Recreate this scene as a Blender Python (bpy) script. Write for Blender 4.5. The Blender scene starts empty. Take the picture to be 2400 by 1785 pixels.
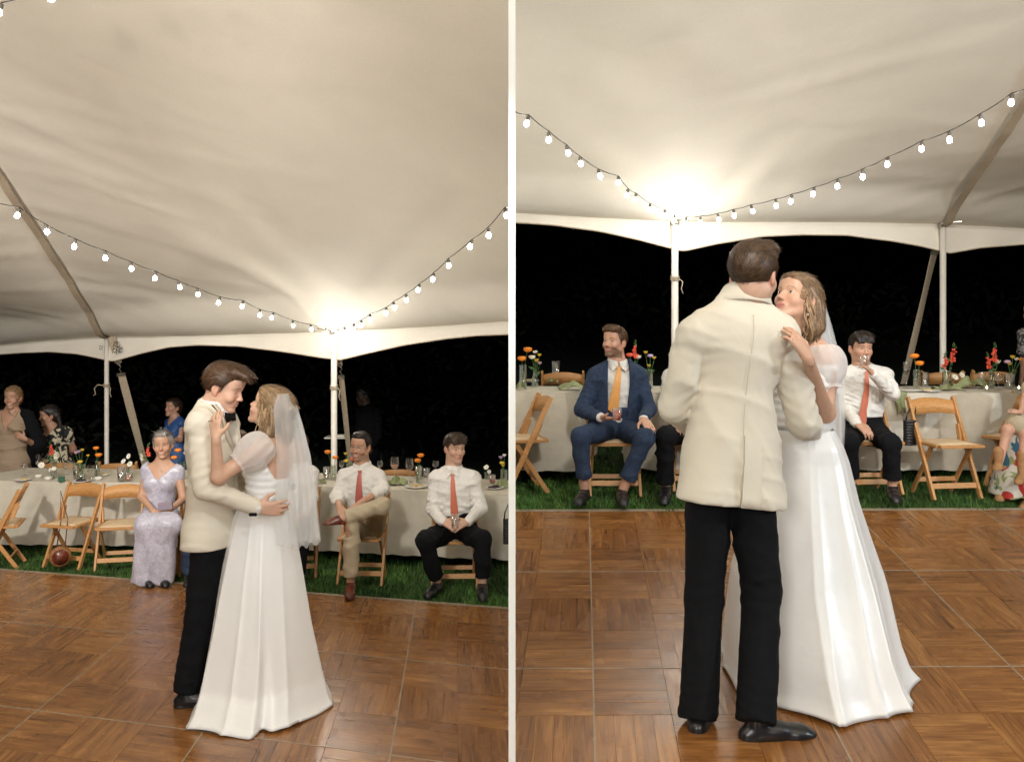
import bpy, math, random
import numpy as np
from mathutils import Vector, Matrix
random.seed(7); RNG = np.random.default_rng(7)
SC = bpy.context.scene
COL = SC.collection

# ------------------------------------------------------------------ camera, world, light, exposure
F, CX, YH, HC = 2160.0, 1200.0, 745.0, 1.75        # focal length and horizon in photo pixels, eye height
cam = bpy.data.objects.new('camera', bpy.data.cameras.new('camera')); COL.objects.link(cam)
cam.data.sensor_width = 36.0; cam.data.lens = 36.0 * F / 2400.0
cam.data.shift_y = -(892.5 - YH) / 2400.0
cam.data.clip_end = 400.0; cam.data.clip_start = 0.05
cam.location = (0, 0, HC); cam.rotation_euler = (math.radians(90), 0, 0)
SC.camera = cam
world = bpy.data.worlds.new('World'); SC.world = world; world.use_nodes = True
wn = world.node_tree.nodes; bg = wn['Background']
sky = wn.new('ShaderNodeTexSky'); sky.sky_type = 'NISHITA'; sky.sun_disc = False
sky.sun_elevation = math.radians(-9); sky.sun_rotation = math.radians(200)
world.node_tree.links.new(sky.outputs[0], bg.inputs[0]); bg.inputs[1].default_value = 0.03
SC.view_settings.view_transform = 'Standard'; SC.view_settings.look = 'None'
SC.view_settings.gamma = 1.0; SC.view_settings.use_curve_mapping = False
SC.view_settings.exposure = 0.16
SC.render.engine = 'CYCLES'
SC.cycles.max_bounces = 6; SC.cycles.diffuse_bounces = 4; SC.cycles.transparent_max_bounces = 16
SC.cycles.use_denoising = True; SC.cycles.sample_clamp_indirect = 4.0
SC.cycles.caustics_reflective = False; SC.cycles.caustics_refractive = False

def lamp(name, kind, loc, target, energy, col, size=0.3, spot=None, blend=0.5):
    l = bpy.data.lights.new(name, kind); l.energy = energy; l.color = col
    if kind == 'AREA': l.shape = 'DISK'; l.size = size
    else: l.shadow_soft_size = size
    if spot: l.spot_size = math.radians(spot); l.spot_blend = blend
    o = bpy.data.objects.new(name, l); COL.objects.link(o); o.location = loc
    o.rotation_euler = (Vector(target) - Vector(loc)).to_track_quat('-Z', 'Y').to_euler()
    return o
WARM = (1.0, 0.915, 0.80); SOFT = (1.0, 0.955, 0.89); COOL = (0.78, 0.90, 1.0)
lamp('bounce_flash_a', 'SPOT', (-3.4, -2.6, 2.2), (-4.1, 2.4, 7.4), 1750, WARM, 0.5, 104, .25)
lamp('bounce_flash_b', 'SPOT', (3.1, -2.6, 2.6), (3.4, 2.4, 8.0), 1150, WARM, 0.5, 104, .25)
lamp('soft_fill_a', 'AREA', (-2.3, -3.4, 3.1), (-2.4, 6.5, 0.4), 190, SOFT, 2.4)  # two added soft fills behind the camera, no such lamps in the tent
lamp('soft_fill_b', 'AREA', (2.6, -3.4, 3.2), (2.4, 6.5, 0.8), 135, SOFT, 2.4)
lamp('flash_a', 'SPOT', (-0.10, 2.2, 2.57), (-1.9, 6.0, 0.6), 62, COOL, 0.05, 75)
lamp('flash_b', 'SPOT', (6.2, 1.6, 2.9), (1.8, 5.0, 0.9), 430, COOL, 0.05, 75)
for k, (x, tx) in enumerate(((-3.9, -4.7), (-1.5, -1.6))): lamp('guest_fill_a%d' % k, 'SPOT', (x, 1.2, 4.0), (tx, 9.0, 0.5), (1100, 600)[k], SOFT, 0.25, (46, 38)[k], .7)  # added spots to brighten the far guests; no lamps hang on the frame
for k, (x, tx) in enumerate(((1.2, 1.2), (3.6, 4.0))): lamp('guest_fill_b%d' % k, 'SPOT', (x, 0.6, 4.4), (tx, 7.2, 1.1), 520, SOFT, 0.25, 40, .7)  # same added guest fill for the other bay
lamp('pole_glow_a', 'POINT', (-1.72, 8.55, 1.42), (0, 0, 0), 5, (1, .97, .92), 0.05)  # added point sources for the glow at the pole tops, no lamp there
lamp('pole_glow_b', 'POINT', (1.38, 7.20, 2.42), (0, 0, 0), 5, (1, .97, .92), 0.05)

# ------------------------------------------------------------------ helpers
KL, KR = (YH - 853.0) / F, (YH - 584.0) / F         # the lawn falls gently on one side and rises on the other
def ground(x, y): return (KL if x < 0 else KR) * y
def W(px, py, d): return np.array([(px - CX) * d / F, d, HC - (py - YH) * d / F])
def V3(*a): return np.array(a, float)
def unit(v): v = np.asarray(v, float); return v / max(1e-9, np.linalg.norm(v))

def tag(o, label=None, cat=None, group=None, kind=None):
    if label: o['label'] = label
    if cat: o['category'] = cat
    if group: o['group'] = group
    if kind: o['kind'] = kind
    return o
def empty(name, loc, label=None, cat=None, group=None, rz=0):
    o = bpy.data.objects.new(name, None); COL.objects.link(o); o.location = loc; o.rotation_euler = (0, 0, rz)
    o.empty_display_size = .1
    return tag(o, label, cat, group)
def mesh_np(name, V, Fq, mat, parent=None, smooth=True, col=None, base=None, uv=None, mats=None, midx=None):
    """V n x 3, Fq list/array of faces (all of one size) or a list of mixed faces"""
    V = np.asarray(V, float)
    if base is not None: V = V - np.asarray(base, float)
    me = bpy.data.meshes.new(name)
    if isinstance(Fq, np.ndarray):
        n, k = Fq.shape
        me.vertices.add(len(V)); me.vertices.foreach_set('co', V.astype(np.float32).ravel())
        me.loops.add(n * k); me.loops.foreach_set('vertex_index', Fq.astype(np.int32).ravel())
        me.polygons.add(n); me.polygons.foreach_set('loop_start', np.arange(0, n * k, k, dtype=np.int32))
        me.update(calc_edges=True)
    else:
        me.from_pydata([tuple(v) for v in V], [], [tuple(int(i) for i in f) for f in Fq]); me.update()
    if smooth: me.polygons.foreach_set('use_smooth', np.ones(len(me.polygons), bool))
    for m in (mats or [mat]): me.materials.append(m)
    if midx is not None: me.polygons.foreach_set('material_index', np.asarray(midx, np.int32))
    if col is not None:
        a = me.color_attributes.new('Col', 'FLOAT_COLOR', 'POINT')
        c = np.ones((len(V), 4), np.float32); c[:, :3] = col; a.data.foreach_set('color', c.ravel())
    if uv is not None:
        l = me.uv_layers.new(name='UVMap'); li = np.empty(len(me.loops), np.int32)
        me.loops.foreach_get('vertex_index', li); l.data.foreach_set('uv', np.asarray(uv, np.float32)[li].ravel())
    o = bpy.data.objects.new(name, me); COL.objects.link(o)
    if parent is not None: o.parent = parent
    return o
class MB:
    """collects simple shapes into one mesh"""
    def __init__(s): s.v = []; s.f = []; s.n = 0
    def add(s, V, Fs):
        V = np.asarray(V, float); s.v.append(V); s.f += [tuple(int(i) + s.n for i in f) for f in Fs]; s.n += len(V)
    def box(s, c, size, R=None, taper=1.0):
        hx, hy, hz = np.array(size) / 2
        P = np.array([(x * hx * (taper if z > 0 else 1), y * hy * (taper if z > 0 else 1), z * hz) for x in (-1, 1) for y in (-1, 1) for z in (-1, 1)])
        if R is not None: P = P @ np.array(R).T
        s.add(P + np.array(c), [(0, 1, 3, 2), (4, 6, 7, 5), (0, 4, 5, 1), (2, 3, 7, 6), (0, 2, 6, 4), (1, 5, 7, 3)])
    def bar(s, a, b, w, t, side=(1, 0, 0)):
        a = np.array(a, float); b = np.array(b, float); z = unit(b - a); x = unit(np.array(side) - z * np.dot(side, z)); y = np.cross(z, x)
        s.box((a + b) / 2, (w, t, np.linalg.norm(b - a)), np.stack([x, y, z], 1))
    def tube(s, pts, r, n=8, closed=False, flat=None):
        pts = np.asarray(pts, float); m = len(pts); r = np.broadcast_to(np.asarray(r, float), (m,))
        T = np.gradient(pts, axis=0); T /= np.maximum(1e-9, np.linalg.norm(T, axis=1))[:, None]
        ref = V3(0, 0, 1) if abs(T[0, 2]) < .8 else V3(1, 0, 0)
        vs = []
        for i in range(m):
            x = unit(np.cross(ref, T[i])); y = np.cross(T[i], x); ref = np.cross(T[i], x) if abs(T[i] @ V3(0, 0, 1)) >= .8 or abs(T[0, 2]) >= .8 else V3(0, 0, 1)
            if abs(T[0, 2]) >= .8: ref = y
            for k in range(n):
                a = 2 * math.pi * k / n
                vs.append(pts[i] + r[i] * (math.cos(a) * x * (flat or 1) + math.sin(a) * y))
        fs = [(i * n + k, i * n + (k + 1) % n, (i + 1) * n + (k + 1) % n, (i + 1) * n + k) for i in range(m - 1) for k in range(n)]
        fs += [tuple(range(n))[::-1], tuple((m - 1) * n + k for k in range(n))]
        s.add(vs, fs)
    def lathe(s, prof, n=20, c=(0, 0, 0), R=None, cap=True):
        vs = []; m = len(prof)
        for (r, z) in prof:
            for k in range(n): a = 2 * math.pi * k / n; vs.append((r * math.cos(a), r * math.sin(a), z))
        vs = np.array(vs)
        if R is not None: vs = vs @ np.array(R).T
        fs = [(i * n + k, i * n + (k + 1) % n, (i + 1) * n + (k + 1) % n, (i + 1) * n + k) for i in range(m - 1) for k in range(n)]
        if cap: fs += [tuple(range(n))[::-1], tuple((m - 1) * n + k for k in range(n))]
        s.add(vs + np.array(c), fs)
    def build(s, name, mat, parent=None, smooth=False, base=None, bevel=0, col=None):
        V = np.concatenate(s.v)
        o = mesh_np(name, V, s.f, mat, parent, smooth, base=base, col=col)
        if bevel:
            m = o.modifiers.new('bevel', 'BEVEL'); m.width = bevel; m.segments = 2; m.limit_method = 'ANGLE'
        return o
def grid_faces(nu, nv, wrap=False):
    i, j = np.meshgrid(np.arange(nu - 1), np.arange(nv if wrap else nv - 1), indexing='ij')
    j2 = (j + 1) % nv
    return np.stack([i * nv + j, i * nv + j2, (i + 1) * nv + j2, (i + 1) * nv + j], -1).reshape(-1, 4)
def copy_tree(o, parent=None):
    c = o.copy(); COL.objects.link(c); c.parent = parent
    for ch in [x for x in o.children]: copy_tree(ch, c)
    return c

# ------------------------------------------------------------------ materials
def pm(name, col=(.5, .5, .5), rough=.6, noise=None, bump=None, metal=0, sheen=0, attr=False, alpha=1, spec=.5, sss=0,
       emit=None, wave=None, coat=0, noise2=None, stretch=None, weave=None, rand=0, trans=0, uv=False):
    m = bpy.data.materials.new(name); m.use_nodes = True; t = m.node_tree; N = t.nodes; L = t.links
    b = N['Principled BSDF']; b.inputs['Roughness'].default_value = rough; b.inputs['Metallic'].default_value = metal
    b.inputs['Base Color'].default_value = (*col, 1); b.inputs['Specular IOR Level'].default_value = spec
    b.inputs['Alpha'].default_value = alpha
    if sheen: b.inputs['Sheen Weight'].default_value = sheen; b.inputs['Sheen Roughness'].default_value = .4
    if coat: b.inputs['Coat Weight'].default_value = coat; b.inputs['Coat Roughness'].default_value = .15
    if sss:
        b.inputs['Subsurface Weight'].default_value = sss; b.inputs['Subsurface Radius'].default_value = (.012, .004, .002); b.inputs['Subsurface Scale'].default_value = 1
    if trans: b.inputs['Transmission Weight'].default_value = trans
    if emit: b.inputs['Emission Color'].default_value = (*emit[0], 1); b.inputs['Emission Strength'].default_value = emit[1]
    tc = N.new('ShaderNodeTexCoord'); src = tc.outputs['UV' if uv else 'Object']
    if stretch:
        mp = N.new('ShaderNodeMapping'); mp.inputs['Scale'].default_value = stretch; L.new(src, mp.inputs[0]); src = mp.outputs[0]
    if rand and uv:
        oi = N.new('ShaderNodeObjectInfo'); ml = N.new('ShaderNodeVectorMath'); ml.operation = 'SCALE'; L.new(oi.outputs['Random'], ml.inputs['Scale'])
        ml.inputs[0].default_value = (37, 91, 53); ad = N.new('ShaderNodeVectorMath'); L.new(src, ad.inputs[0]); L.new(ml.outputs[0], ad.inputs[1]); src = ad.outputs[0]
    cur = None
    if attr:
        a = N.new('ShaderNodeAttribute'); a.attribute_name = 'Col'; cur = a.outputs['Color']
    def mul(sock, cur, lo, hi):
        r = N.new('ShaderNodeMapRange'); r.inputs['To Min'].default_value = lo; r.inputs['To Max'].default_value = hi
        r.inputs['From Min'].default_value = .3; r.inputs['From Max'].default_value = .7; L.new(sock, r.inputs[0])
        v = N.new('ShaderNodeVectorMath'); v.operation = 'SCALE'
        if cur is None: v.inputs[0].default_value = col
        else: L.new(cur, v.inputs[0])
        L.new(r.outputs[0], v.inputs['Scale']); return v.outputs[0]
    for nz in (noise, noise2):
        if nz:
            n = N.new('ShaderNodeTexNoise'); n.inputs['Scale'].default_value = nz[0]; n.inputs['Detail'].default_value = 4
            if len(nz) > 2: n.inputs['Distortion'].default_value = nz[2]
            L.new(src, n.inputs['Vector']); cur = mul(n.outputs['Fac'], cur, 1 - nz[1], 1 + nz[1])
    if rand:
        oi = N.new('ShaderNodeObjectInfo'); r = N.new('ShaderNodeMapRange'); r.inputs['To Min'].default_value = 1 - rand; r.inputs['To Max'].default_value = 1 + rand
        L.new(oi.outputs['Random'], r.inputs[0]); v = N.new('ShaderNodeVectorMath'); v.operation = 'SCALE'
        if cur is None: v.inputs[0].default_value = col
        else: L.new(cur, v.inputs[0])
        L.new(r.outputs[0], v.inputs['Scale']); cur = v.outputs[0]
    if cur is not None: L.new(cur, b.inputs['Base Color'])
    last = None
    for bp in (bump if isinstance(bump, list) else [bump] if bump else []):
        n = N.new('ShaderNodeTexNoise'); n.inputs['Scale'].default_value = bp[0]; n.inputs['Detail'].default_value = 3
        s2 = tc.outputs['UV' if uv else 'Object']
        if len(bp) > 3:
            mp = N.new('ShaderNodeMapping'); mp.inputs['Scale'].default_value = bp[3]; L.new(s2, mp.inputs[0]); s2 = mp.outputs[0]
        L.new(s2, n.inputs['Vector'])
        k = N.new('ShaderNodeBump'); k.inputs['Strength'].default_value = bp[1]; k.inputs['Distance'].default_value = bp[2]
        L.new(n.outputs['Fac'], k.inputs['Height'])
        if last: L.new(last, k.inputs['Normal'])
        last = k.outputs[0]
    if last: L.new(last, b.inputs['Normal'])
    m['p'] = 1
    return m
def glass_mat(name, tint=(1, 1, 1), clear=.88):
    m = bpy.data.materials.new(name); m.use_nodes = True; t = m.node_tree; N = t.nodes; L = t.links; N.clear()
    out = N.new('ShaderNodeOutputMaterial'); tr = N.new('ShaderNodeBsdfTransparent'); tr.inputs[0].default_value = (*[c * .97 for c in tint], 1)
    gl = N.new('ShaderNodeBsdfGlossy'); gl.inputs['Roughness'].default_value = .04; gl.inputs['Color'].default_value = (1, 1, 1, 1)
    lw = N.new('ShaderNodeLayerWeight'); lw.inputs[0].default_value = .35
    mr = N.new('ShaderNodeMapRange'); mr.inputs['To Min'].default_value = 1 - clear; mr.inputs['To Max'].default_value = .85
    mx = N.new('ShaderNodeMixShader'); L.new(lw.outputs['Facing'], mr.inputs[0]); L.new(mr.outputs[0], mx.inputs[0]); L.new(tr.outputs[0], mx.inputs[1]); L.new(gl.outputs[0], mx.inputs[2])
    L.new(mx.outputs[0], out.inputs[0]); return m
def tulle_mat(name, col, op):
    m = bpy.data.materials.new(name); m.use_nodes = True; t = m.node_tree; N = t.nodes; L = t.links; N.clear()
    out = N.new('ShaderNodeOutputMaterial'); tr = N.new('ShaderNodeBsdfTransparent')
    df = N.new('ShaderNodeBsdfDiffuse'); df.inputs[0].default_value = (*col, 1); tl = N.new('ShaderNodeBsdfTranslucent'); tl.inputs[0].default_value = (*col, 1)
    a = N.new('ShaderNodeMixShader'); a.inputs[0].default_value = .3; L.new(df.outputs[0], a.inputs[1]); L.new(tl.outputs[0], a.inputs[2])
    lw = N.new('ShaderNodeLayerWeight'); lw.inputs[0].default_value = .3
    mr = N.new('ShaderNodeMapRange'); mr.inputs['To Min'].default_value = op; mr.inputs['To Max'].default_value = min(1, op + .45); L.new(lw.outputs['Facing'], mr.inputs[0])
    mx = N.new('ShaderNodeMixShader'); L.new(mr.outputs[0], mx.inputs[0]); L.new(tr.outputs[0], mx.inputs[1]); L.new(a.outputs[0], mx.inputs[2])
    L.new(mx.outputs[0], out.inputs[0]); return m
M = {}
M['skin'] = pm('skin', (.6, .4, .3), .5, attr=True, noise=(40, .06), bump=(300, .08, .001), sss=.12)
M['hair'] = pm('hair', (.1, .05, .03), .42, attr=True, noise=(60, .25), spec=.4)
M['ivory'] = pm('ivory_wool', (.70, .645, .54), .85, noise=(6, .03), bump=[(500, .2, .001), (11, .3, .010)])
M['blackcloth'] = pm('black_wool', (.0045, .005, .0065), .9, noise=(9, .2), bump=[(400, .2, .001), (12, .6, .018)], spec=.2)
M['navy'] = pm('navy_plaid_wool', (.028, .045, .085), .85, noise=(60, .25), bump=[(300, .3, .001), (13, .7, .016)], spec=.25)
M['shirt'] = pm('white_shirt_cotton', (.74, .72, .68), .8, noise=(4, .03), bump=[(11, 1, .025), (28, .5, .008)])
M['khaki'] = pm('khaki_cotton', (.45, .38, .26), .85, noise=(12, .08), bump=[(10, .7, .014)])
M['satin'] = pm('white_satin', (.85, .85, .84), .36, noise=(3, .03), bump=[(5, .5, .015), (600, .1, .0005)], sheen=.4, spec=.6)
M['tulle'] = tulle_mat('white_tulle', (.88, .89, .90), .33)
M['organza'] = tulle_mat('organza', (.88, .86, .85), .56)
M['blackshoe'] = pm('black_leather', (.012, .012, .014), .28, bump=(60, .1, .002), spec=.6)
M['brownshoe'] = pm('oxblood_leather', (.13, .03, .015), .25, noise=(20, .4), spec=.6)
M['tanboot'] = pm('tan_suede', (.36, .19, .08), .8, noise=(20, .2))
M['lav'] = pm('lavender_brocade', (.46, .445, .53), .34, noise=(30, .20, 1.5), noise2=(9, .12, 1), bump=[(8, .6, .015), (45, .5, .004)], spec=.6, sheen=.3)
M['tan'] = pm('tan_jersey', (.34, .25, .17), .7, noise=(120, .12), bump=[(6, .9, .03, (1, 1, 3))])
M['blue'] = pm('blue_satin', (.03, .09, .26), .55, noise=(8, .15), bump=(7, .6, .02))
M['orange_tie'] = pm('orange_silk', (.75, .36, .10), .5, noise=(80, .08), bump=(500, .2, .001))
M['salmon'] = pm('salmon_silk', (.56, .16, .09), .55, bump=(500, .2, .001))
M['wood'] = pm('varnished_beech', (.50, .25, .085), .5, stretch=(3, 3, 26), noise=(7, .22, .8), bump=(30, .1, .002), rand=.08)
M['pad'] = pm('cream_vinyl', (.62, .47, .29), .55, noise=(30, .05), bump=(80, .15, .001))
M['linen'] = pm('linen_cloth', (.60, .555, .46), .9, noise=(14, .06), noise2=(220, .10), bump=[(300, .4, .001), (3, .35, .02)])
M['canvas'] = pm('tent_vinyl', (.80, .755, .66), .62, noise=(1.6, .03, 1), noise2=(60, .02), bump=[(3.0, .22, .03, (1, 1, 1)), (200, .1, .001)], spec=.35)
M['web'] = pm('beige_webbing', (.44, .36, .26), .85, noise=(90, .2), bump=(250, .4, .002))
M['polemetal'] = pm('white_painted_steel', (.74, .70, .63), .42, noise=(14, .05), spec=.5)
M['steel'] = pm('zinc_steel', (.45, .42, .36), .35, metal=.9, noise=(40, .2))
M['edge'] = pm('aluminium_edge', (.36, .30, .22), .5, metal=.2, noise=(30, .15))
M['wire'] = pm('dark_cable', (.03, .028, .025), .6)
M['socket'] = pm('bulb_socket', (.10, .09, .075), .5)
M['bulb'] = pm('lit_bulb', (1, 1, 1), .3, emit=((1, .93, .82), 110))
M['soil'] = pm('lawn_soil', (.012, .028, .009), .95, noise=(9, .4), bump=(30, .6, .03))
M['grass'] = pm('grass_blade', (.03, .09, .02), .7, attr=True, spec=.3)
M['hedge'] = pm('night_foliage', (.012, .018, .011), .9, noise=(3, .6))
M['white'] = pm('partition_paint', (.92, .92, .88), .7)
M['glass'] = glass_mat('clear_glass')
M['vaseg'] = glass_mat('vase_glass', (.86, .92, .84), .80)
M['wat'] = glass_mat('water', (.9, .93, .88), .8)
M['rose'] = pm('rose_wine', (.75, .35, .22), .1, alpha=.7)
M['redwine'] = pm('red_wine', (.03, .004, .006), .1)
M['cocktail'] = pm('red_cocktail', (.50, .07, .02), .2, alpha=.85)
M['ceramic'] = pm('white_ceramic', (.75, .72, .66), .3, noise=(10, .03))
M['cake'] = pm('cake_crumb', (.55, .42, .22), .9, noise=(60, .4), bump=(90, .6, .006))
M['darkfood'] = pm('dark_berry', (.03, .015, .02), .5)
M['napkin'] = pm('sage_linen', (.27, .30, .15), .9, noise=(20, .1), bump=[(40, .3, .004)])
M['stem'] = pm('flower_stem', (.07, .15, .04), .7, noise=(30, .2))
M['flame'] = pm('tealight_flame', (1, .8, .5), .5, emit=((1, .72, .35), 30))
for k, c in dict(orange=(.90, .27, .02), coral=(.85, .13, .07), cream=(.80, .76, .62), petal=(.82, .80, .74), yellow=(.75, .55, .06), pink=(.66, .42, .52), lilac=(.48, .38, .58), leaf=(.05, .12, .035)).items():
    M[k] = pm(k + '_petal', c, .65, noise=(60, .15), bump=(60, .4, .004))

# wood of the dance floor: grain runs along U
def floor_mat():
    m = pm('parquet_wood', (.20, .075, .024), .33, uv=True, rand=.14, noise=None, spec=.5)
    t = m.node_tree; N = t.nodes; L = t.links; b = N['Principled BSDF']
    tc = N.new('ShaderNodeTexCoord'); oi = N.new('ShaderNodeObjectInfo'); sc = N.new('ShaderNodeVectorMath'); sc.operation = 'SCALE'
    sc.inputs[0].default_value = (37.3, 91.7, 53.1); L.new(oi.outputs['Random'], sc.inputs['Scale'])
    ad = N.new('ShaderNodeVectorMath'); L.new(tc.outputs['UV'], ad.inputs[0]); L.new(sc.outputs[0], ad.inputs[1])
    def nz(s, d, scale, dist):
        mp = N.new('ShaderNodeMapping'); mp.inputs['Scale'].default_value = s; L.new(ad.outputs[0], mp.inputs[0])
        n = N.new('ShaderNodeTexNoise'); n.inputs['Scale'].default_value = scale; n.inputs['Detail'].default_value = d; n.inputs['Distortion'].default_value = dist
        L.new(mp.outputs[0], n.inputs['Vector']); return n.outputs['Fac']
    g1 = nz((1.2, 14, 1), 5, 3.0, 1.2); g2 = nz((2, 60, 1), 3, 3.0, .3); g3 = nz((1, 2.5, 1), 2, 3.0, .5)
    def mathn(op, a, b_):
        n = N.new('ShaderNodeMath'); n.operation = op
        for i, s in enumerate((a, b_)):
            if isinstance(s, (int, float)): n.inputs[i].default_value = s
            else: L.new(s, n.inputs[i])
        return n.outputs[0]
    s = mathn('ADD', mathn('MULTIPLY', g1, .5), mathn('ADD', mathn('MULTIPLY', g2, .25), mathn('MULTIPLY', g3, .25)))
    a = N.new('ShaderNodeAttribute'); a.attribute_name = 'tone'
    s = mathn('ADD', s, mathn('MULTIPLY', mathn('SUBTRACT', a.outputs['Fac'], .5), .05))
    s = mathn('ADD', s, mathn('MULTIPLY', mathn('SUBTRACT', oi.outputs['Random'], .5), .07))
    cr = N.new('ShaderNodeValToRGB'); L.new(s, cr.inputs[0]); e = cr.color_ramp.elements
    e[0].position = .30; e[0].color = (.085, .030, .008, 1); e[1].position = .72; e[1].color = (.47, .23, .072, 1)
    e2 = cr.color_ramp.elements.new(.5); e2.color = (.245, .100, .027, 1)
    L.new(cr.outputs[0], b.inputs['Base Color'])
    gl = N.new('ShaderNodeTexNoise'); gl.inputs['Scale'].default_value = 5; L.new(tc.outputs['UV'], gl.inputs['Vector'])
    mr = N.new('ShaderNodeMapRange'); mr.inputs['To Min'].default_value = .17; mr.inputs['To Max'].default_value = .36; L.new(gl.outputs['Fac'], mr.inputs[0]); L.new(mr.outputs[0], b.inputs['Roughness'])
    bu = N.new('ShaderNodeBump'); bu.inputs['Strength'].default_value = .15; bu.inputs['Distance'].default_value = .002; L.new(g2, bu.inputs['Height']); L.new(bu.outputs[0], b.inputs['Normal'])
    return m
M['parquet'] = floor_mat()

# two-colour prints
def print_mat(name, base, spots, rough=.75, scale=14, thr=.52, dist=1.5):
    m = pm(name, base, rough, bump=(8, .6, .02)); t = m.node_tree; N = t.nodes; L = t.links; b = N['Principled BSDF']
    tc = N.new('ShaderNodeTexCoord'); cur = None
    for i, c in enumerate(spots):
        mp = N.new('ShaderNodeMapping'); mp.inputs['Location'].default_value = (i * 7.3, i * 3.1, i * 5.7); L.new(tc.outputs['Object'], mp.inputs[0])
        n = N.new('ShaderNodeTexNoise'); n.inputs['Scale'].default_value = scale; n.inputs['Detail'].default_value = 1.5; n.inputs['Distortion'].default_value = dist; L.new(mp.outputs[0], n.inputs['Vector'])
        cr = N.new('ShaderNodeValToRGB'); cr.color_ramp.interpolation = 'LINEAR'; e = cr.color_ramp.elements; e[0].position = thr; e[1].position = thr + .015; L.new(n.outputs['Fac'], cr.inputs[0])
        mx = N.new('ShaderNodeMix'); mx.data_type = 'RGBA'; L.new(cr.outputs[0], mx.inputs[0])
        if cur is None: mx.inputs[6].default_value = (*base, 1)
        else: L.new(cur, mx.inputs[6])
        mx.inputs[7].default_value = (*c, 1); cur = mx.outputs[2]
    L.new(cur, b.inputs['Base Color']); return m
M['floral_black'] = print_mat('black_cream_floral', (.008, .008, .01), [(.52, .46, .33)], scale=13, thr=.51)
M['floral_multi'] = print_mat('white_red_green_floral', (.62, .60, .52), [(.45, .03, .02), (.28, .32, .14), (.03, .12, .2)], scale=7, thr=.58)
M['pattern_shirt'] = print_mat('grey_pattern_cotton', (.05, .05, .05), [(.35, .33, .30)], scale=25, thr=.5)
def stripe_mat():
    m = pm('striped_silk', (.45, .04, .03), .5); t = m.node_tree; N = t.nodes; L = t.links; b = N['Principled BSDF']
    tc = N.new('ShaderNodeTexCoord'); mp = N.new('ShaderNodeMapping'); mp.inputs['Rotation'].default_value = (0, 0, math.radians(-38)); L.new(tc.outputs['UV'], mp.inputs[0])
    sx = N.new('ShaderNodeSeparateXYZ'); L.new(mp.outputs[0], sx.inputs[0])
    mu = N.new('ShaderNodeMath'); mu.operation = 'MULTIPLY'; mu.inputs[1].default_value = 19; L.new(sx.outputs['Y'], mu.inputs[0])
    fr = N.new('ShaderNodeMath'); fr.operation = 'FRACT'; L.new(mu.outputs[0], fr.inputs[0])
    cr = N.new('ShaderNodeValToRGB'); cr.color_ramp.interpolation = 'CONSTANT'; L.new(fr.outputs[0], cr.inputs[0]); e = cr.color_ramp.elements
    e[0].color = (.40, .02, .03, 1); e[1].position = .42; e[1].color = (.75, .35, .10, 1)
    for p, c in ((.52, (.50, .05, .04)), (.70, (.72, .55, .50)), (.82, (.25, .015, .02))):
        x = cr.color_ramp.elements.new(p); x.color = (*c, 1)
    L.new(cr.outputs[0], b.inputs['Base Color']); return m
M['stripe_tie'] = stripe_mat()

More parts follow.
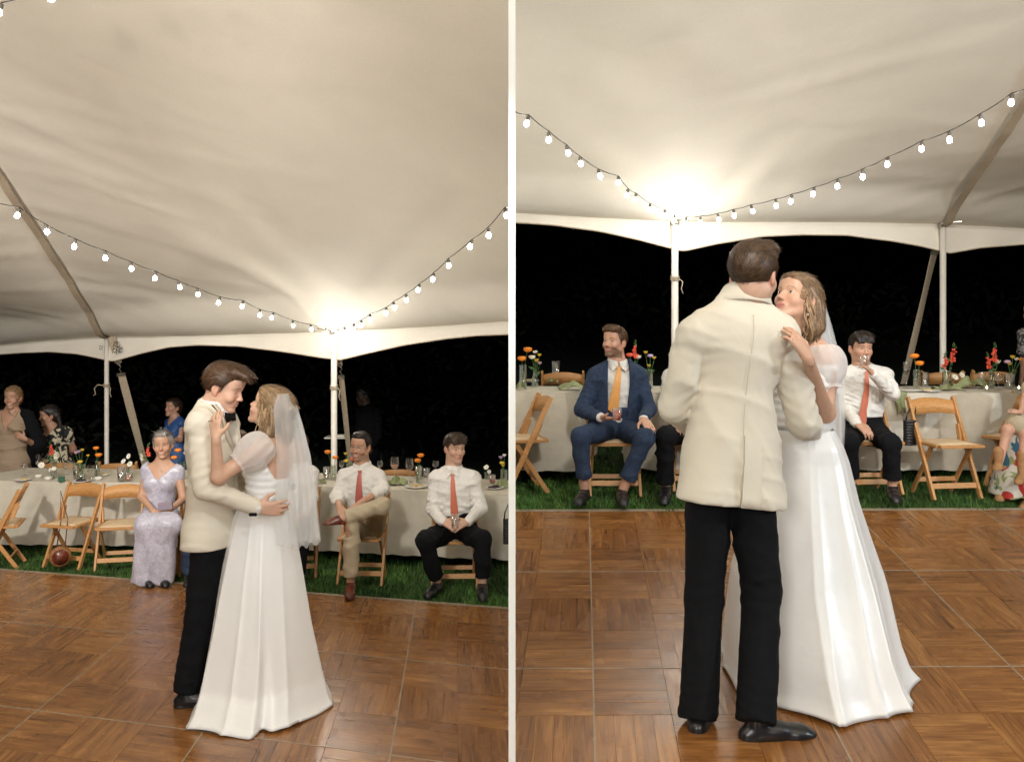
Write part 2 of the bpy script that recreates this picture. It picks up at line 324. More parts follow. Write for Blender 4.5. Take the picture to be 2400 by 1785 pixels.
# ------------------------------------------------------------------ implicit surfaces (clothes, bodies, hair)
class Field:
    def __init__(s): s.p = []; s.post = []
    def _add(s, f, lo, hi, k, sub): s.p.append((f, np.asarray(lo, float), np.asarray(hi, float), k, sub))
    def cap(s, a, b, ra, rb=None, k=.02, flat=None, f=1.0, sub=False):
        a = np.asarray(a, float); b = np.asarray(b, float); rb = ra if rb is None else rb; ba = b - a; L2 = max(1e-9, ba @ ba)
        def fn(x, y, z):
            px, py, pz = x - a[0], y - a[1], z - a[2]
            h = np.clip((px * ba[0] + py * ba[1] + pz * ba[2]) / L2, 0, 1)
            qx, qy, qz = px - h * ba[0], py - h * ba[1], pz - h * ba[2]
            if flat is not None:
                w = qx * flat[0] + qy * flat[1] + qz * flat[2]; w = w * (1 / f - 1)
                qx, qy, qz = qx + w * flat[0], qy + w * flat[1], qz + w * flat[2]
                return (np.sqrt(qx * qx + qy * qy + qz * qz) - (ra + (rb - ra) * h)) * (.5 + .5 * min(1, f))
            return np.sqrt(qx * qx + qy * qy + qz * qz) - (ra + (rb - ra) * h)
        R = max(ra, rb) * max(1, f); s._add(fn, np.minimum(a, b) - R, np.maximum(a, b) + R, k, sub)
    def clip(s, g): s.p.append((g, None, None, None, 'clip'))
    def ell(s, c, r, R=None, k=.02, sub=False):
        c = np.asarray(c, float); r = np.asarray(r, float); R = np.eye(3) if R is None else np.asarray(R, float)   # columns = axes
        def fn(x, y, z):
            px, py, pz = x - c[0], y - c[1], z - c[2]
            q = [px * R[0, i] + py * R[1, i] + pz * R[2, i] for i in range(3)]
            k0 = np.sqrt((q[0] / r[0]) ** 2 + (q[1] / r[1]) ** 2 + (q[2] / r[2]) ** 2)
            k1 = np.sqrt((q[0] / r[0] ** 2) ** 2 + (q[1] / r[1] ** 2) ** 2 + (q[2] / r[2] ** 2) ** 2)
            return k0 * (k0 - 1) / np.maximum(k1, 1e-6)
        e = np.abs(R) @ r; s._add(fn, c - e, c + e, k, sub)
    def ev(s, P):
        x, y, z = P[:, 0], P[:, 1], P[:, 2]; d = np.full(len(P), 1.0)
        for f, lo, hi, k, sub in s.p: d = f(d, x, y, z) if sub == 'clip' else s._comb(d, f(x, y, z), k, sub)
        for g in s.post: d = g(d, x, y, z)
        return d
    @staticmethod
    def _comb(d, e, k, sub):
        if sub:
            e = -e; h = np.clip(.5 - .5 * (d - e) / k, 0, 1); return d * (1 - h) + e * h + k * h * (1 - h)
        h = np.clip(.5 + .5 * (e - d) / k, 0, 1); return e * (1 - h) + d * h - k * h * (1 - h)
    def bounds(s):
        ps = [p for p in s.p if not p[4]]
        return np.min([p[1] for p in ps], 0), np.max([p[2] for p in ps], 0)
    def mesh(s, h, fine=(), disp=None):
        lo, hi = s.bounds(); lo = lo - 2.5 * h; hi = hi + 2.5 * h; ax = []
        for i in range(3):
            a = [lo[i]]
            while a[-1] < hi[i]:
                st = h
                for (flo, fhi, fh) in fine:
                    if flo[i] <= a[-1] + h and a[-1] <= fhi[i]: st = min(st, fh)
                a.append(a[-1] + st)
            ax.append(np.array(a, np.float32))
        X, Y, Z = ax; d = np.full((len(X), len(Y), len(Z)), .5, np.float32)
        for f, plo, phi, k, sub in s.p:
            if sub == 'clip': jj = np.nonzero(d < .12); d[jj] = f(d[jj], X[jj[0]], Y[jj[1]], Z[jj[2]]); continue
            pad = k + 2 * h; sl = []
            for i in range(3):
                i0 = np.searchsorted(ax[i], plo[i] - pad); i1 = np.searchsorted(ax[i], phi[i] + pad); sl.append(slice(max(0, i0), max(0, i1)))
            if any(q.stop <= q.start for q in sl): continue
            sl = tuple(sl); e = f(X[sl[0]][:, None, None], Y[sl[1]][None, :, None], Z[sl[2]][None, None, :])
            d[sl] = s._comb(d[sl], e, k, sub)
        if s.post or disp is not None:
            m = np.abs(d) < max(.06, 3 * h); ii = np.nonzero(m); x, y, z = X[ii[0]], Y[ii[1]], Z[ii[2]]; v = d[ii]
            if disp is not None: v = v + disp(x, y, z)
            d[ii] = v
            for g in s.post:
                m2 = d < .08; jj = np.nonzero(m2); d[jj] = g(d[jj], X[jj[0]], Y[jj[1]], Z[jj[2]])
        return nets(d, X, Y, Z)
def nets(d, X, Y, Z):
    s = d < 0
    c = sum(s[i:s.shape[0] - 1 + i, j:s.shape[1] - 1 + j, k:s.shape[2] - 1 + k].astype(np.int8) for i in (0, 1) for j in (0, 1) for k in (0, 1))
    act = (c > 0) & (c < 8); ii = np.nonzero(act); n = len(ii[0])
    idm = np.full(act.shape, -1, np.int64); idm[ii] = np.arange(n)
    P = np.zeros((n, 3)); cnt = np.zeros(n)
    ax = (X, Y, Z)
    for a in range(3):
        b, e = (a + 1) % 3, (a + 2) % 3
        for u in (0, 1):
            for v in (0, 1):
                o0 = [0, 0, 0]; o0[b] = u; o0[e] = v; o1 = list(o0); o1[a] = 1
                i0 = [ii[t] + o0[t] for t in range(3)]; i1 = [ii[t] + o1[t] for t in range(3)]
                d0 = d[tuple(i0)]; d1 = d[tuple(i1)]; m = (d0 < 0) != (d1 < 0)
                t = np.where(m, d0 / np.where(m, d0 - d1, 1), 0)
                for q in range(3):
                    c0 = ax[q][i0[q]]; c1 = ax[q][i1[q]]; P[:, q] += np.where(m, c0 + t * (c1 - c0), 0)
                cnt += m
    P /= np.maximum(cnt, 1)[:, None]
    Fs = []
    for a in range(3):
        b, e = (a + 1) % 3, (a + 2) % 3
        s0 = np.take(s, range(0, s.shape[a] - 1), a); s1 = np.take(s, range(1, s.shape[a]), a)
        m = s0 != s1; sl = [slice(None)] * 3; sl[b] = slice(1, -1); sl[e] = slice(1, -1)
        mm = np.zeros_like(m); mm[tuple(sl)] = m[tuple(sl)]; q = np.nonzero(mm); flip = s0[q]
        def cell(du, dv):
            r = [q[0].copy(), q[1].copy(), q[2].copy()]; r[b] = r[b] - du; r[e] = r[e] - dv; return idm[tuple(r)]
        f = np.stack([cell(1, 1), cell(0, 1), cell(0, 0), cell(1, 0)], 1)
        f = np.where(flip[:, None], f, f[:, ::-1]); Fs.append(f[(f >= 0).all(1)])
    return P, np.concatenate(Fs)
def smooth_mesh(P, Fq, it=1, lam=.5):
    for _ in range(it):
        acc = np.zeros_like(P); cnt = np.zeros(len(P))
        for k in range(4):
            a, b = Fq[:, k], Fq[:, (k + 1) % 4]
            for q in range(3): acc[:, q] += np.bincount(a, P[b, q], len(P)) + np.bincount(b, P[a, q], len(P))
            cnt += np.bincount(a, minlength=len(P)) + np.bincount(b, minlength=len(P))
        P = P * (1 - lam) + lam * acc / np.maximum(cnt, 1)[:, None]
    return P
def joint_folds(J, names, amp, seed=0, ext=.11, wl=.038):
    """creases that run across a bent limb"""
    r = np.random.default_rng(seed); js = []
    for (a, b, c) in names:
        A, B_, C_ = J[a], J[b], J[c]; ax = unit(C_ - A); inn = (A + C_) / 2 - B_; inn = unit(inn) if np.linalg.norm(inn) > .02 else np.zeros(3)
        js.append((B_, ax, inn, r.uniform(0, 6), unit(np.cross(ax, V3(.3, .5, .2))), min(1.3, max(.12, np.linalg.norm((A + C_) / 2 - B_) / .09))))
    def f(x, y, z):
        o = 0
        for p, ax, inn, ph, sd, bn in js:
            dx, dy, dz = x - p[0], y - p[1], z - p[2]; t = dx * ax[0] + dy * ax[1] + dz * ax[2]; n = dx * inn[0] + dy * inn[1] + dz * inn[2]; u = dx * sd[0] + dy * sd[1] + dz * sd[2]
            w = np.exp(-(dx * dx + dy * dy + dz * dz) / ext ** 2) * (.55 + np.clip(n / .06, -.4, 1) * .6)
            s = np.sin((t + .5 * u * np.sin(ph + u * 14)) * 2 * np.pi / wl + ph + 1.5 * np.sin(u * 22 + ph)); o = o + amp * bn * w * (np.abs(s) ** .6 * np.sign(s))
        return o
    return f
def addf(*fs): return lambda x, y, z: sum(f(x, y, z) for f in fs)
def folds(amp, seed=0, fr=1.0, dirv=(0, 0, 1)):
    r = np.random.default_rng(seed); D = [unit(r.normal(size=3) + np.array(dirv) * 1.3) for _ in range(5)]; ph = r.uniform(0, 6, 5); fq = np.array([22, 31, 45, 63, 15]) * fr
    E = [unit(r.normal(size=3)) for _ in range(5)]
    def f(x, y, z):
        o = 0
        for i in range(5):
            w = D[i][0] * x + D[i][1] * y + D[i][2] * z; u = E[i][0] * x + E[i][1] * y + E[i][2] * z
            g = np.clip(np.sin(u * 9 + ph[i] * 2), 0, 1)
            o = o + (1 - np.abs(np.sin(w * fq[i] * .5 + ph[i] + 1.2 * np.sin(u * 7 + i)))) ** 2.2 * g * (22 / fq[i]) ** .4
        return -(o * .9 - .25) * amp
    return f
# ------------------------------------------------------------------ people
def basis(fwd, up=(0, 0, 1)):
    f = unit(fwd); u = np.array(up, float); u = unit(u - f * (u @ f)); x = np.cross(f, u)   # x = the person's right
    return np.stack([x, f, u], 1)
def add_head(Fd, c, B, hs, sex='m', jaw=1.0, smile=0.0, neck=None, ears=True):
    q = lambda x, y, z: np.asarray(c) + B @ (np.array([x, y, z]) * hs)
    E = lambda x, y, z, rx, ry, rz, k=.012, sub=False, R=None: Fd.ell(q(x, y, z), np.array([rx, ry, rz]) * hs, B if R is None else B @ R, k * hs, sub)
    C = lambda a, b, ra, rb, k=.012, sub=False: Fd.cap(q(*a), q(*b), ra * hs, rb * hs, k * hs, sub=sub)
    w = .95 if sex == 'f' else 1.0
    E(0, -.014, .034, .075, .095, .086)
    E(0, .026, -.018, .064 * w, .066, .086, .02)
    for s in (-1, 1):
        C((s * .050 * w, -.004, -.048), (s * .016 * w, .068, -.097), .019 * jaw, .015, .02)
        E(s * .038, .058, -.026, .022, .022, .022, .02)
        C((s * .010, .080, .021), (s * .042, .066, .024), .010, .009, .014)
    E(0, .075, -.099, .019 * jaw, .018, .016, .014)
    E(0, .058, .058, .055, .036, .038, .03)
    for s in (-1, 1):
        E(s * .031, .098, .004, .017, .018, .010, .012, True)
        E(s * .031, .069, .003, .0135, .0135, .0125, .004)
    C((0, .080, .016), (0, .102, -.026), .0075, .0105, .008)
    E(0, .106, -.030, .0105, .010, .009, .006)
    for s in (-1, 1): E(s * .012, .094, -.034, .008, .010, .007, .005)
    E(0, .078, -.062, .028, .014, .022, .016)
    sm = 1 + .35 * smile
    E(0, .0905, -.0575, .022 * sm, .0065, .0052, .005)
    E(0, .0885, -.0695, .018 * sm, .0068, .0060, .005)
    if smile > .4:
        E(0, .0985, -.0635, .019 * sm, .007, .0042, .003, True)
        for s in (-1, 1): E(s * .040, .066, -.036, .016, .016, .014, .016)
    else: C((-.02, .0975, -.0632), (.02, .0975, -.0632), .0022, .0022, .003, True)
    if ears:
        for s in (-1, 1):
            a = s * .22; Rz = np.array([[math.cos(a), -math.sin(a), 0], [math.sin(a), math.cos(a), 0], [0, 0, 1]])
            E(s * .079, -.012, -.006, .010, .019, .031, .006, False, Rz)
            E(s * .090, -.004, -.002, .008, .010, .017, .004, True, Rz)
            E(s * .076, -.004, -.030, .007, .009, .011, .006)
    if neck is not None:
        r = (.050 if sex == 'f' else .060) * hs
        Fd.cap(q(0, -.022, -.045), neck, r, r * 1.06, .03 * hs)
        Fd.cap(q(0, -.01, -.075), (neck * .6 + q(0, -.01, -.075) * .4), r * .75, r * .9, .03 * hs)
def face_colors(P, c, B, hs, skin, sex, smile, brow, lip, beard=0, beardcol=(.08, .04, .02), lidless=False):
    q = ((P - c) @ B) / hs; x, y, z = q.T; skin = np.array(skin); n = len(P)
    col = np.tile(skin, (n, 1)) * (1 + .03 * np.sin(P[:, :1] * 31) * np.sin(P[:, 2:3] * 27))
    near = (np.abs(x) < .10) & (np.abs(z) < .14) & (np.abs(y) < .13)
    def mix(m, cc): col[:] = col * (1 - m[:, None]) + np.array(cc) * m[:, None]
    ss = lambda v: np.clip(v, 0, 1)
    front = near & (y > .03)
    mix(front * .35 * np.exp(-((np.abs(x) - .040) / .016) ** 2 - ((z + .030) / .018) ** 2), skin * (1.0, .62, .58))
    mix(front * .30 * np.exp(-(x / .014) ** 2 - ((z + .030) / .016) ** 2), skin * (1.0, .66, .62))
    mix(near * (np.abs(x) > .066) * (y < .02) * (np.abs(z + .005) < .035) * .35, skin * (1.0, .6, .55))
    if beard:
        m = near & (z < -.030) & (y > -.01); v = ss((-.034 - z - .30 * np.abs(y - .08) * (y < .06)) / .012) * m
        v = v * (1 - np.exp(-(x / .026) ** 2 - ((z + .064) / .008) ** 2)); v = np.where(z < -.118, 0, v); mix(v * beard, beardcol)
    # open eyes get painted socket shade; closed lids get a dark lash line
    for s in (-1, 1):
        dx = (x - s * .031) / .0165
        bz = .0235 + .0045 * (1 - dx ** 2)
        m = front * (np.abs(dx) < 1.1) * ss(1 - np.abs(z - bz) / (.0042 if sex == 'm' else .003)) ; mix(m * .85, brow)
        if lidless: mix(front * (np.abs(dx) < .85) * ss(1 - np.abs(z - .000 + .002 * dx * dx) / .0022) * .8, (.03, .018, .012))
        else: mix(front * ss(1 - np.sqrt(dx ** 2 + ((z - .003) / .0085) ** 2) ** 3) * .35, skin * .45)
    sm = 1 + .35 * smile; zc = -.0635 + .006 * smile * (x / .025) ** 2
    e = np.sqrt((x / (.0245 * sm)) ** 2 + ((z - zc) / .0125) ** 2); mix(front * (y > .065) * ss((1.05 - e) / .2) * .92, lip)
    if smile > .4:
        e = np.sqrt((x / (.0165 * sm)) ** 2 + ((z - zc + .0005) / .0046) ** 2); mix(front * (y > .06) * ss((1.1 - e) / .25), (.62, .58, .52))
    else: mix(front * (y > .07) * (np.abs(x) < .021) * ss(1 - np.abs(z - zc) / .0018) * .7, skin * (.35, .2, .18))
    return col
def add_eye(parent, base, c, B, hs, s, look=(0, 0), open_=1.0, iris=(.07, .035, .015)):
    n, m = 15, 9; V = []; colr = []; R = .0150; cc = np.array([s * .031, .069, .003])
    for i in range(n):
        u = -1 + 2 * i / (n - 1)
        top = .0066 * open_ * (1 - u * u) ** .6; bot = -.0046 * open_ * (1 - u * u) ** .8
        for j in range(m):
            v = j / (m - 1); x = u * .0140; z = bot + (top - bot) * v
            y = math.sqrt(max(1e-8, R * R - x * x - z * z)) - abs(u) ** 3 * .0015
            V.append(cc + [x, y - .0002, z])
            r = math.hypot(x - look[0] * .005, z - look[1] * .003)
            if v > .80 or abs(u) > .97: k = (.025, .015, .01)
            elif r < .0024: k = (.004, .004, .004)
            elif r < .0056: k = iris
            else: k = (.55, .50, .46)
            colr.append(k)
    V = np.array(V) * hs @ B.T + c
    mesh_np('eye', V, grid_faces(n, m), M['eyem'], parent, col=np.array(colr), base=base)
M['eyem'] = pm('eye', (.5, .5, .5), .15, attr=True)
def add_hand(Fd, w, d, nrm, thumb, s=1.0, curl=.5, spread=.10, rad=1.0):
    """w wrist, d towards the knuckles, nrm out of the palm, thumb = side the thumb leaves"""
    d = unit(d); nrm = unit(np.array(nrm) - d * (np.array(nrm) @ d)); t = np.array(thumb, float); t = unit(t - d * (t @ d) - nrm * (t @ nrm))
    w = np.asarray(w, float); L = .088 * s
    for i, o in enumerate((-.028, -.009, .010, .027)):
        Fd.cap(w + d * .012 * s + t * o * .6 * s, w + d * (L - abs(o) * .2) + t * o * s, .0145 * s, .0125 * s, .010 * s)
    Fd.cap(w - d * .02 * s, w + d * .02 * s, .024 * s, .022 * s, .012 * s, flat=nrm, f=.75)
    ends = []
    for i, (o, l) in enumerate(((-.030, .060), (-.010, .076), (.010, .082), (.029, .074))):
        p = w + d * L * (1 - .08 * (i in (0, 3))) + t * o * s; a = curl * .5; dd = unit(d + t * o * spread * 25)
        for seg, fr, r0, r1 in ((0, .45, .0098, .0090), (1, .32, .0088, .0080), (2, .25, .0080, .0068)):
            v = dd * math.cos(a) + nrm * math.sin(a); e = p + v * l * s * fr
            Fd.cap(p, e, r0 * s * rad, r1 * s * rad, .0025 * s); p = e; a += curl * (1.0 if seg == 0 else .7)
        ends.append(p)
    p = w + d * .022 * s + t * .028 * s
    v = unit(d * .62 + t * .75 + nrm * .30); e = p + v * .045 * s; Fd.cap(w + d * .01 * s + t * .012 * s, e, .017 * s, .0115 * s, .008 * s)
    v = unit(d * .85 + t * .25 + nrm * (.3 + .5 * curl)); Fd.cap(e, e + v * .032 * s, .0105 * s, .0082 * s, .003 * s)
    return ends
def torso(Fd, J, sc, infl=0.0, sex='m', low=True, k=.05, belly=1.0, shoulder=True, w=1.0):
    P, Nk = J['pelvis'], J['neck']; up = unit(Nk - P); rt = unit(J['sR'] - J['sL']); fw = unit(np.cross(up, rt)); rt = np.cross(fw, up)
    B = np.stack([rt, fw, up], 1); L = np.linalg.norm(Nk - P); i = infl
    m = sex == 'm'
    at = lambda t, y=0: P + up * L * t + fw * y * sc
    if low: Fd.ell(at(.02), [(.165 if m else .170) * sc * w + i, .115 * sc + i, .125 * sc + i], B, k)
    Fd.ell(at(.34, .006 * belly), [(.142 if m else .120) * sc * w * belly + i, (.105 if m else .092) * sc * belly + i, .15 * sc + i], B, k)
    Fd.ell(at(.64, .006), [(.160 if m else .138) * sc * w + i, (.112 if m else .10) * sc + i, .155 * sc + i], B, k)
    sh = .060 if m else .048
    if shoulder:
        mid = (J['sR'] + J['sL']) / 2
        Fd.cap(J['sR'], J['sL'], sh * sc + i, sh * sc + i, k)
        Fd.cap(J['sR'] * .6 + mid * .4 + up * .02, Nk + up * .012 * sc, .040 * sc + i, .048 * sc + i, k * .8); Fd.cap(J['sL'] * .6 + mid * .4 + up * .02, Nk + up * .012 * sc, .040 * sc + i, .048 * sc + i, k * .8)
        Fd.ell(at(.80, -.01), [(.15 if m else .125) * sc + i, .085 * sc + i, .09 * sc + i], B, k)
    if not m:
        for s in (-1, 1): Fd.ell(at(.66, .062) + rt * s * .068 * sc, [.066 * sc + i, .058 * sc + i, .062 * sc + i], B, .03)
    return B, L
def limb(Fd, a, b, c, r, k=.02, kj=None):
    Fd.cap(a, b, r[0], r[1], k); Fd.cap(b, c, r[2], r[3], kj or k)
def add_hair(parent, base, c, B, hs, style, color, n=900, L=.05, w=.0022, seed=1, extra=None, lift=.004, tipcol=None):
    Fd = Field(); q = lambda x, y, z: np.asarray(c) + B @ (np.array([x, y, z]) * hs)
    E = lambda x, y, z, rx, ry, rz, k=.015, sub=False: Fd.ell(q(x, y, z), np.array([rx, ry, rz]) * hs, B, k * hs, sub)
    C = lambda a, b, ra, rb, k=.02: Fd.cap(q(*a), q(*b), ra * hs, rb * hs, k * hs)
    v = dict(short=.0, crop=-.006, swept=.004, long=.002)[style]
    E(0, -.020, .040, .083 + v, .102 + v, .090 + v)
    if style == 'short': E(0, .040, .098, .058, .050, .028 + v, .03)
    if style == 'swept': E(0, .030, .098, .066, .062, .036, .03)
    if style == 'long':
        E(0, -.05, -.01, .084, .075, .09, .03); E(0, .040, .070, .064, .057, .043, .02)
    lines = dict(short=([-.09, -.065, -.035, -.01, .03, .055, .075, .09, .13], [-.075, -.050, -.030, .016, .030, .048, .072, .13, .16]),
                 long=([-.2, -.06, -.03, .0, .03, .05, .064, .078, .13], [-.02, -.012, -.010, .004, .034, .052, .076, .13, .17]))
    ln = lines['long' if style == 'long' else 'short']
    zb = -.088 if style != 'long' else -9
    def cut(d, x, y, z):
        px, py, pz = x - c[0], y - c[1], z - c[2]
        Y = (px * B[0, 1] + py * B[1, 1] + pz * B[2, 1]) / hs; Z = (px * B[0, 2] + py * B[1, 2] + pz * B[2, 2]) / hs; X = (px * B[0, 0] + py * B[1, 0] + pz * B[2, 0]) / hs
        e = np.maximum(Y - np.interp(Z, *ln) - .006 * np.sin(X * 160), zb - Z + .004 * np.sin(X * 190)) * hs
        ear = .024 * hs - np.sqrt((Y + .006) ** 2 + ((Z + .008) * .8) ** 2) * hs + 0 * X
        if style != 'long': e = np.where((np.abs(X) > .055), np.maximum(e, ear), e)
        return np.maximum(d, e)
    Fd.clip(cut)
    if extra: extra(Fd, q, hs)
    P, Q = Fd.mesh(.0055 * max(hs, .9) if hs * n > 300 else .008, disp=lambda x, y, z: .0015 * np.sin(x * 210 + 3 * np.sin(z * 60)) * np.sin(z * 150 + y * 90))
    rr = np.random.default_rng(seed); color = np.array(color); tip = np.array(tipcol if tipcol is not None else color * 1.6)
    allV = [P]; allF = [Q]; cols = [np.tile(color, (len(P), 1)) * (1 + .25 * np.sin(P[:, :1] * 260 + P[:, 2:3] * 40))]
    if n:
        Ns = n; st = rr.integers(0, len(P), Ns); p = P[st] + rr.normal(size=(Ns, 3)) * .003; steps = 5
        Ln = L * hs * rr.uniform(.6, 1.25, Ns)[:, None] / steps; rows = []; h = .004
        lr_ = rr.uniform(.1, 1.3, Ns) + (rr.random(Ns) < .06) * 2.2
        jit = rr.normal(size=(Ns, 3)) * .13
        for k in range(steps + 1):
            d0 = Fd.ev(p); g = np.stack([Fd.ev(p + e) - d0 for e in np.eye(3) * h], 1) / h; g /= np.maximum(1e-6, np.linalg.norm(g, axis=1))[:, None]
            p = p - g * (d0 - (.0008 + lift * lr_ * (k / steps)) )[:, None]
            r = ((p - c) @ B) / hs
            if style == 'long': fl = np.stack([r[:, 0] * 3, -.5 + 0 * r[:, 1] - (r[:, 2] > .03) * .8, -1.2 + (r[:, 2] > .05) * .9], 1)
            elif style == 'swept': fl = np.stack([r[:, 0] * 2, np.where((r[:, 2] > .07), .9, -.5), -.5 + (r[:, 2] > .07) * .2], 1)
            else: fl = np.stack([r[:, 0] * 5, np.where(r[:, 2] > .075, 1.0, -.35) * np.ones(Ns), np.where(r[:, 2] > .1, -.2, -1.0)], 1)
            D = fl @ B.T + jit; D = D - g * np.sum(D * g, 1)[:, None]; D /= np.maximum(1e-6, np.linalg.norm(D, axis=1))[:, None]
            side = np.cross(D, g); ww = w * hs * (1 - .8 * k / steps) * rr.uniform(.7, 1.4, Ns)[:, None]
            rows.append((p - side * ww, p + side * ww)); p = p + D * Ln
        V = np.stack([x for r_ in rows for x in r_], 1).reshape(-1, 3); m = 2 * (steps + 1); fs = []
        for k in range(steps): a = np.arange(Ns) * m + 2 * k; fs.append(np.stack([a, a + 1, a + 3, a + 2], 1))
        t = rr.uniform(0, 1, Ns) ** 2; cc = color[None] * (1 - t[:, None]) * rr.uniform(.6, 1.1, Ns)[:, None] + tip[None] * t[:, None]
        allF.append(np.concatenate(fs) + len(P)); allV.append(V); cols.append(np.repeat(cc, m, 0))
    return mesh_np('hair', np.concatenate(allV), np.concatenate(allF), M['hair'], parent, col=np.concatenate(cols), base=base)
def march(Fd, o, d, n=60, mx=.6):
    """first surface from o along d"""
    o = np.array(o, float); d = unit(d); t = 0
    for _ in range(n):
        v = Fd.ev((o + d * t)[None])[0]
        if v < .0008: break
        t += max(v * .7, .001)
        if t > mx: break
    return o + d * t
def tie(parent, base, Fd, top, bot, fwd, rt, wid, mat, off=.008, knot=True, name='tie'):
    V = []; uv = []; n = 16; c = 5; L = np.linalg.norm(np.array(bot) - top)
    for i in range(n + 1):
        t = i / n; ctr = np.array(top) * (1 - t) + np.array(bot) * t
        hw = wid * (.42 + .58 * min(1, t * 1.3)) if i < n else .004
        if i == n - 1: hw = wid * .95
        if knot and i == 0: hw = wid * .5
        if knot and i == 1: hw = wid * .36
        s = march(Fd, ctr + fwd * .3, -fwd); s = s + fwd * (off + (.008 if knot and i == 0 else 0))
        for j in range(c): u = -1 + 2 * j / (c - 1); V.append(s + rt * hw * u - fwd * .004 * u * u); uv.append((u * hw * 10 / 2, t * L * 5))
    P = np.array(V); Q = P - fwd * .006; Fq = grid_faces(n + 1, c); m = len(P)
    return mesh_np(name, P, Fq, mat, parent, base=base, uv=np.array(uv))
def shoe(parent, base, ankle, toe, mat, s=1.0, heel=.02, boot=0, label=None):
    a = np.array(ankle, float); t = np.array(toe, float); g = ground(a[0], a[1]); d = t - a; d[2] = 0; d = unit(d); up = V3(0, 0, 1)
    gz = min(a[2] - .06 * s, t[2] - .02); hp = np.array([a[0], a[1], gz]) - d * .03 * s; tp = hp + d * .25 * s; Fd = Field()
    if abs(t[2] - a[2]) > .12 or ankle[2] - g > .25:   # foot held in the air: follow the given toe
        d = unit(t - a); hp = a - d * .03 * s - up * .045 * s; tp = hp + d * .25 * s
    Fd.cap(hp + up * .030 * s, hp + d * .10 * s + up * .034 * s, .034 * s, .034 * s, .02)
    Fd.cap(hp + d * .08 * s + up * .045 * s, hp + d * .19 * s + up * .032 * s, .038 * s, .036 * s, .03, flat=up, f=.8)
    Fd.cap(hp + d * .17 * s + up * .026 * s, tp - d * .035 * s + up * .022 * s, .041 * s, .034 * s, .02, flat=up, f=.62)
    Fd.cap(hp + d * .035 * s + up * .045 * s, a + up * (.0 + boot), .036 * s, .038 * s + boot * .1, .025)
    cutz = hp[2] + .002
    Fd.cap(hp + up * .008, tp - d * .034 * s + up * .008, .037 * s, .037 * s, .004, flat=up, f=.35)
    Fd.post.append(lambda dd, x, y, z: np.maximum(dd, cutz - z))
    P, Q = Fd.mesh(.006 * s); P = smooth_mesh(P, Q, 1, .4)
    return mesh_np('shoe', P, Q, mat, parent, base=base)
DEF = dict(sex='m', sc=1.0, hs=.98, skin=(.56, .34, .235), haircol=(.05, .026, .014), hair='short', smile=0.0, jaw=1.0, look=(0, 0), eye=1.0,
           brow=(.05, .028, .016), lip=(.50, .19, .15), beard=0, top='shirt', legs='trousers', h=.009, hh=.0055, strands=500, hands='LR', bare_arms=False,
           bare_legs=False, shoes='blackshoe', sleeve=1.0, topmat='shirt', botmat='blackcloth', belly=1.0, w=1.0, legless=False)
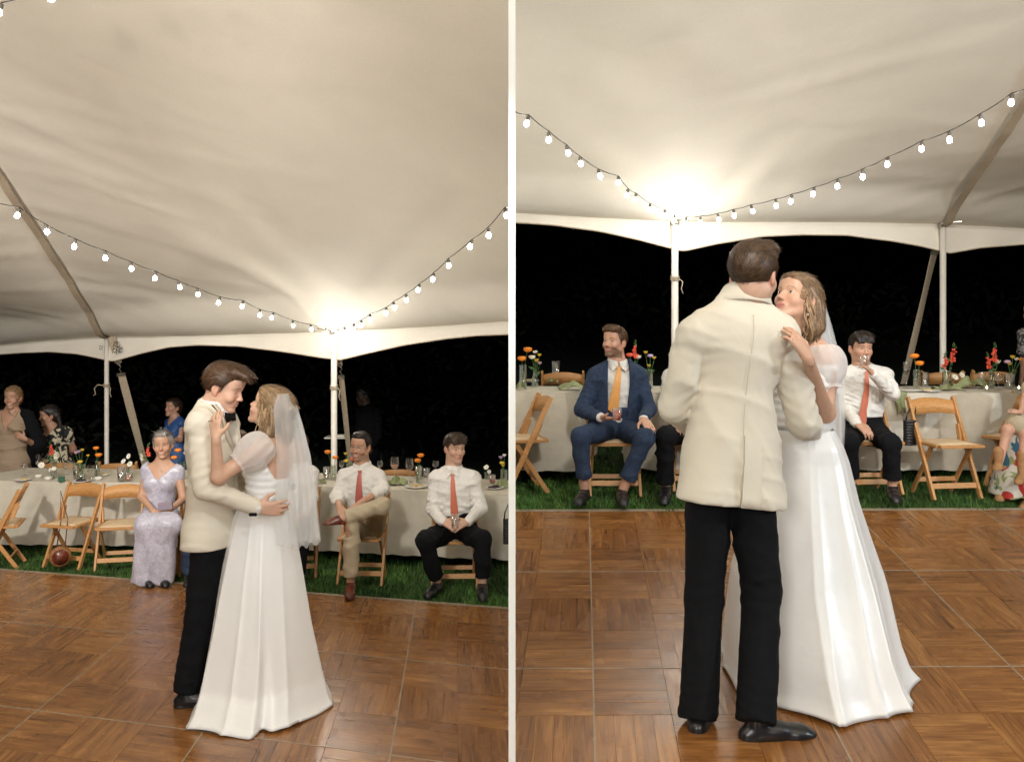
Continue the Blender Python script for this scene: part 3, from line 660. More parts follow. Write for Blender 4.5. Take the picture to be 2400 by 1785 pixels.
def person(label, base, J, group=None, **kw):
    o = dict(DEF); o.update(kw); sc = o['sc']; J = {k: np.array(v, float) if not isinstance(v, (str, tuple, dict)) or len(v) == 3 else v for k, v in J.items()}
    T = empty('person', base, label, 'person', group); f = o['sex'] == 'f'; m = (.86 if f else 1.0) * sc
    hf = J['hf']; B = basis(hf, J.get('hu', (0, 0, 1))); hc = J['head']; hs = o['hs']
    # body: one continuous mesh
    Fb = Field(); add_head(Fb, hc, B, hs, o['sex'], o['jaw'], o['smile'], J['neck'])
    BT, LT = torso(Fb, J, sc * (.98 if o['bare_arms'] else .88), 0, o['sex'], o['top'] != 'none', .05, o['belly'], w=o['w'])
    rt, fw, up = BT.T
    ar = [.050 * m, .040 * m, .040 * m, .026 * m]
    if o['top'] == 'jacket' or o['top'] == 'shirt': arb = [a * .85 for a in ar[:3]] + [ar[3]]
    else: arb = ar
    for s in 'RL':
        limb(Fb, J['s' + s], J['e' + s], J['w' + s], arb, .025)
        hd = J.get('hd' + s)
        if hd is not None: add_hand(Fb, J['w' + s], hd[0], hd[1], hd[2], m * 1.0, hd[3] if len(hd) > 3 else .5)
    if not o['legless']:
        lr = [.080 * m, .056 * m, .055 * m, .036 * m] if o['bare_legs'] else [.07 * m, .045 * m, .045 * m, .034 * m]
        for s in 'RL': limb(Fb, J['h' + s], J['k' + s], J['a' + s], lr, .03)
    fine = [(hc - .16, hc + .16, o['hh'])]
    P, Q = Fb.mesh(o.get('bh', .009), fine); P = smooth_mesh(P, Q, 1, .3)
    cols = face_colors(P, hc, B, hs, o['skin'], o['sex'], o['smile'], o['brow'], o['lip'], o['beard'], o['haircol'], lidless=o['eye'] < .15)
    body = mesh_np('body', P, Q, M['skin'], T, col=cols, base=base)
    if o['eye'] >= .15:
        for s in (-1, 1): add_eye(body, base, hc, B, hs, s, o['look'], o['eye'])
    if o['hair']: add_hair(T, base, hc, B, hs, o['hair'], o['haircol'], n=o['strands'], seed=len(label), extra=o.get('hextra'), tipcol=o.get('tipcol'), L=o.get('hL', .05), lift=o.get('lift', .004), w=o.get('hw', .0022))
    h = o['h']
    R = dict(T=T, base=base, J=J, B=B, BT=BT, o=o, body=Fb)
    # lower garment
    if o['legs'] == 'trousers':
        Ft = Field(); torso(Ft, J, sc, .008, o['sex'], True, .05, shoulder=False, w=o['w'])
        for s in 'RL':
            kn, an, hp = J['k' + s], J['a' + s], J['h' + s]; en = an + unit(kn - an) * o.get('cuff', .03)
            Ft.cap(hp, kn, .094 * m, .072 * m, .018); Ft.cap(kn, en, .070 * m, o.get('cuffr', .060) * m, .02)
        cutp = J['pelvis'] + up * .155 * sc; ends = [(J['a' + s] + unit(J['k' + s] - J['a' + s]) * o.get('cuff', .03), unit(J['k' + s] - J['a' + s])) for s in 'RL']
        def postT(d, x, y, z):
            nf = (x - cutp[0]) * fw[0] + (y - cutp[1]) * fw[1] + (z - cutp[2]) * fw[2]
            d = np.where(nf < .135 * sc, np.maximum(d, (x - cutp[0]) * up[0] + (y - cutp[1]) * up[1] + (z - cutp[2]) * up[2]), d)
            for e, n_ in ends:
                t = -((x - e[0]) * n_[0] + (y - e[1]) * n_[1] + (z - e[2]) * n_[2]); r = (x - e[0]) ** 2 + (y - e[1]) ** 2 + (z - e[2]) ** 2
                d = np.where(r < .15 ** 2, np.maximum(d, t), d)
            return d
        Ft.post.append(postT)
        P, Q = Ft.mesh(h, disp=addf(folds(o.get('tfold', .016), 3 + len(label), 1.3), joint_folds(J, [('h' + s, 'k' + s, 'a' + s) for s in 'RL'] + [('k' + s, 'h' + s, 'pelvis') for s in 'RL'], .0035, len(label), .10, .055), joint_folds(J, [('k' + s, 'a' + s, 'a' + s) for s in 'RL'], .003, len(label), .09, .045))); P = smooth_mesh(P, Q, 1, .4)
        R['trousers'] = mesh_np('trousers', P, Q, M[o['botmat']], T, base=base); R['Ft'] = Ft
    if o['shoes'] and not o['legless']:
        for s in 'RL':
            if ('t' + s) in J: shoe(T, base, J['a' + s], J['t' + s], M[o['shoes']], sc * (.9 if f else 1.0), boot=.10 if o['shoes'] == 'tanboot' else 0)
    # upper garment
    if o['top'] in ('shirt', 'jacket'):
        Fs = Field(); torso(Fs, J, sc, (.012 if o['top'] == 'shirt' else -.004), o['sex'], True, .05, o['belly'], w=o['w']); Fq_ = Field(); torso(Fq_, J, sc, .014, o['sex'], True, .05, o['belly'], w=o['w']); R['Ft0'] = Fq_
        if o['top'] == 'shirt':
            for s in 'RL':
                e, w_ = J['e' + s], J['w' + s]; fr = o['sleeve']
                if fr >= .95: limb(Fs, J['s' + s], e, w_ * .96 + e * .04, [.064 * m, .056 * m, .055 * m, .040 * m], .014); Fs.cap(w_ + unit(e - w_) * .035, w_ + unit(e - w_) * .005, .036 * m, .036 * m, .006)
                elif fr > 0: limb(Fs, J['s' + s], e, e + (w_ - e) * fr, [.064 * m, .060 * m, .056 * m, .054 * m], .014); Fs.cap(e + (w_ - e) * fr, e + (w_ - e) * (fr + .12), .055 * m, .054 * m, .008)
                else: Fs.cap(J['s' + s], J['s' + s] * .45 + e * .55, .066 * m, .066 * m, .03)
        Nk = J['neck']; hip = J['pelvis'] + up * (.02 if o['top'] == 'jacket' else .10) * sc
        def postS(d, x, y, z): return np.maximum(d, -((x - hip[0]) * up[0] + (y - hip[1]) * up[1] + (z - hip[2]) * up[2])) if True else d
        lowr = .16 * sc
        def postS(d, x, y, z):
            t = -((x - hip[0]) * up[0] + (y - hip[1]) * up[1] + (z - hip[2]) * up[2]); rr_ = np.sqrt((x - hip[0]) ** 2 + (y - hip[1]) ** 2 + (z - hip[2]) ** 2)
            u = np.abs((x - hip[0]) * rt[0] + (y - hip[1]) * rt[1] + (z - hip[2]) * rt[2]); v = np.abs((x - hip[0]) * fw[0] + (y - hip[1]) * fw[1] + (z - hip[2]) * fw[2])
            return np.where((u < .17 * sc) & (v < .14 * sc) & (t < .2), np.maximum(d, t), d)
        Fs.post.append(postS)
        nd = unit(hc - Nk)
        if not f:
            tl = unit(nd * .6 + up * .4); CT = lambda a, r, z: Nk + rt * math.cos(a) * r * sc + fw * (math.sin(a) * r * 1.03 + .004) * sc + tl * (z - .016 * math.sin(a)) * sc
            mb = MB(); prof = [(.072, -.012), (.068, .025), (.067, .050), (.071, .054), (.076, .047), (.084, .012), (.081, .006)]; n = 40; V = []
            for i in range(n + 1):
                a_ = math.pi / 2 + .10 + (2 * math.pi - .20) * i / n
                for (r_, z_) in prof: V.append(CT(a_, r_, z_ + .004 * math.sin(3 * a_)))
            mb.add(V, grid_faces(n + 1, len(prof)))
            for s_ in (-1, 1):
                a0 = math.pi / 2 - s_ * .12; a1 = math.pi / 2 - s_ * 1.15; am = math.pi / 2 - s_ * .62
                tip = Nk + fw * .108 * sc + rt * s_ * .050 * sc - up * .040 * sc
                P5 = [CT(a0, .076, .036), CT(am, .079, .038), CT(a1, .081, .030), CT(a1, .088, .004), tip, CT(a0, .090, .012)]
                P6 = [p - fw * .006 - up * .002 for p in P5]; mb.add(P5 + P6, [(0, 1, 2, 3, 4, 5), (11, 10, 9, 8, 7, 6)] + [(i, i + 6, (i + 1) % 6 + 6, (i + 1) % 6) for i in range(6)])
            mb.build('collar', M[o['topmat'] if o['top'] == 'shirt' else 'shirt'], T, False, base)
            if o['top'] == 'shirt' and o.get('placket', True):
                mb = MB(); mb2 = MB(); rows = []
                for i in range(12):
                    t_ = i / 11; c_ = Nk * (1 - t_) + (J['pelvis'] + up * .10) * t_ - up * .03 * (1 - t_); p_ = march(Fq_, c_ + fw * .35, -fw) + fw * .004
                    rows.append([p_ - rt * .016 * sc, p_ + rt * .016 * sc])
                mb.add(np.array(rows).reshape(-1, 3), grid_faces(12, 2)); mb.build('placket', M[o['topmat']], T, True, base)
        P, Q = Fs.mesh(h * (.85 if o['top'] == 'shirt' else 1.0), disp=addf(folds(o.get('sfold', .014), 9 + len(label), 1.5), joint_folds(J, [('s' + s, 'e' + s, 'w' + s) for s in 'RL'], .0055, len(label), .12, .036), joint_folds(dict(J, b_=J['pelvis'] + up * .12, c_=J['pelvis'] + up * .4), [('pelvis', 'b_', 'c_')], .004, 2, .16, .06))); P = smooth_mesh(P, Q, 1, .35)
        R['shirt'] = mesh_np('shirt', P, Q, M[o['topmat'] if o['top'] == 'shirt' else 'shirt'], T, base=base); R['Fs'] = Fs
        if o['top'] == 'jacket':
            Fj = Field(); torso(Fj, J, sc, .021, o['sex'], True, .06, o['belly'], w=o['w'])
            hem = J['hem'] if 'hem' in J else J['pelvis'] - up * .18 * sc
            hc_ = J['pelvis'] * .5 + hem * .5
            for s in (-1, 1):
                Fj.cap(J['pelvis'] + up * .16 * sc + rt * s * .05 * sc, hem + rt * s * .085 * sc * o.get('flare', 1), .115 * sc, .125 * sc * o.get('flare', 1), .05, flat=fw, f=.92)
            cl = o.get('cuffin', .93)
            for s in 'RL':
                e, w_ = J['e' + s], J['w' + s]; we = e + (w_ - e) * cl
                limb(Fj, J['s' + s] - up * .004, e, we, [.069 * m, .060 * m, .058 * m, .045 * m], .012)
                # shirt cuff
            vt, vb, vw, vo = J['neck'] + up * .02 * sc, hem, o.get('vwid', .055) * sc, o.get('vopen', .30)
            def postJ(d, x, y, z):
                a = (x - Nk[0]) * rt[0] + (y - Nk[1]) * rt[1] + (z - Nk[2]) * rt[2]; b = (x - Nk[0]) * fw[0] + (y - Nk[1]) * fw[1] + (z - Nk[2]) * fw[2]; c = (x - Nk[0]) * up[0] + (y - Nk[1]) * up[1] + (z - Nk[2]) * up[2]
                wz = np.interp(-c / sc, [-.05, .02, .12, vo, vo + .12, vo + .30, .9], o.get('vprof', [.062, .060, .055, .006, .004, .03, .06])) * sc
                e = np.minimum(wz - np.abs(a), b + .02)
                d = np.where(c > -.95, np.maximum(d, e), d)
                t = (hem[0] - x) * up[0] + (hem[1] - y) * up[1] + (hem[2] - z) * up[2]
                u = np.abs(a); near = (u < .26 * sc) & (np.abs(b) < .26 * sc)
                rnk = np.sqrt((a / .082) ** 2 + ((b - .01) / .080) ** 2) / sc
                d = np.maximum(d, np.where(c > -.0 * sc, (1 - rnk) * .07, -1))
                return np.where(near & (t > -.02), np.maximum(d, t), d)
            Fj.post.append(postJ)
            P, Q = Fj.mesh(h, disp=addf(folds(o.get('jfold', .016), 5 + len(label), 1.2), joint_folds(J, [('s' + s, 'e' + s, 'w' + s) for s in 'RL'], .0045, len(label), .13, .045), joint_folds(J, [('e' + s, 's' + s, 'neck') for s in 'RL'], .004, len(label) + 1, .10, .05))); P = smooth_mesh(P, Q, 1, .4)
            jk = mesh_np('jacket', P, Q, M[o['jacketmat']], T, base=base); R['Fj'] = Fj; R['jacket'] = jk
            # lapels: thin boards lying on the jacket front
            if o.get('lapels', True):
                for s in (-1, 1):
                    prof = [(-.035, .066, .095), (.02, .060, .105), (.06, .057, .125), (.085, .055, .120), (.15, .042, .098), (.22, .026, .065), (vo, .006, .014)]; V = []
                    for (cz, a0, a1) in prof:
                        for u in (0, .33, .66, 1):
                            a = (a0 + (a1 - a0) * u) * sc * s; pt = Nk - up * cz * sc + rt * a
                            bb = march(Fj, pt + fw * .35, -fw, mx=.5)
                            if (bb - pt) @ fw < -.02: bb = pt + fw * .02
                            V.append(bb + fw * (.006 + .004 * math.sin(u * 3)))
                    V = np.array(V); fq = grid_faces(len(prof), 4); n = len(V); V2 = V - fw * .007
                    mb = MB(); mb.add(np.concatenate([V, V2]), [tuple(q) for q in fq] + [tuple(q[::-1] + n) for q in fq] + [(i * 4 + 3, i * 4 + 7, i * 4 + 7 + n, i * 4 + 3 + n) for i in range(len(prof) - 1)] + [(i * 4, i * 4 + n, i * 4 + 4 + n, i * 4 + 4) for i in range(len(prof) - 1)])
                    mb.build('lapel', M[o['jacketmat']], jk, True, base)
            for s in 'RL':
                e, w_ = J['e' + s], J['w' + s]; dd_ = unit(w_ - e); we = e + (w_ - e) * cl; Fc = Field(); Fc.cap(we - dd_ * .03, we + dd_ * .012, .038 * m, .037 * m, .01); P, Q = Fc.mesh(.008); mesh_np('shirt_cuff', P, Q, M['shirt'], T, base=base)
            # jacket collar round the back of the neck
            tl = unit(unit(hc - Nk) * .5 + up * .5); mb = MB(); prof = [(.080, -.020), (.077, .018), (.078, .038), (.082, .043), (.088, .036), (.103, -.010), (.113, -.028), (.111, -.033)]; n = 30; V = []
            for i in range(n + 1):
                a_ = math.pi - .45 + (math.pi + .9) * i / n; e_ = abs(i / n - .5) * 2
                for k_, (r_, z_) in enumerate(prof): V.append(Nk + rt * math.cos(a_) * r_ * sc + fw * (math.sin(a_) * r_ * .98 + .004) * sc + tl * (z_ - .020 * math.sin(a_) - .010 * (e_ > .8)) * sc)
            mb.add(V, grid_faces(n + 1, len(prof))); mb.build('jacket_collar', M[o['jacketmat']], jk, True, base)
    if o['top'] == 'dress':
        Fs = Field(); torso(Fs, J, sc, .010, 'f', True, .045, o['belly'], w=o['w'])
        for s in 'RL':
            if o.get('capsleeve', 0): Fs.cap(J['s' + s] - up * .01, J['s' + s] + (J['e' + s] - J['s' + s]) * o['capsleeve'], .060 * m, .060 * m, .03)
        for a, b, r0, r1 in o.get('skirt', []): Fs.cap(a, b, r0, r1, .06)
        Nk = J['neck']; vd = o.get('vneck', .13); vs = o.get('vside', .10)
        cutb = o.get('cutbottom')
        def postD(d, x, y, z):
            a = (x - Nk[0]) * rt[0] + (y - Nk[1]) * rt[1] + (z - Nk[2]) * rt[2]; b = (x - Nk[0]) * fw[0] + (y - Nk[1]) * fw[1] + (z - Nk[2]) * fw[2]; c = (x - Nk[0]) * up[0] + (y - Nk[1]) * up[1] + (z - Nk[2]) * up[2]
            dep = np.where(b > 0, vd, o.get('vback', .06)) * sc
            e = np.minimum(c + dep * (1 - np.abs(a) / (vs * sc)), vs * sc * 1.02 - np.abs(a))
            d = np.maximum(d, e)
            if cutb is not None: d = np.maximum(d, cutb - z)
            return d
        Fs.post.append(postD)
        P, Q = Fs.mesh(h, disp=folds(o.get('dfold', .014), 4 + len(label), .8)); P = smooth_mesh(P, Q, 1, .3)
        R['dress'] = mesh_np('dress', P, Q, M[o['topmat']], T, base=base); R['Fs'] = Fs
    return R
# ------------------------------------------------------------------ the setting: lawn, dance floors, added partition
def sheet(name, pts, mat, kind='structure', dz=0.0):
    V = [(x, y, ground(x if side is None else side, y) + dz) for (x, y, side) in pts]
    o = mesh_np(name, np.array(V), [tuple(range(len(V)))], mat, smooth=False); return tag(o, kind=kind)
sheet('lawn', [(-60, -8, -1), (-.0, -8, -1), (-.0, 80, -1), (-60, 80, -1)], M['soil'], dz=-.03)
sheet('lawn', [(.0, -8, 1), (60, -8, 1), (60, 80, 1), (.0, 80, 1)], M['soil'], dz=-.03)
mb = MB(); mb.box((0, 3.10 + 5.4, 1.75), (.0235, 10.8, 6.2)); pw = mb.build('added_partition', M['white'])  # added divider between the two bays; the tent has no such wall
tag(pw, kind='structure')

def dance_floor(org, u, v, cols, rows, side, seed):
    root = empty('dance_floor', (org[0], org[1], ground(side, org[1]))); root['kind'] = 'structure'
    rr = random.Random(seed); k = KL if side < 0 else KR
    u = np.array(u, float); v = np.array(v, float)
    def p3(a, b, z=0): q = u * a + v * b; return (q[0], q[1], q[1] * k + z)
    # block meshes: four slats each, along u or along v
    meshes = []
    N = 3; gap = .004
    for orient in (0, 1):
        for var in range(3):
            V = []; Fq = []; uv = []; tone = []
            for s in range(4):
                a0, a1 = s / 4, (s + 1) / 4; g = .0035; e = .004
                ra = (a0 + g / 2, a1 - g / 2); rb = (e, 1 - e)
                zt = .012 + rr.uniform(-.0003, .0003); tn = rr.random(); off = rr.random() * 9
                c = [(rb[0], ra[0]), (rb[1], ra[0]), (rb[1], ra[1]), (rb[0], ra[1])]; n = len(V)
                for z in (0, zt):
                    for (b, a) in c:
                        x, y = (b, a) if orient == 0 else (a, b)
                        V.append(p3(x / N, y / N, z)); uv.append((b * .3 + off, a * .3)); tone.append(tn)
                Fq += [(n + 4, n + 5, n + 6, n + 7)] + [(n + i, n + (i + 1) % 4, n + 4 + (i + 1) % 4, n + 4 + i) for i in range(4)]
            me = bpy.data.meshes.new('parquet_block'); me.from_pydata(V, [], Fq if np.cross(u, v) > 0 else [f[::-1] for f in Fq]); me.materials.append(M['parquet'])
            l = me.uv_layers.new(name='UVMap')
            for lp in me.loops: l.data[lp.index].uv = uv[lp.vertex_index]
            at = me.attributes.new('tone', 'FLOAT', 'POINT'); at.data.foreach_set('value', tone)
            meshes.append(me)
    bm_ = MB()
    e0 = .006
    P0 = [p3(e0, e0, -.03), p3(1 - e0, e0, -.03), p3(1 - e0, 1 - e0, -.03), p3(e0, 1 - e0, -.03), p3(e0, e0, .003), p3(1 - e0, e0, .003), p3(1 - e0, 1 - e0, .003), p3(e0, 1 - e0, .003)]
    bm_.add(P0, [(0, 3, 2, 1), (4, 5, 6, 7), (0, 1, 5, 4), (1, 2, 6, 5), (2, 3, 7, 6), (3, 0, 4, 7)])
    pan = None
    em = MB(); w = .0065
    for (a0, b0, a1, b1) in ((-w / 2, -w / 2, 1 + w / 2, w * .5), (-w / 2, -w / 2, w * .6, 1 + w / 2)):
        em.add([p3(a0, b0, -.01), p3(a1, b0, -.01), p3(a1, b1, -.01), p3(a0, b1, -.01), p3(a0, b0, .0172), p3(a1, b0, .0172), p3(a1, b1, .0172), p3(a0, b1, .0172)],
               [(4, 5, 6, 7), (0, 1, 5, 4), (1, 2, 6, 5), (2, 3, 7, 6), (3, 0, 4, 7)])
    for i in range(*cols):
        for j in range(*rows):
            q = p3(i, j)
            xs = [q[0] + org[0] + (u * a + v * b)[0] for a in (0, 1) for b in (0, 1)]
            cross = (min(xs) < -.013 < max(xs)) if side < 0 else (min(xs) < .013 < max(xs))
            if (side < 0 and min(xs) > -.02) or (side > 0 and max(xs) < .02): continue
            if pan is None:
                tmp = bm_.build('floor_panel', M['blackcloth'], root); pan = tmp.data; bpy.data.objects.remove(tmp)
                tmp = em.build('panel_edge', M['edge'], root); edge_me = tmp.data; bpy.data.objects.remove(tmp)
            p = bpy.data.objects.new('floor_panel', pan); COL.objects.link(p); p.parent = root; p.location = q
            ed = bpy.data.objects.new('panel_edge', edge_me); COL.objects.link(ed); ed.parent = p
            objs = [(p, True), (ed, True)]
            for a in range(N):
                for b in range(N):
                    ctr = u * (i + (a + .5) / N) + v * (j + (b + .5) / N) + np.array(org)
                    if ctr[1] < 2.6: continue
                    ox = [((u * (i + (a + da) / N) + v * (j + (b + db) / N))[0] + org[0]) for da in (0, 1) for db in (0, 1)]
                    if side < 0 and min(ox) > -.012: continue
                    if side > 0 and max(ox) < .012: continue
                    c = bpy.data.objects.new('parquet_block', meshes[((a + b) % 2) * 3 + rr.randrange(3)]); COL.objects.link(c); c.parent = p
                    c.location = p3(a / N, b / N, .004); objs.append((c, (side < 0 and max(ox) > -.012) or (side > 0 and min(ox) < .012)))
            if cross:
                for ob, need in objs:
                    if need: clip_x(ob, -.012 if side < 0 else .012, side)
    return root
def world_loc(o):
    p = Vector((0, 0, 0)); 
    while o: p = p + o.location; o = o.parent
    return p
CLIPPED = {}
def clip_x(o, x, side):
    """keep only the part of a mesh on its own side of the partition (unrotated objects)"""
    import bmesh
    w = world_loc(o); bm = bmesh.new(); bm.from_mesh(o.data)
    bmesh.ops.bisect_plane(bm, geom=bm.verts[:] + bm.edges[:] + bm.faces[:], plane_co=(x - w.x, 0, 0), plane_no=(1, 0, 0) if side < 0 else (-1, 0, 0), clear_outer=True)
    es = [e for e in bm.edges if e.is_boundary]
    me = o.data.copy(); bm.to_mesh(me); bm.free(); o.data = me
fl = dance_floor((-.70, 6.73), (.92, -.265), (.08, -1.32), (-6, 2), (0, 4), -1, 3)
fr = dance_floor((2.252, 6.126), (.87, .01), (-.0885, -1.145), (-3, 3), (0, 4), 1, 5)
# metal trim at the far edge of each floor
def trim(org, u, n0, n1, side, name='floor_edge_trim'):
    k = KL if side < 0 else KR; u = np.array(u); o = np.array(org); mb = MB()
    a = o + u * n0; b = o + u * n1; nrm = np.array([-u[1], u[0]]); nrm = nrm / np.linalg.norm(nrm)
    if side < 0 and b[0] > -.013: b = a + (b - a) * ((-.013 - a[0]) / (b[0] - a[0]))
    if side > 0 and a[0] < .013: a = b + (a - b) * ((.013 - b[0]) / (a[0] - b[0]))
    P = []
    for z in (-.03, .018):
        for q, w in ((a, 0.0), (b, 0.0), (b, .035), (a, .035)): r = q + nrm * w; P.append((r[0], r[1], r[1] * k + z))
    mb.add(P, [(4, 5, 6, 7), (0, 1, 5, 4), (1, 2, 6, 5), (2, 3, 7, 6), (3, 0, 4, 7)]); tag(mb.build(name, M['edge']), kind='structure')
trim((-.70, 6.736), (.92, -.265), -6, 1, -1); trim((2.252, 6.132), (.87, .01), -3, 3, 1)

def blades(side, n, seed):
    r = np.random.default_rng(seed)
    if side < 0:
        x = -r.uniform(0.02, 5.6, n * 2); y0 = 6.73 + (x + .70) * (-.265 / .92) - .01 + .03 * np.sin(x * 13) * r.random(n * 2); y = y0 + r.exponential(.9, n * 2)
    else:
        x = r.uniform(.02, 4.6, n * 2); y0 = 6.126 + (x - 2.25) * .0115 - .00 + .03 * np.sin(x * 11) * r.random(n * 2); y = y0 + r.exponential(.9, n * 2)
    ok = (y < 10.5) & (np.abs(x) < y * .60); cl = np.sin(x * 9 + 2 * np.sin(y * 7)) * np.sin(y * 11 + x * 3); ok &= r.random(n * 2) < .62 + .38 * cl
    x, y = x[ok][:n], y[ok][:n]; n = len(x); cl = cl[ok][:n]
    k = KL if side < 0 else KR; h = r.uniform(.022, .058, n) * (1 + .35 * cl); w = r.uniform(.0022, .0048, n); a = r.uniform(0, 2 * np.pi, n); lean = r.uniform(.1, .9, n) * h
    z = k * y - .03; b = np.stack([x, y, z], 1); sd = np.stack([np.cos(a), np.sin(a), 0 * a], 1); ld = np.stack([-np.sin(a), np.cos(a), 0 * a], 1)
    up = V3(0, 0, 1)
    V = np.stack([b - sd * w[:, None], b + sd * w[:, None], b + sd * w[:, None] * .7 + ld * lean[:, None] * .35 + up * (h * .6)[:, None], b - sd * w[:, None] * .7 + ld * lean[:, None] * .35 + up * (h * .6)[:, None], b + ld * lean[:, None] + up * h[:, None]], 1).reshape(-1, 3)
    i = np.arange(n) * 5; Fq = np.concatenate([np.stack([i, i + 1, i + 2, i + 3], 1), np.stack([i + 3, i + 2, i + 4, i + 4], 1)[:, [0, 1, 2, 3]]])
    # second set as triangles: build through mixed list would be slow, so the tip quad is a thin kite
    V2 = V.copy(); tipx = V[4::5] + sd * .0004
    V = np.concatenate([V, tipx]); Fq[n:, 3] = i + 4; Fq[n:, 2] = len(V2) + np.arange(n)
    Fq[n:] = np.stack([i + 3, i + 2, len(V2) + np.arange(n), i + 4], 1)
    tone = r.uniform(.5, 1.5, n) * (1 + .3 * cl); pt_ = (.75 + .5 * (np.sin(x * 2.3 + 1) * np.sin(y * 3.1 + x) > .1)) * (1 + (r.random(n) < .05) * .9); c = np.stack([.058 * tone * pt_ * r.uniform(.8, 1.5, n), .140 * tone * pt_, .030 * tone * pt_], 1)
    o = mesh_np('grass', V, Fq, M['grass'], smooth=False, col=np.concatenate([np.repeat(c, 5, 0), c])); tag(o, 'short green grass between the dance floor and the tables', 'grass', kind='stuff'); return o
blades(-1, 52000, 1); blades(1, 42000, 2)
# clover leaves and weeds in the lawn
# far hedge in the dark
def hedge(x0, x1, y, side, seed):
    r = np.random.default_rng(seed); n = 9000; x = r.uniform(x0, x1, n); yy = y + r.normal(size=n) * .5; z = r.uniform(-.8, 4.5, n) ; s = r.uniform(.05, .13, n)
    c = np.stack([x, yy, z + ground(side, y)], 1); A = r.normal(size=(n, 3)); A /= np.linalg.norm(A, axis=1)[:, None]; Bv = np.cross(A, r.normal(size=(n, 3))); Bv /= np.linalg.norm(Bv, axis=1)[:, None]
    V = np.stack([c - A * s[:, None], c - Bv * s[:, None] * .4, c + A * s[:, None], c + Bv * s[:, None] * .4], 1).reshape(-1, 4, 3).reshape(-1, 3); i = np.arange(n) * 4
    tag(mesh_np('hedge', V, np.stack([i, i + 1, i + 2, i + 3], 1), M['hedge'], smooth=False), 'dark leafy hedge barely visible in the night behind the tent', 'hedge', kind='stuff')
hedge(-14, -.1, 17, -1, 5); hedge(.1, 14, 17, 1, 6)

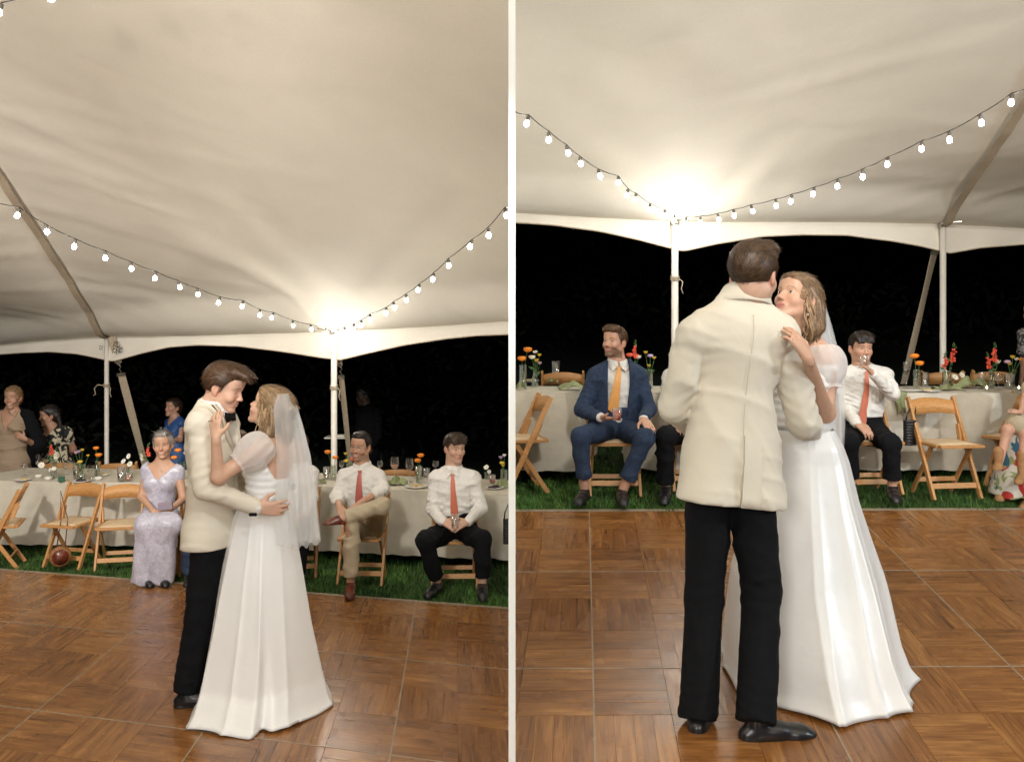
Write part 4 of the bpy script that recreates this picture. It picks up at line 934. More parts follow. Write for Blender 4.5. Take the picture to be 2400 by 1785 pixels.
# ------------------------------------------------------------------ tent canopy
def canopy(side, eave, scal, seam, seed, label):
    """eave: list of (px, py, d) along the eave; scal: list of (px,py) of the scalloped hem; seam: pole corner and far end of the webbing"""
    root = empty('tent_canopy', tuple(W(*eave[len(eave) // 2])), label, 'tent canopy')
    base = np.array(root.location); E = np.array([W(*e) for e in eave])
    # the eave runs on outside the frame
    lo, hi = (E[0], E[-1]); dirE = unit((E[-1] - E[0]) * V3(1, 1, 0)); ext = 6.0
    E = np.vstack([E[0] - dirE * ext, E, E[-1] + dirE * ext])
    lim = -.014 if side < 0 else .014
    nrm = unit(np.cross(dirE, V3(0, 0, 1))); nrm = nrm if nrm[1] < 0 else -nrm
    S, D = np.array(seam[0]), np.array(seam[1]); sd = unit((D - S) * V3(1, 1, 0)); sn = np.array([-sd[1], sd[0]])
    sl_seam = (D[2] - S[2]) / np.linalg.norm((D - S)[:2])
    arc = np.concatenate([[0], np.cumsum(np.linalg.norm(np.diff(E[:, :2], axis=0), axis=1))])
    nu, nv = 380, 150; us = np.linspace(0, arc[-1], nu); vs = np.linspace(0, 1, nv) ** 1.25 * 13.5; V = np.zeros((nu, nv, 3))
    ex = [np.interp(us, arc, E[:, k]) for k in range(3)]
    r = np.random.default_rng(seed)
    X = ex[0][:, None] + nrm[0] * vs[None]; Y = ex[1][:, None] + nrm[1] * vs[None]
    # shift so that the sheet ends on the partition
    rise = .355 * vs * np.exp(-(vs / 30)) + .10 * (1 - np.exp(-vs / .5))
    Z = ex[2][:, None] + rise[None]
    ds = (X - S[0]) * sn[0] + (Y - S[1]) * sn[1]; al = (X - S[0]) * sd[0] + (Y - S[1]) * sd[1]
    fade = np.clip(al / 1.2, 0, 1)
    seamz = S[2] + sl_seam * al
    gap = Z - seamz; wgt = np.exp(-(np.abs(ds) / (.9 + .25 * np.clip(al, 0, 6)))) * fade
    Z = Z - gap * wgt
    # tension wrinkles running into the seam
    for i in range(70):
        a = r.uniform(.1, 6.5); sg = 1 if r.random() < .5 else -1; wd = r.uniform(.025, .06); ln = r.uniform(.5, 1.9); slope = r.uniform(-.35, .35)
        line = al - a - slope * np.abs(ds); Z = Z - .0065 * np.exp(-(line / wd) ** 2) * np.exp(-((np.abs(ds) - .5 * ln) / ln) ** 2) * (np.sign(ds) == sg)
    Z = Z + .006 * np.sin(X * 2.1 + Y * 1.3) * np.clip(vs / 2, 0, 1)[None]
    HX, HY = seam[2][0], seam[2][1]; rad = np.sqrt((X - HX) ** 2 + (Y - HY) ** 2); th = np.arctan2(Y - HY, X - HX)   # creases fanning from the pole
    Z = Z + (.007 * np.sin(th * 7 + 1) + .006 * np.sin(th * 13 + 2 * rad)) * np.clip(rad / .4, 0, 1) * np.exp(-rad / 1.3)
    for i in range(5):   # slack hollows above the pole
        px_, py_ = seam[2][0] + r.uniform(-1.1, 1.1), seam[2][1] - r.uniform(.6, 2.2); a = r.uniform(0, 3); ca, sa = math.cos(a), math.sin(a)
        q0 = (X - px_) * ca + (Y - py_) * sa; q1 = -(X - px_) * sa + (Y - py_) * ca; Z = Z + r.choice([-1, 1]) * .018 * np.exp(-(q0 / .7) ** 2 - (q1 / .16) ** 2)
    sm_ = np.clip(vs / .55, 0, 1)[None]; sm_ = sm_ * sm_ * (3 - 2 * sm_); Z = ex[2][:, None] + (Z - ex[2][:, None]) * sm_
    V[..., 0] = X; V[..., 1] = Y; V[..., 2] = Z
    def zc(x, y):
        k = np.argmin((X - x) ** 2 + (Y - y) ** 2); return Z.ravel()[k]
    gf = grid_faces(nu, nv); P_ = V.reshape(-1, 3); okf = ((P_[gf][:, :, 0] < lim).any(1) if side < 0 else (P_[gf][:, :, 0] > lim).any(1)); gf = gf[okf]
    P_[:, 0] = np.minimum(P_[:, 0], lim) if side < 0 else np.maximum(P_[:, 0], lim); used_ = np.unique(gf); rm_ = np.zeros(len(P_), int); rm_[used_] = np.arange(len(used_))
    mesh_np('roof_fabric', P_[used_], rm_[gf], M['canvas'], root, base=base)
    # valance
    sc_ = np.array(scal, float); m = 320; t = np.linspace(0, arc[-1], m); rows = []
    pxs = []
    t = t[[(np.interp(q, arc, E[:, 0]) * side) > .016 for q in t]]; m = len(t)
    for k in range(m):
        p = np.array([np.interp(t[k], arc, E[:, q]) for q in range(3)]); px = CX + p[0] / p[1] * F; py = np.interp(px, sc_[:, 0], sc_[:, 1]); zb = HC - (py - YH) * p[1] / F
        zb = min(zb, p[2] - .08); row = []
        for j in range(6):
            f_ = j / 5; row.append((p[0], p[1] - .02 - .012 * math.sin(t[k] * 9 + f_ * 3) * f_ - .03 * f_, p[2] + .015 + (zb - p[2] - .015) * f_))
        rows.append(row)
    VV = np.array(rows); mesh_np('valance', VV.reshape(-1, 3), grid_faces(m, 6), M['canvas'], root, base=base)
    # hem rope and eave webbing
    mb = MB(); mb.tube(VV[:, 5], .006, 5); mb.build('hem_cord', M['web'], root, True, base)
    # eave seam: a doubled strip of vinyl
    sV = []
    for k in range(m):
        p = VV[k, 0]; sV += [(p[0], p[1] - .012, p[2] + .004), (p[0], p[1] - .016, p[2] - .035)]
    mesh_np('eave_band', np.array(sV), grid_faces(m, 2), M['canvas'], root, base=base)
    # webbing strap along the seam
    n = 40; P = []
    for i in range(n + 1):
        a = np.linalg.norm((D - S)[:2]) * 1.35 * i / n; x, y = S[0] + sd[0] * a, S[1] + sd[1] * a; z = zc(x, y) - .03
        z = min(S[2] + sl_seam * a, zc(x, y), zc(x + sn[0] * .05, y + sn[1] * .05), zc(x - sn[0] * .05, y - sn[1] * .05)) - .03
        for s in (-.035, .035): P.append((x + sn[0] * s, y + sn[1] * s, z))
    mesh_np('webbing_strap', np.array(P), grid_faces(n + 1, 2), M['web'], root, base=base)
    return root, zc
rootL, zcL = canopy(-1, [(-40, 812, 11.4), (0, 808, 11.19), (125, 796, 10.85), (250, 787, 10.5), (460, 786, 9.95), (783, 777, 9.3), (1000, 766, 8.85), (1196, 752, 8.5)],
    [(-300, 860), (-100, 835), (0, 830), (60, 826), (120, 824), (180, 828), (230, 838), (270, 846), (330, 829), (400, 813), (470, 808), (560, 811), (640, 820), (720, 832), (797, 843), (860, 828), (950, 808), (1050, 793), (1120, 786), (1200, 783)],
    (W(250, 785, 10.45), W(0, 405, 7.6), W(783, 777, 9.3)), 11, 'white vinyl tent roof over the couple in profile')
rootR, zcR = canopy(1, [(1203, 500, 7.75), (1400, 512, 7.8), (1590, 521, 7.9), (1800, 522, 8.0), (2000, 522, 8.15), (2210, 526, 8.3), (2400, 536, 8.55)],
    [(1200, 523), (1300, 529), (1400, 543), (1500, 564), (1598, 590), (1680, 572), (1780, 556), (1880, 551), (1980, 553), (2080, 565), (2150, 578), (2222, 594), (2290, 582), (2400, 573), (2700, 580)],
    (W(2210, 524, 8.25), W(2400, 235, 6.3), W(1590, 521, 7.9)), 12, 'white vinyl tent roof over the groom seen from behind')

# ------------------------------------------------------------------ poles, guy straps, ropes
def pole(px, ytop, d, r, label, side, rope_y, foot=None, lean=0):
    t = W(px, ytop, d); b = np.array([t[0] + lean, d, ground(side, d)]); root = empty('tent_pole', tuple(b), label, 'tent pole', 'tent poles holding up the eaves')
    mb = MB(); mb.lathe([(r, 0), (r, .02), (r * .96, .03), (r * .96, t[2] - b[2] - .02)], 20, (0, 0, 0)); o = mb.build('pole_tube', M['polemetal'], root, True)
    mb = MB(); mb.lathe([(r * 1.25, t[2] - b[2] - .02), (r * 1.25, t[2] - b[2] + .03), (r * .5, t[2] - b[2] + .05), (r * .35, t[2] - b[2] + .12)], 16); mb.build('pole_cap', M['steel'], root, True)
    mb = MB(); zt = t[2] - b[2]
    for a, l in ((.3, .16), (-.25, .14), (2.9, .16)):
        mb.bar((0, -.03, zt + .02), (math.cos(a) * l, -.06, zt + .03 + .03 * math.sin(a)), .018, .012)
    mb.build('eave_bracket', M['steel'], root)
    mb = MB(); mb.lathe([(.07, 0), (.07, .008), (.03, .012)], 16); mb.build('base_plate', M['steel'], root, True)
    if rope_y:
        z = HC - (rope_y - YH) * d / F - b[2]; mb = MB()
        for k in range(3): mb.tube([((r + .005) * math.cos(a), (r + .005) * math.sin(a), z + k * .013 + .008 * math.sin(a)) for a in np.linspace(0, 6.28, 15)], .0055, 5)
        mb.tube([(.0 + r, -.01, z + .01), (r + .03, -.03, z - .02), (r + .02, -.02, z - .08), (r + .035, -.02, z - .12)], .005, 5)
        if px == 250: mb.tube([(-r, -.01, z + .01), (-r - .06, -.03, z + .02), (-r - .10, -.03, z - .02), (-r - .09, -.02, z - .09), (-r - .115, -.02, z - .10)], .006, 5)
        mb.build('rope_tie', M['web'], root, True)
    return root
pole(250, 786, 10.42, .026, 'white tent pole behind the table end nearest the two standing women', -1, 905)
pole(783, 778, 9.22, .032, 'white tent pole under the glowing roof where the two bulb strings meet behind the bride', -1, 910)
pole(1590, 522, 7.83, .031, 'white tent pole half hidden by the shoulder of the groom seen from behind', 1, 655, lean=-.03)
pole(2210, 527, 8.22, .028, 'white tent pole behind the table with the coral snapdragons', 1, None)
def guy(a, b, w, label, hook=.22):
    a = np.array(a); b = np.array(b); root = empty('guy_strap', tuple(b), label, 'ratchet strap', 'webbing straps anchoring the tent'); L = b - a
    h0 = a + L * hook
    for nm, p, q in (('upper_webbing', a, h0 - unit(L) * .07), ('lower_webbing', h0 + unit(L) * .07, b)):
        V = []; n = 12; sx = unit(np.cross(L, V3(0, 1, 0)))
        for i in range(n + 1):
            c = p + (q - p) * i / n; tw = .25 * math.sin(i * .5); s = sx * math.cos(tw) + V3(0, 1, 0) * math.sin(tw)
            for e in (-1, 1): V.append(c + s * e * w / 2)
        mesh_np(nm, np.array(V), grid_faces(n + 1, 2), M['web'], root, base=b)
    mb = MB(); u = unit(L); s = unit(np.cross(L, V3(0, 1, 0)))
    mb.tube([h0 - u * .07 + s * .02 * math.cos(t) + u * .022 * (math.sin(t)) for t in np.linspace(0, 6.28, 13)], .005, 6)
    mb.tube([h0 - u * .05, h0 - u * .02 + s * .015, h0 + u * .01 - s * .01, h0 + u * .045 + s * .012, h0 + u * .05 - s * .01], .006, 6)
    mb.build('hook', M['steel'], root, True, b)
    mb = MB(); mb.bar(h0 + u * .055, h0 + u * .09, w * 1.15, .02, s); mb.build('buckle', M['steel'], root, False, b)
    return root
guy(W(262, 790, 10.35), W(345, 1110, 10.9), .085, 'wide beige strap slanting down from the corner pole behind the lavender dress', .22)
guy(W(790, 785, 9.25), W(822, 1100, 10.0), .055, 'thin beige strap hanging beside the pole behind the man in the striped tie', .25)
guy(W(2203, 535, 8.3), W(2118, 900, 9.0), .060, 'beige strap slanting down from the pole above the orange flowers', .10)

# ------------------------------------------------------------------ string lights
def string(path, label, extra=()):
    """path: (px, py, d) of the bulbs in order"""
    pts = np.array([W(px, py, d) for px, py, d in path]); root = empty('string_lights', tuple(pts[len(pts) // 2]), label, 'string lights', 'strings of bulbs hung under the tent roof'); base = pts[len(pts) // 2]
    r = random.Random(len(label)); wire = []; mbw = MB(); tops = []
    for i, p in enumerate(pts):
        tops.append(p + V3(0, 0, .055))
    mb = MB()
    pp = [np.array(W(*e)) for e in extra[:1]] + tops + [np.array(W(*e)) for e in extra[1:]]
    line = []
    for i in range(len(pp) - 1):
        for k in range(4): t = k / 4; line.append(pp[i] * (1 - t) + pp[i + 1] * t + V3(0, 0, -.006 * math.sin(math.pi * t)))
    line.append(pp[-1]); mb.tube(line, .0032, 5); mb.build('cable', M['wire'], root, True, base)
    for i, p in enumerate(pts):
        tilt = V3(r.uniform(-.35, .35), r.uniform(-.2, .2), -1); tilt = unit(tilt); x = unit(np.cross(tilt, V3(0, 1, 0))); y = np.cross(tilt, x); R = np.stack([x, y, -tilt], 1); c = tops[i] - V3(0, 0, .004)
        if i == 0:
            pass
        s = MB(); s.lathe([(.005, 0), (.011, -.004), (.012, -.028), (.010, -.031)], 10, c, R); g = MB(); g.lathe([(.008, -.030), (.0115, -.037), (.0140, -.046), (.0138, -.055), (.009, -.063), (.003, -.066)], 12, c, R); gb = g.build('bulb', M['bulb'], root, True, base); s.build('socket', M['socket'], gb, True, base)
    return root
def dd(path, d0, d1):
    x0, x1 = path[0][0], path[-1][0]; return [(x, y, 1 / (1 / d0 + (1 / d1 - 1 / d0) * (x - x0) / (x1 - x0))) for x, y in path]
string(dd([(46, 507), (106, 545), (177, 579), (247, 606), (307, 631), (365, 653), (418, 674), (463, 691), (516, 711), (570, 719), (609, 739), (641, 746), (686, 764), (728, 773), (763, 780)], 5.7, 9.1),
       'long string of lit bulbs sagging from the far-left webbing to the pole behind the bride', ((-60, 460, 5.2), (780, 772, 9.2)))
string(dd([(793, 782), (807, 779), (830, 772), (847, 763), (867, 750), (906, 735), (922, 722), (952, 704), (984, 681), (1017, 656), (1051, 624), (1107, 580), (1144, 553), (1183, 507)], 9.1, 5.6),
       'string of lit bulbs climbing from the pole behind the bride towards the white partition', ((785, 772, 9.2), (1194, 480, 5.45)))
string([(4, 33, 4.5), (125, -1, 4.35), (285, -22, 4.2)], 'short run of large lit bulbs in the top corner under the tent roof', ((-60, 50, 4.6), (420, -60, 4.1)))
string(dd([(1239, 292), (1286, 329), (1328, 360), (1359, 386), (1402, 415), (1449, 430), (1472, 459), (1491, 470), (1524, 493), (1558, 506), (1582, 519)], 5.2, 7.7),
       'string of lit bulbs dropping from the white partition to the pole behind the groom', ((1207, 262, 5.05), (1590, 515, 7.78)))
string(dd([(1609, 524), (1642, 522), (1682, 516), (1719, 507), (1760, 497), (1818, 484), (1856, 473), (1909, 457), (1964, 438), (2022, 416), (2082, 388), (2161, 351), (2225, 329), (2297, 290), (2372, 242)], 7.7, 5.0),
       'long string of lit bulbs rising from the pole behind the groom past the seam strap', ((1592, 515, 7.78), (2440, 195, 4.8)))
def stencil(txt, px, py, d, size, rz, parent):
    cu = bpy.data.curves.new('stencil_marking', 'FONT'); cu.body = txt; cu.size = size; cu.extrude = .0006; cu.align_x = 'CENTER'
    o = bpy.data.objects.new('stencil_marking', cu); COL.objects.link(o); o.parent = parent
    bpy.context.view_layer.update(); me = bpy.data.meshes.new_from_object(o.evaluated_get(bpy.context.evaluated_depsgraph_get())); bpy.data.objects.remove(o); o = bpy.data.objects.new('stencil_marking', me); COL.objects.link(o); o.parent = parent
    o.location = Vector(W(px, py, d)) - parent.location; o.rotation_euler = (math.radians(90), rz, 0); me.materials.clear(); me.materials.append(M['wire']); return o
stencil('32Z8', 275, 815, 10.30, .07, math.radians(-82), rootL); stencil('20K', 281, 818, 10.30, .06, math.radians(-82), rootL); stencil('CA', 287, 820, 10.30, .05, math.radians(-82), rootL)
stencil('SZ', 240, 815, 10.33, .05, math.radians(-82), rootL)
# ------------------------------------------------------------------ tables, cloths, chairs
LT = [(W(-110, 1133, 8.62)), (W(462, 1133, 8.52))]
def cloth_table(corners, zt, side, label, seed, drop_gap=.09, label2='', fold=.042, wall_end=None):
    """corners: front-left, front-right, back-right, back-left (x, y)"""
    C = [np.array(c, float) for c in corners]; ctr = sum(C) / 4; g = ground(ctr[0], ctr[1])
    T = empty('banquet_table', (ctr[0], ctr[1], g), label2, 'table', 'banquet tables under linen cloths'); b = np.array(T.location)
    ins = [c + unit(ctr - c) * .03 for c in C]; mb = MB(); P = [(c[0], c[1], zt - .03) for c in ins] + [(c[0], c[1], zt - .008) for c in ins]
    mb.add(P, [(0, 3, 2, 1), (4, 5, 6, 7), (0, 1, 5, 4), (1, 2, 6, 5), (2, 3, 7, 6), (3, 0, 4, 7)]); mb.build('tabletop', M['wood'], T, base=b)
    for c in C:
        q = c + (ctr - c) * .16; mb = MB(); mb.tube([(q[0], q[1], ground(side, q[1])), (q[0], q[1], zt - .03)], .014, 8); mb.build('leg', M['steel'], T, True, b)
    # the cloth
    r = np.random.default_rng(seed); per = []; nrm = []
    for i in range(4):
        a, c = C[i], C[(i + 1) % 4]; L = np.linalg.norm(c - a); n = max(4, int(L / .014)); out = unit(np.array([(c - a)[1], -(c - a)[0]])) if True else 0
        if out @ (a - ctr) < 0: out = -out
        for k in range(n): per.append(a + (c - a) * k / n); nrm.append(out)
    per = np.array(per); nrm = np.array(nrm, float); N = len(per); K = 7
    ns = sum(np.roll(nrm, k, 0) for k in range(-K, K + 1)); ns /= np.linalg.norm(ns, axis=1)[:, None]
    corner = 1 - np.abs(np.sum(ns * nrm, 1)) ; cs = sum(np.roll(corner, k) for k in range(-14, 15)); cs = cs / cs.max()
    s = np.arange(N) * .014; ph = r.uniform(0, 6, 8)
    f1 = np.sin(s * 5.2 + ph[0] + .8 * np.sin(s * 1.7)) * .5 + np.sin(s * 9.3 + ph[1] + np.sin(s * 2.9)) * .35 + np.sin(s * 17 + ph[2]) * .15
    f2 = np.sin(s * 7.1 + ph[3]) * .6 + np.sin(s * 13 + ph[4] + np.sin(s * 3)) * .4
    drop = zt - (np.array([ground(side, y) for y in per[:, 1]]) + drop_gap)
    nv = 16; rows = []
    for j in range(nv):
        v = j / (nv - 1); amp = v ** .8 * (fold * (1 + 2.2 * cs)); off = .006 + v * .05 + amp * ((1 - v) * f2 + v * f1) + cs * v * .06
        hem = .012 * f1 * v; x = per + ns * off[:, None]
        if wall_end: x[:, 0] = np.minimum(x[:, 0], -.016) if side < 0 else np.maximum(x[:, 0], .016)
        z = zt - drop * v + hem + .004 * np.sin(s * 31) * v
        if j == nv // 2: z = z; 
        rows.append(np.column_stack([x, z + (0 if j else .002)]))
    V = np.array(rows).reshape(-1, 3); Fq = [tuple(q) for q in grid_faces(nv, N, True)]
    # crease pressed across the cloth
    V[(nv // 2) * N:(nv // 2 + 1) * N, :2] += ns * .004
    n0 = len(V); gx, gy = 24, 8; top = []
    for i in range(gx + 1):
        for j in range(gy + 1):
            u, v = i / gx, j / gy; p = (C[0] * (1 - u) + C[1] * u) * (1 - v) + (C[3] * (1 - u) + C[2] * u) * v; p = p + (ctr - p) * .0
            top.append((p[0], p[1], zt + .002 + (.0015 * math.sin(i * 2.1 + j) if 0 < i < gx and 0 < j < gy else 0)))
    V = np.concatenate([V, top]); Fq += [tuple(q + n0) for q in grid_faces(gx + 1, gy + 1)]
    o = mesh_np('tablecloth', V, Fq, M['linen'], base=b); o.location = b
    return tag(o, label, 'tablecloth', 'floor-length linen tablecloths')
ZL = .237
cA = [W(-110, 1130, 8.6)[:2], W(470, 1130, 8.45)[:2], W(520, 1100, 9.15)[:2], W(70, 1108, 9.3)[:2]]
cloth_table(cA, ZL, -1, 'pale linen tablecloth behind the two empty chairs and the lavender dress', 3, label2='long banquet table laid with glasses, its end near the standing women')
cB = [W(575, 1136, 8.45)[:2], (-.018, 7.86), (-.018, 8.6), W(575, 1100, 9.15)[:2]]
cloth_table(cB, ZL, -1, 'linen tablecloth behind the man in the striped tie and the white partition', 9, label2='long banquet table behind the striped tie man and the salmon tie man', wall_end=True, fold=.06)
ZR = 1.75 - (921 - YH) * 6.95 / F
cC = [(.018, 6.98), W(1322, 921, 6.95)[:2], W(1392, 905, 7.6)[:2], (.018, 7.65)]
cloth_table(cC, ZR, 1, 'linen tablecloth with deep corner folds beside the man in the blue suit', 14, label2='short end of a banquet table beside the man in the blue suit', wall_end=True, fold=.035)
cD = [W(1485, 921, 6.98)[:2], W(2560, 921, 6.95)[:2], W(2500, 905, 7.6)[:2], W(1500, 905, 7.65)[:2]]
cloth_table(cD, ZR, 1, 'long linen tablecloth behind the drinking man and the empty folding chair', 21, label2='longest banquet table running from the groom to the floral skirt', fold=.06)

def make_chair(label, group):
    T = empty('folding_chair', (0, 0, 0), label, 'chair', group); w = .205
    for s in (-1, 1):
        m = MB(); m.bar((s * w, -.175, 0), (s * w, .205, .80), .024, .042); m.build('leg', M['wood'], T, bevel=.004)
        m = MB(); m.bar((s * (w - .03), .19, 0), (s * (w - .03), -.09, .42), .020, .038); m.build('leg', M['wood'], T, bevel=.004)
        m = MB(); m.bar((s * (w - .028), .06, .44), (s * (w - .012), .115, .58), .020, .045); m.build('side_bracket', M['wood'], T, bevel=.006)
    # seat frame and pad
    m = MB(); z = .435
    m.bar((-.19, -.225, z), (.19, -.225, z), .024, .045, (0, 0, 1)); m.bar((-.185, .17, z), (.185, .17, z), .024, .045, (0, 0, 1))
    for s in (-1, 1): m.bar((s * .185, -.20, z), (s * .18, .16, z), .040, .023)
    m.build('seat_frame', M['wood'], T, bevel=.004)
    m = MB(); n = 9; V = []
    for i in range(n):
        for j in range(n):
            u, v = -1 + 2 * i / (n - 1), -1 + 2 * j / (n - 1); V.append((u * .165, -.025 + v * .175, z + .014 + .016 * (1 - u ** 4) * (1 - v ** 4)))
    V += [(x, y, z - .005) for x, y, _ in V]; nn = n * n; Fs = [tuple(q) for q in grid_faces(n, n)] + [tuple(q[::-1] + nn) for q in grid_faces(n, n)]
    ring = [i * n for i in range(n)] + [(n - 1) * n + j for j in range(1, n)] + [i * n + n - 1 for i in range(n - 2, -1, -1)] + [j for j in range(n - 2, 0, -1)]
    Fs += [(ring[i], ring[(i + 1) % len(ring)], ring[(i + 1) % len(ring)] + nn, ring[i] + nn) for i in range(len(ring))]
    m.add(V, Fs); m.build('seat', M['pad'], T, True)
    # curved top panel
    V = []; n = 13
    for (dy, dn) in ((-.008, 0), (.008, 1)):
        for i in range(n):
            u = -1 + 2 * i / (n - 1); y = .175 + .035 * (1 - u * u) + dy
            V.append((u * .195, y - .035, .655 + .012 * (1 - u * u))); V.append((u * .195, y + .018, .765 + .028 * (1 - u ** 2)))
    nn = 2 * n; Fs = []
    for i in range(n - 1):
        a = 2 * i; Fs += [(a, a + 2, a + 3, a + 1), (a + nn, a + 1 + nn, a + 3 + nn, a + 2 + nn), (a + 1, a + 3, a + 3 + nn, a + 1 + nn), (a, a + nn, a + 2 + nn, a + 2)]
    m = MB(); m.add(V, Fs); m.build('backrest', M['wood'], T, True)
    m = MB(); m.bar((-w, -.127, .105), (w, -.127, .105), .045, .018, (0, .3, 1)); m.build('stretcher', M['wood'], T, bevel=.003)
    m = MB(); m.bar((-w + .03, .112, .12), (w - .03, .112, .12), .040, .016, (0, .3, 1)); m.build('stretcher', M['wood'], T, bevel=.003)
    return T
GC = 'light wood folding chairs turned towards the dance floor'; GB = 'folding chairs on the far side of the tables'
chair0 = make_chair('empty folding chair with a round wicker bag hanging from its back', GC)
used = [0]
def place(px, py, d, deg, label, group=GC, sc=.86, side=None):
    if used[0] == 0: c = chair0
    else: c = copy_tree(chair0)
    used[0] = 1; p = W(px, py, d); side = p[0] if side is None else side
    c.location = (p[0], d, ground(side, d)); c.rotation_euler = (0, 0, math.radians(deg)); c.scale = (sc,) * 3; c['label'] = label; c['group'] = group; return c
place(172, 0, 8.05, -14, 'empty folding chair with the round wicker bag hanging from its back')
place(283, 0, 7.95, 12, 'empty folding chair touching the lavender dress')
place(378, 0, 7.72, 8, 'folding chair under the woman in the lavender dress')
place(2, 0, 7.95, -72, 'folding chair seen from the side at the edge, left of the wicker bag')
place(694, 0, 7.70, 6, 'folding chair half hidden by the veil, beside the brown shoe')
place(852, 0, 7.45, -3, 'folding chair under the man in the striped tie')
place(1066, 0, 7.35, 3, 'folding chair under the man in the salmon tie with hands clasped')
place(472, 0, 7.9, 10, 'folding chair hidden behind the groom in profile')
place(165, 0, 9.85, 176, 'folding chair top showing behind the tumblers near the floral dress', GB, .92)
place(292, 0, 9.8, 182, 'folding chair top showing behind the white flowers left of the lavender dress', GB, .92)
place(938, 0, 9.25, 180, 'folding chair top showing behind the rosé and red wine glasses', GB, .92)
place(1168, 0, 9.0, 180, 'folding chair top showing behind the red cocktail', GB, .80)
place(1437, 0, 6.62, 0, 'folding chair under the man in the blue suit')
place(1632, 0, 6.75, -4, 'folding chair hidden behind the groom seen from behind')
place(2035, 0, 6.66, 6, 'folding chair under the man who drinks')
place(2214, 0, 6.55, 8, 'empty folding chair with a black woven bag on its back')
place(2392, 0, 6.75, -62, 'folding chair under the woman in the floral skirt')
place(1318, 0, 8.1, 178, 'folding chair top showing behind the sage napkins by the blue suit', GB, .86)
place(2188, 0, 8.1, 180, 'folding chair top showing behind the small tumbler and the orange flowers', GB, .86)
place(2305, 0, 8.15, 180, 'folding chair top showing behind the wine glass and coral flowers', GB, .86)
cc = place(1222, 0, 6.70, -78, 'folding chair cut off by the white partition beside the linen corner folds')
bpy.context.view_layer.update()
import bmesh
for ch in cc.children:   # the partition stands where this chair would cross it
    bm = bmesh.new(); bm.from_mesh(ch.data); mw = cc.matrix_basis @ ch.matrix_basis; bm.transform(mw)
    bmesh.ops.bisect_plane(bm, geom=bm.verts[:] + bm.edges[:] + bm.faces[:], plane_co=(.016, 0, 0), plane_no=(-1, 0, 0), clear_outer=True)
    bmesh.ops.holes_fill(bm, edges=[e for e in bm.edges if e.is_boundary]); bm.transform(mw.inverted()); me = ch.data.copy(); bm.to_mesh(me); bm.free(); ch.data = me
for ch in list(cc.children):
    if len(ch.data.polygons) == 0: bpy.data.objects.remove(ch)
for nm in ('folding_chair',):
    c = [o for o in SC.objects if o.get('label', '').startswith('folding chair seen from the side')][0]

# ------------------------------------------------------------------ things on the tables
def on_table(px, py):
    zt = (ZL if px < 1200 else ZR) + .003; d = F * (HC - zt) / (py - YH); return np.array([(px - CX) * d / F, d, zt]), F / d
def hgt(p, s, ytop): return HC - (ytop - YH) / s - p[2]
def wine_glass(px, py, ytop, label, wine=None, slim=False, cat='wine glass', wpx=None):
    p, s = on_table(px, py); h = hgt(p, s, ytop); T = empty('wine_glass', p, label, cat, 'stemmed glasses on the tables')
    r = (wpx / s / 2) if wpx else (.024 if slim else .040); hb = h * (.55 if slim else .50)
    m = MB(); m.lathe([(.004, h - hb), (r * .6, h - hb + .008), (r * .95, h - hb * .72), (r, h - hb * .5), (r * .86, h)], 20, cap=False); m.build('bowl', M['glass'], T, True)
    m = MB(); m.lathe([(.0035, .005), (.003, h * .3), (.0045, h - hb + .003)], 8); m.build('stem', M['glass'], T, True)
    m = MB(); m.lathe([(r * .85, 0), (r * .85, .002), (.006, .007)], 18); m.build('foot', M['glass'], T, True)
    if wine: m = MB(); m.lathe([(.003, h - hb + .003), (r * .56, h - hb + .010), (r * .9, h - hb * .72), (r * .93, h - hb * .62)], 18); m.build('wine', M[wine], T, True)
    return T
def tumbler(px, py, ytop, label, drink=None, wpx=None, fill=.55, g='tumblers on the tables'):
    p, s = on_table(px, py); h = hgt(p, s, ytop); r = (wpx / s / 2) if wpx else .036; T = empty('tumbler', p, label, 'tumbler', g)
    m = MB(); m.lathe([(r * .85, 0), (r * .86, .004), (r, h), (r * .94, h), (r * .80, .008), (.001, .008)], 20, cap=False); m.build('glass_wall', M['glass'], T, True)
    if drink: m = MB(); m.lathe([(r * .78, .010), (r * .9, h * fill)], 18); m.build('drink', M[drink], T, True)
    return T
def vase(px, py, ytop, label, wpx=None, bottle=False):
    p, s = on_table(px, py); h = hgt(p, s, ytop); r = (wpx / s / 2) if wpx else .028; T = empty('bud_vase', p, label, 'vase', 'small glass bud vases')
    pr = [(r * .95, 0), (r, .006), (r, h * .45), (r * .55, h * .75), (r * .45, h * .9), (r * .55, h)] if bottle else [(r * .9, 0), (r, .006), (r * .95, h * .9), (r, h)]
    m = MB(); m.lathe(pr, 20, cap=False); m.build('glass_wall', M['vaseg'], T, True)
    m = MB(); m.lathe([(r * .86, .004), (r * .86, h * .42)], 16); m.build('water', M['wat'], T, True)
    T['top'] = h; return T, p
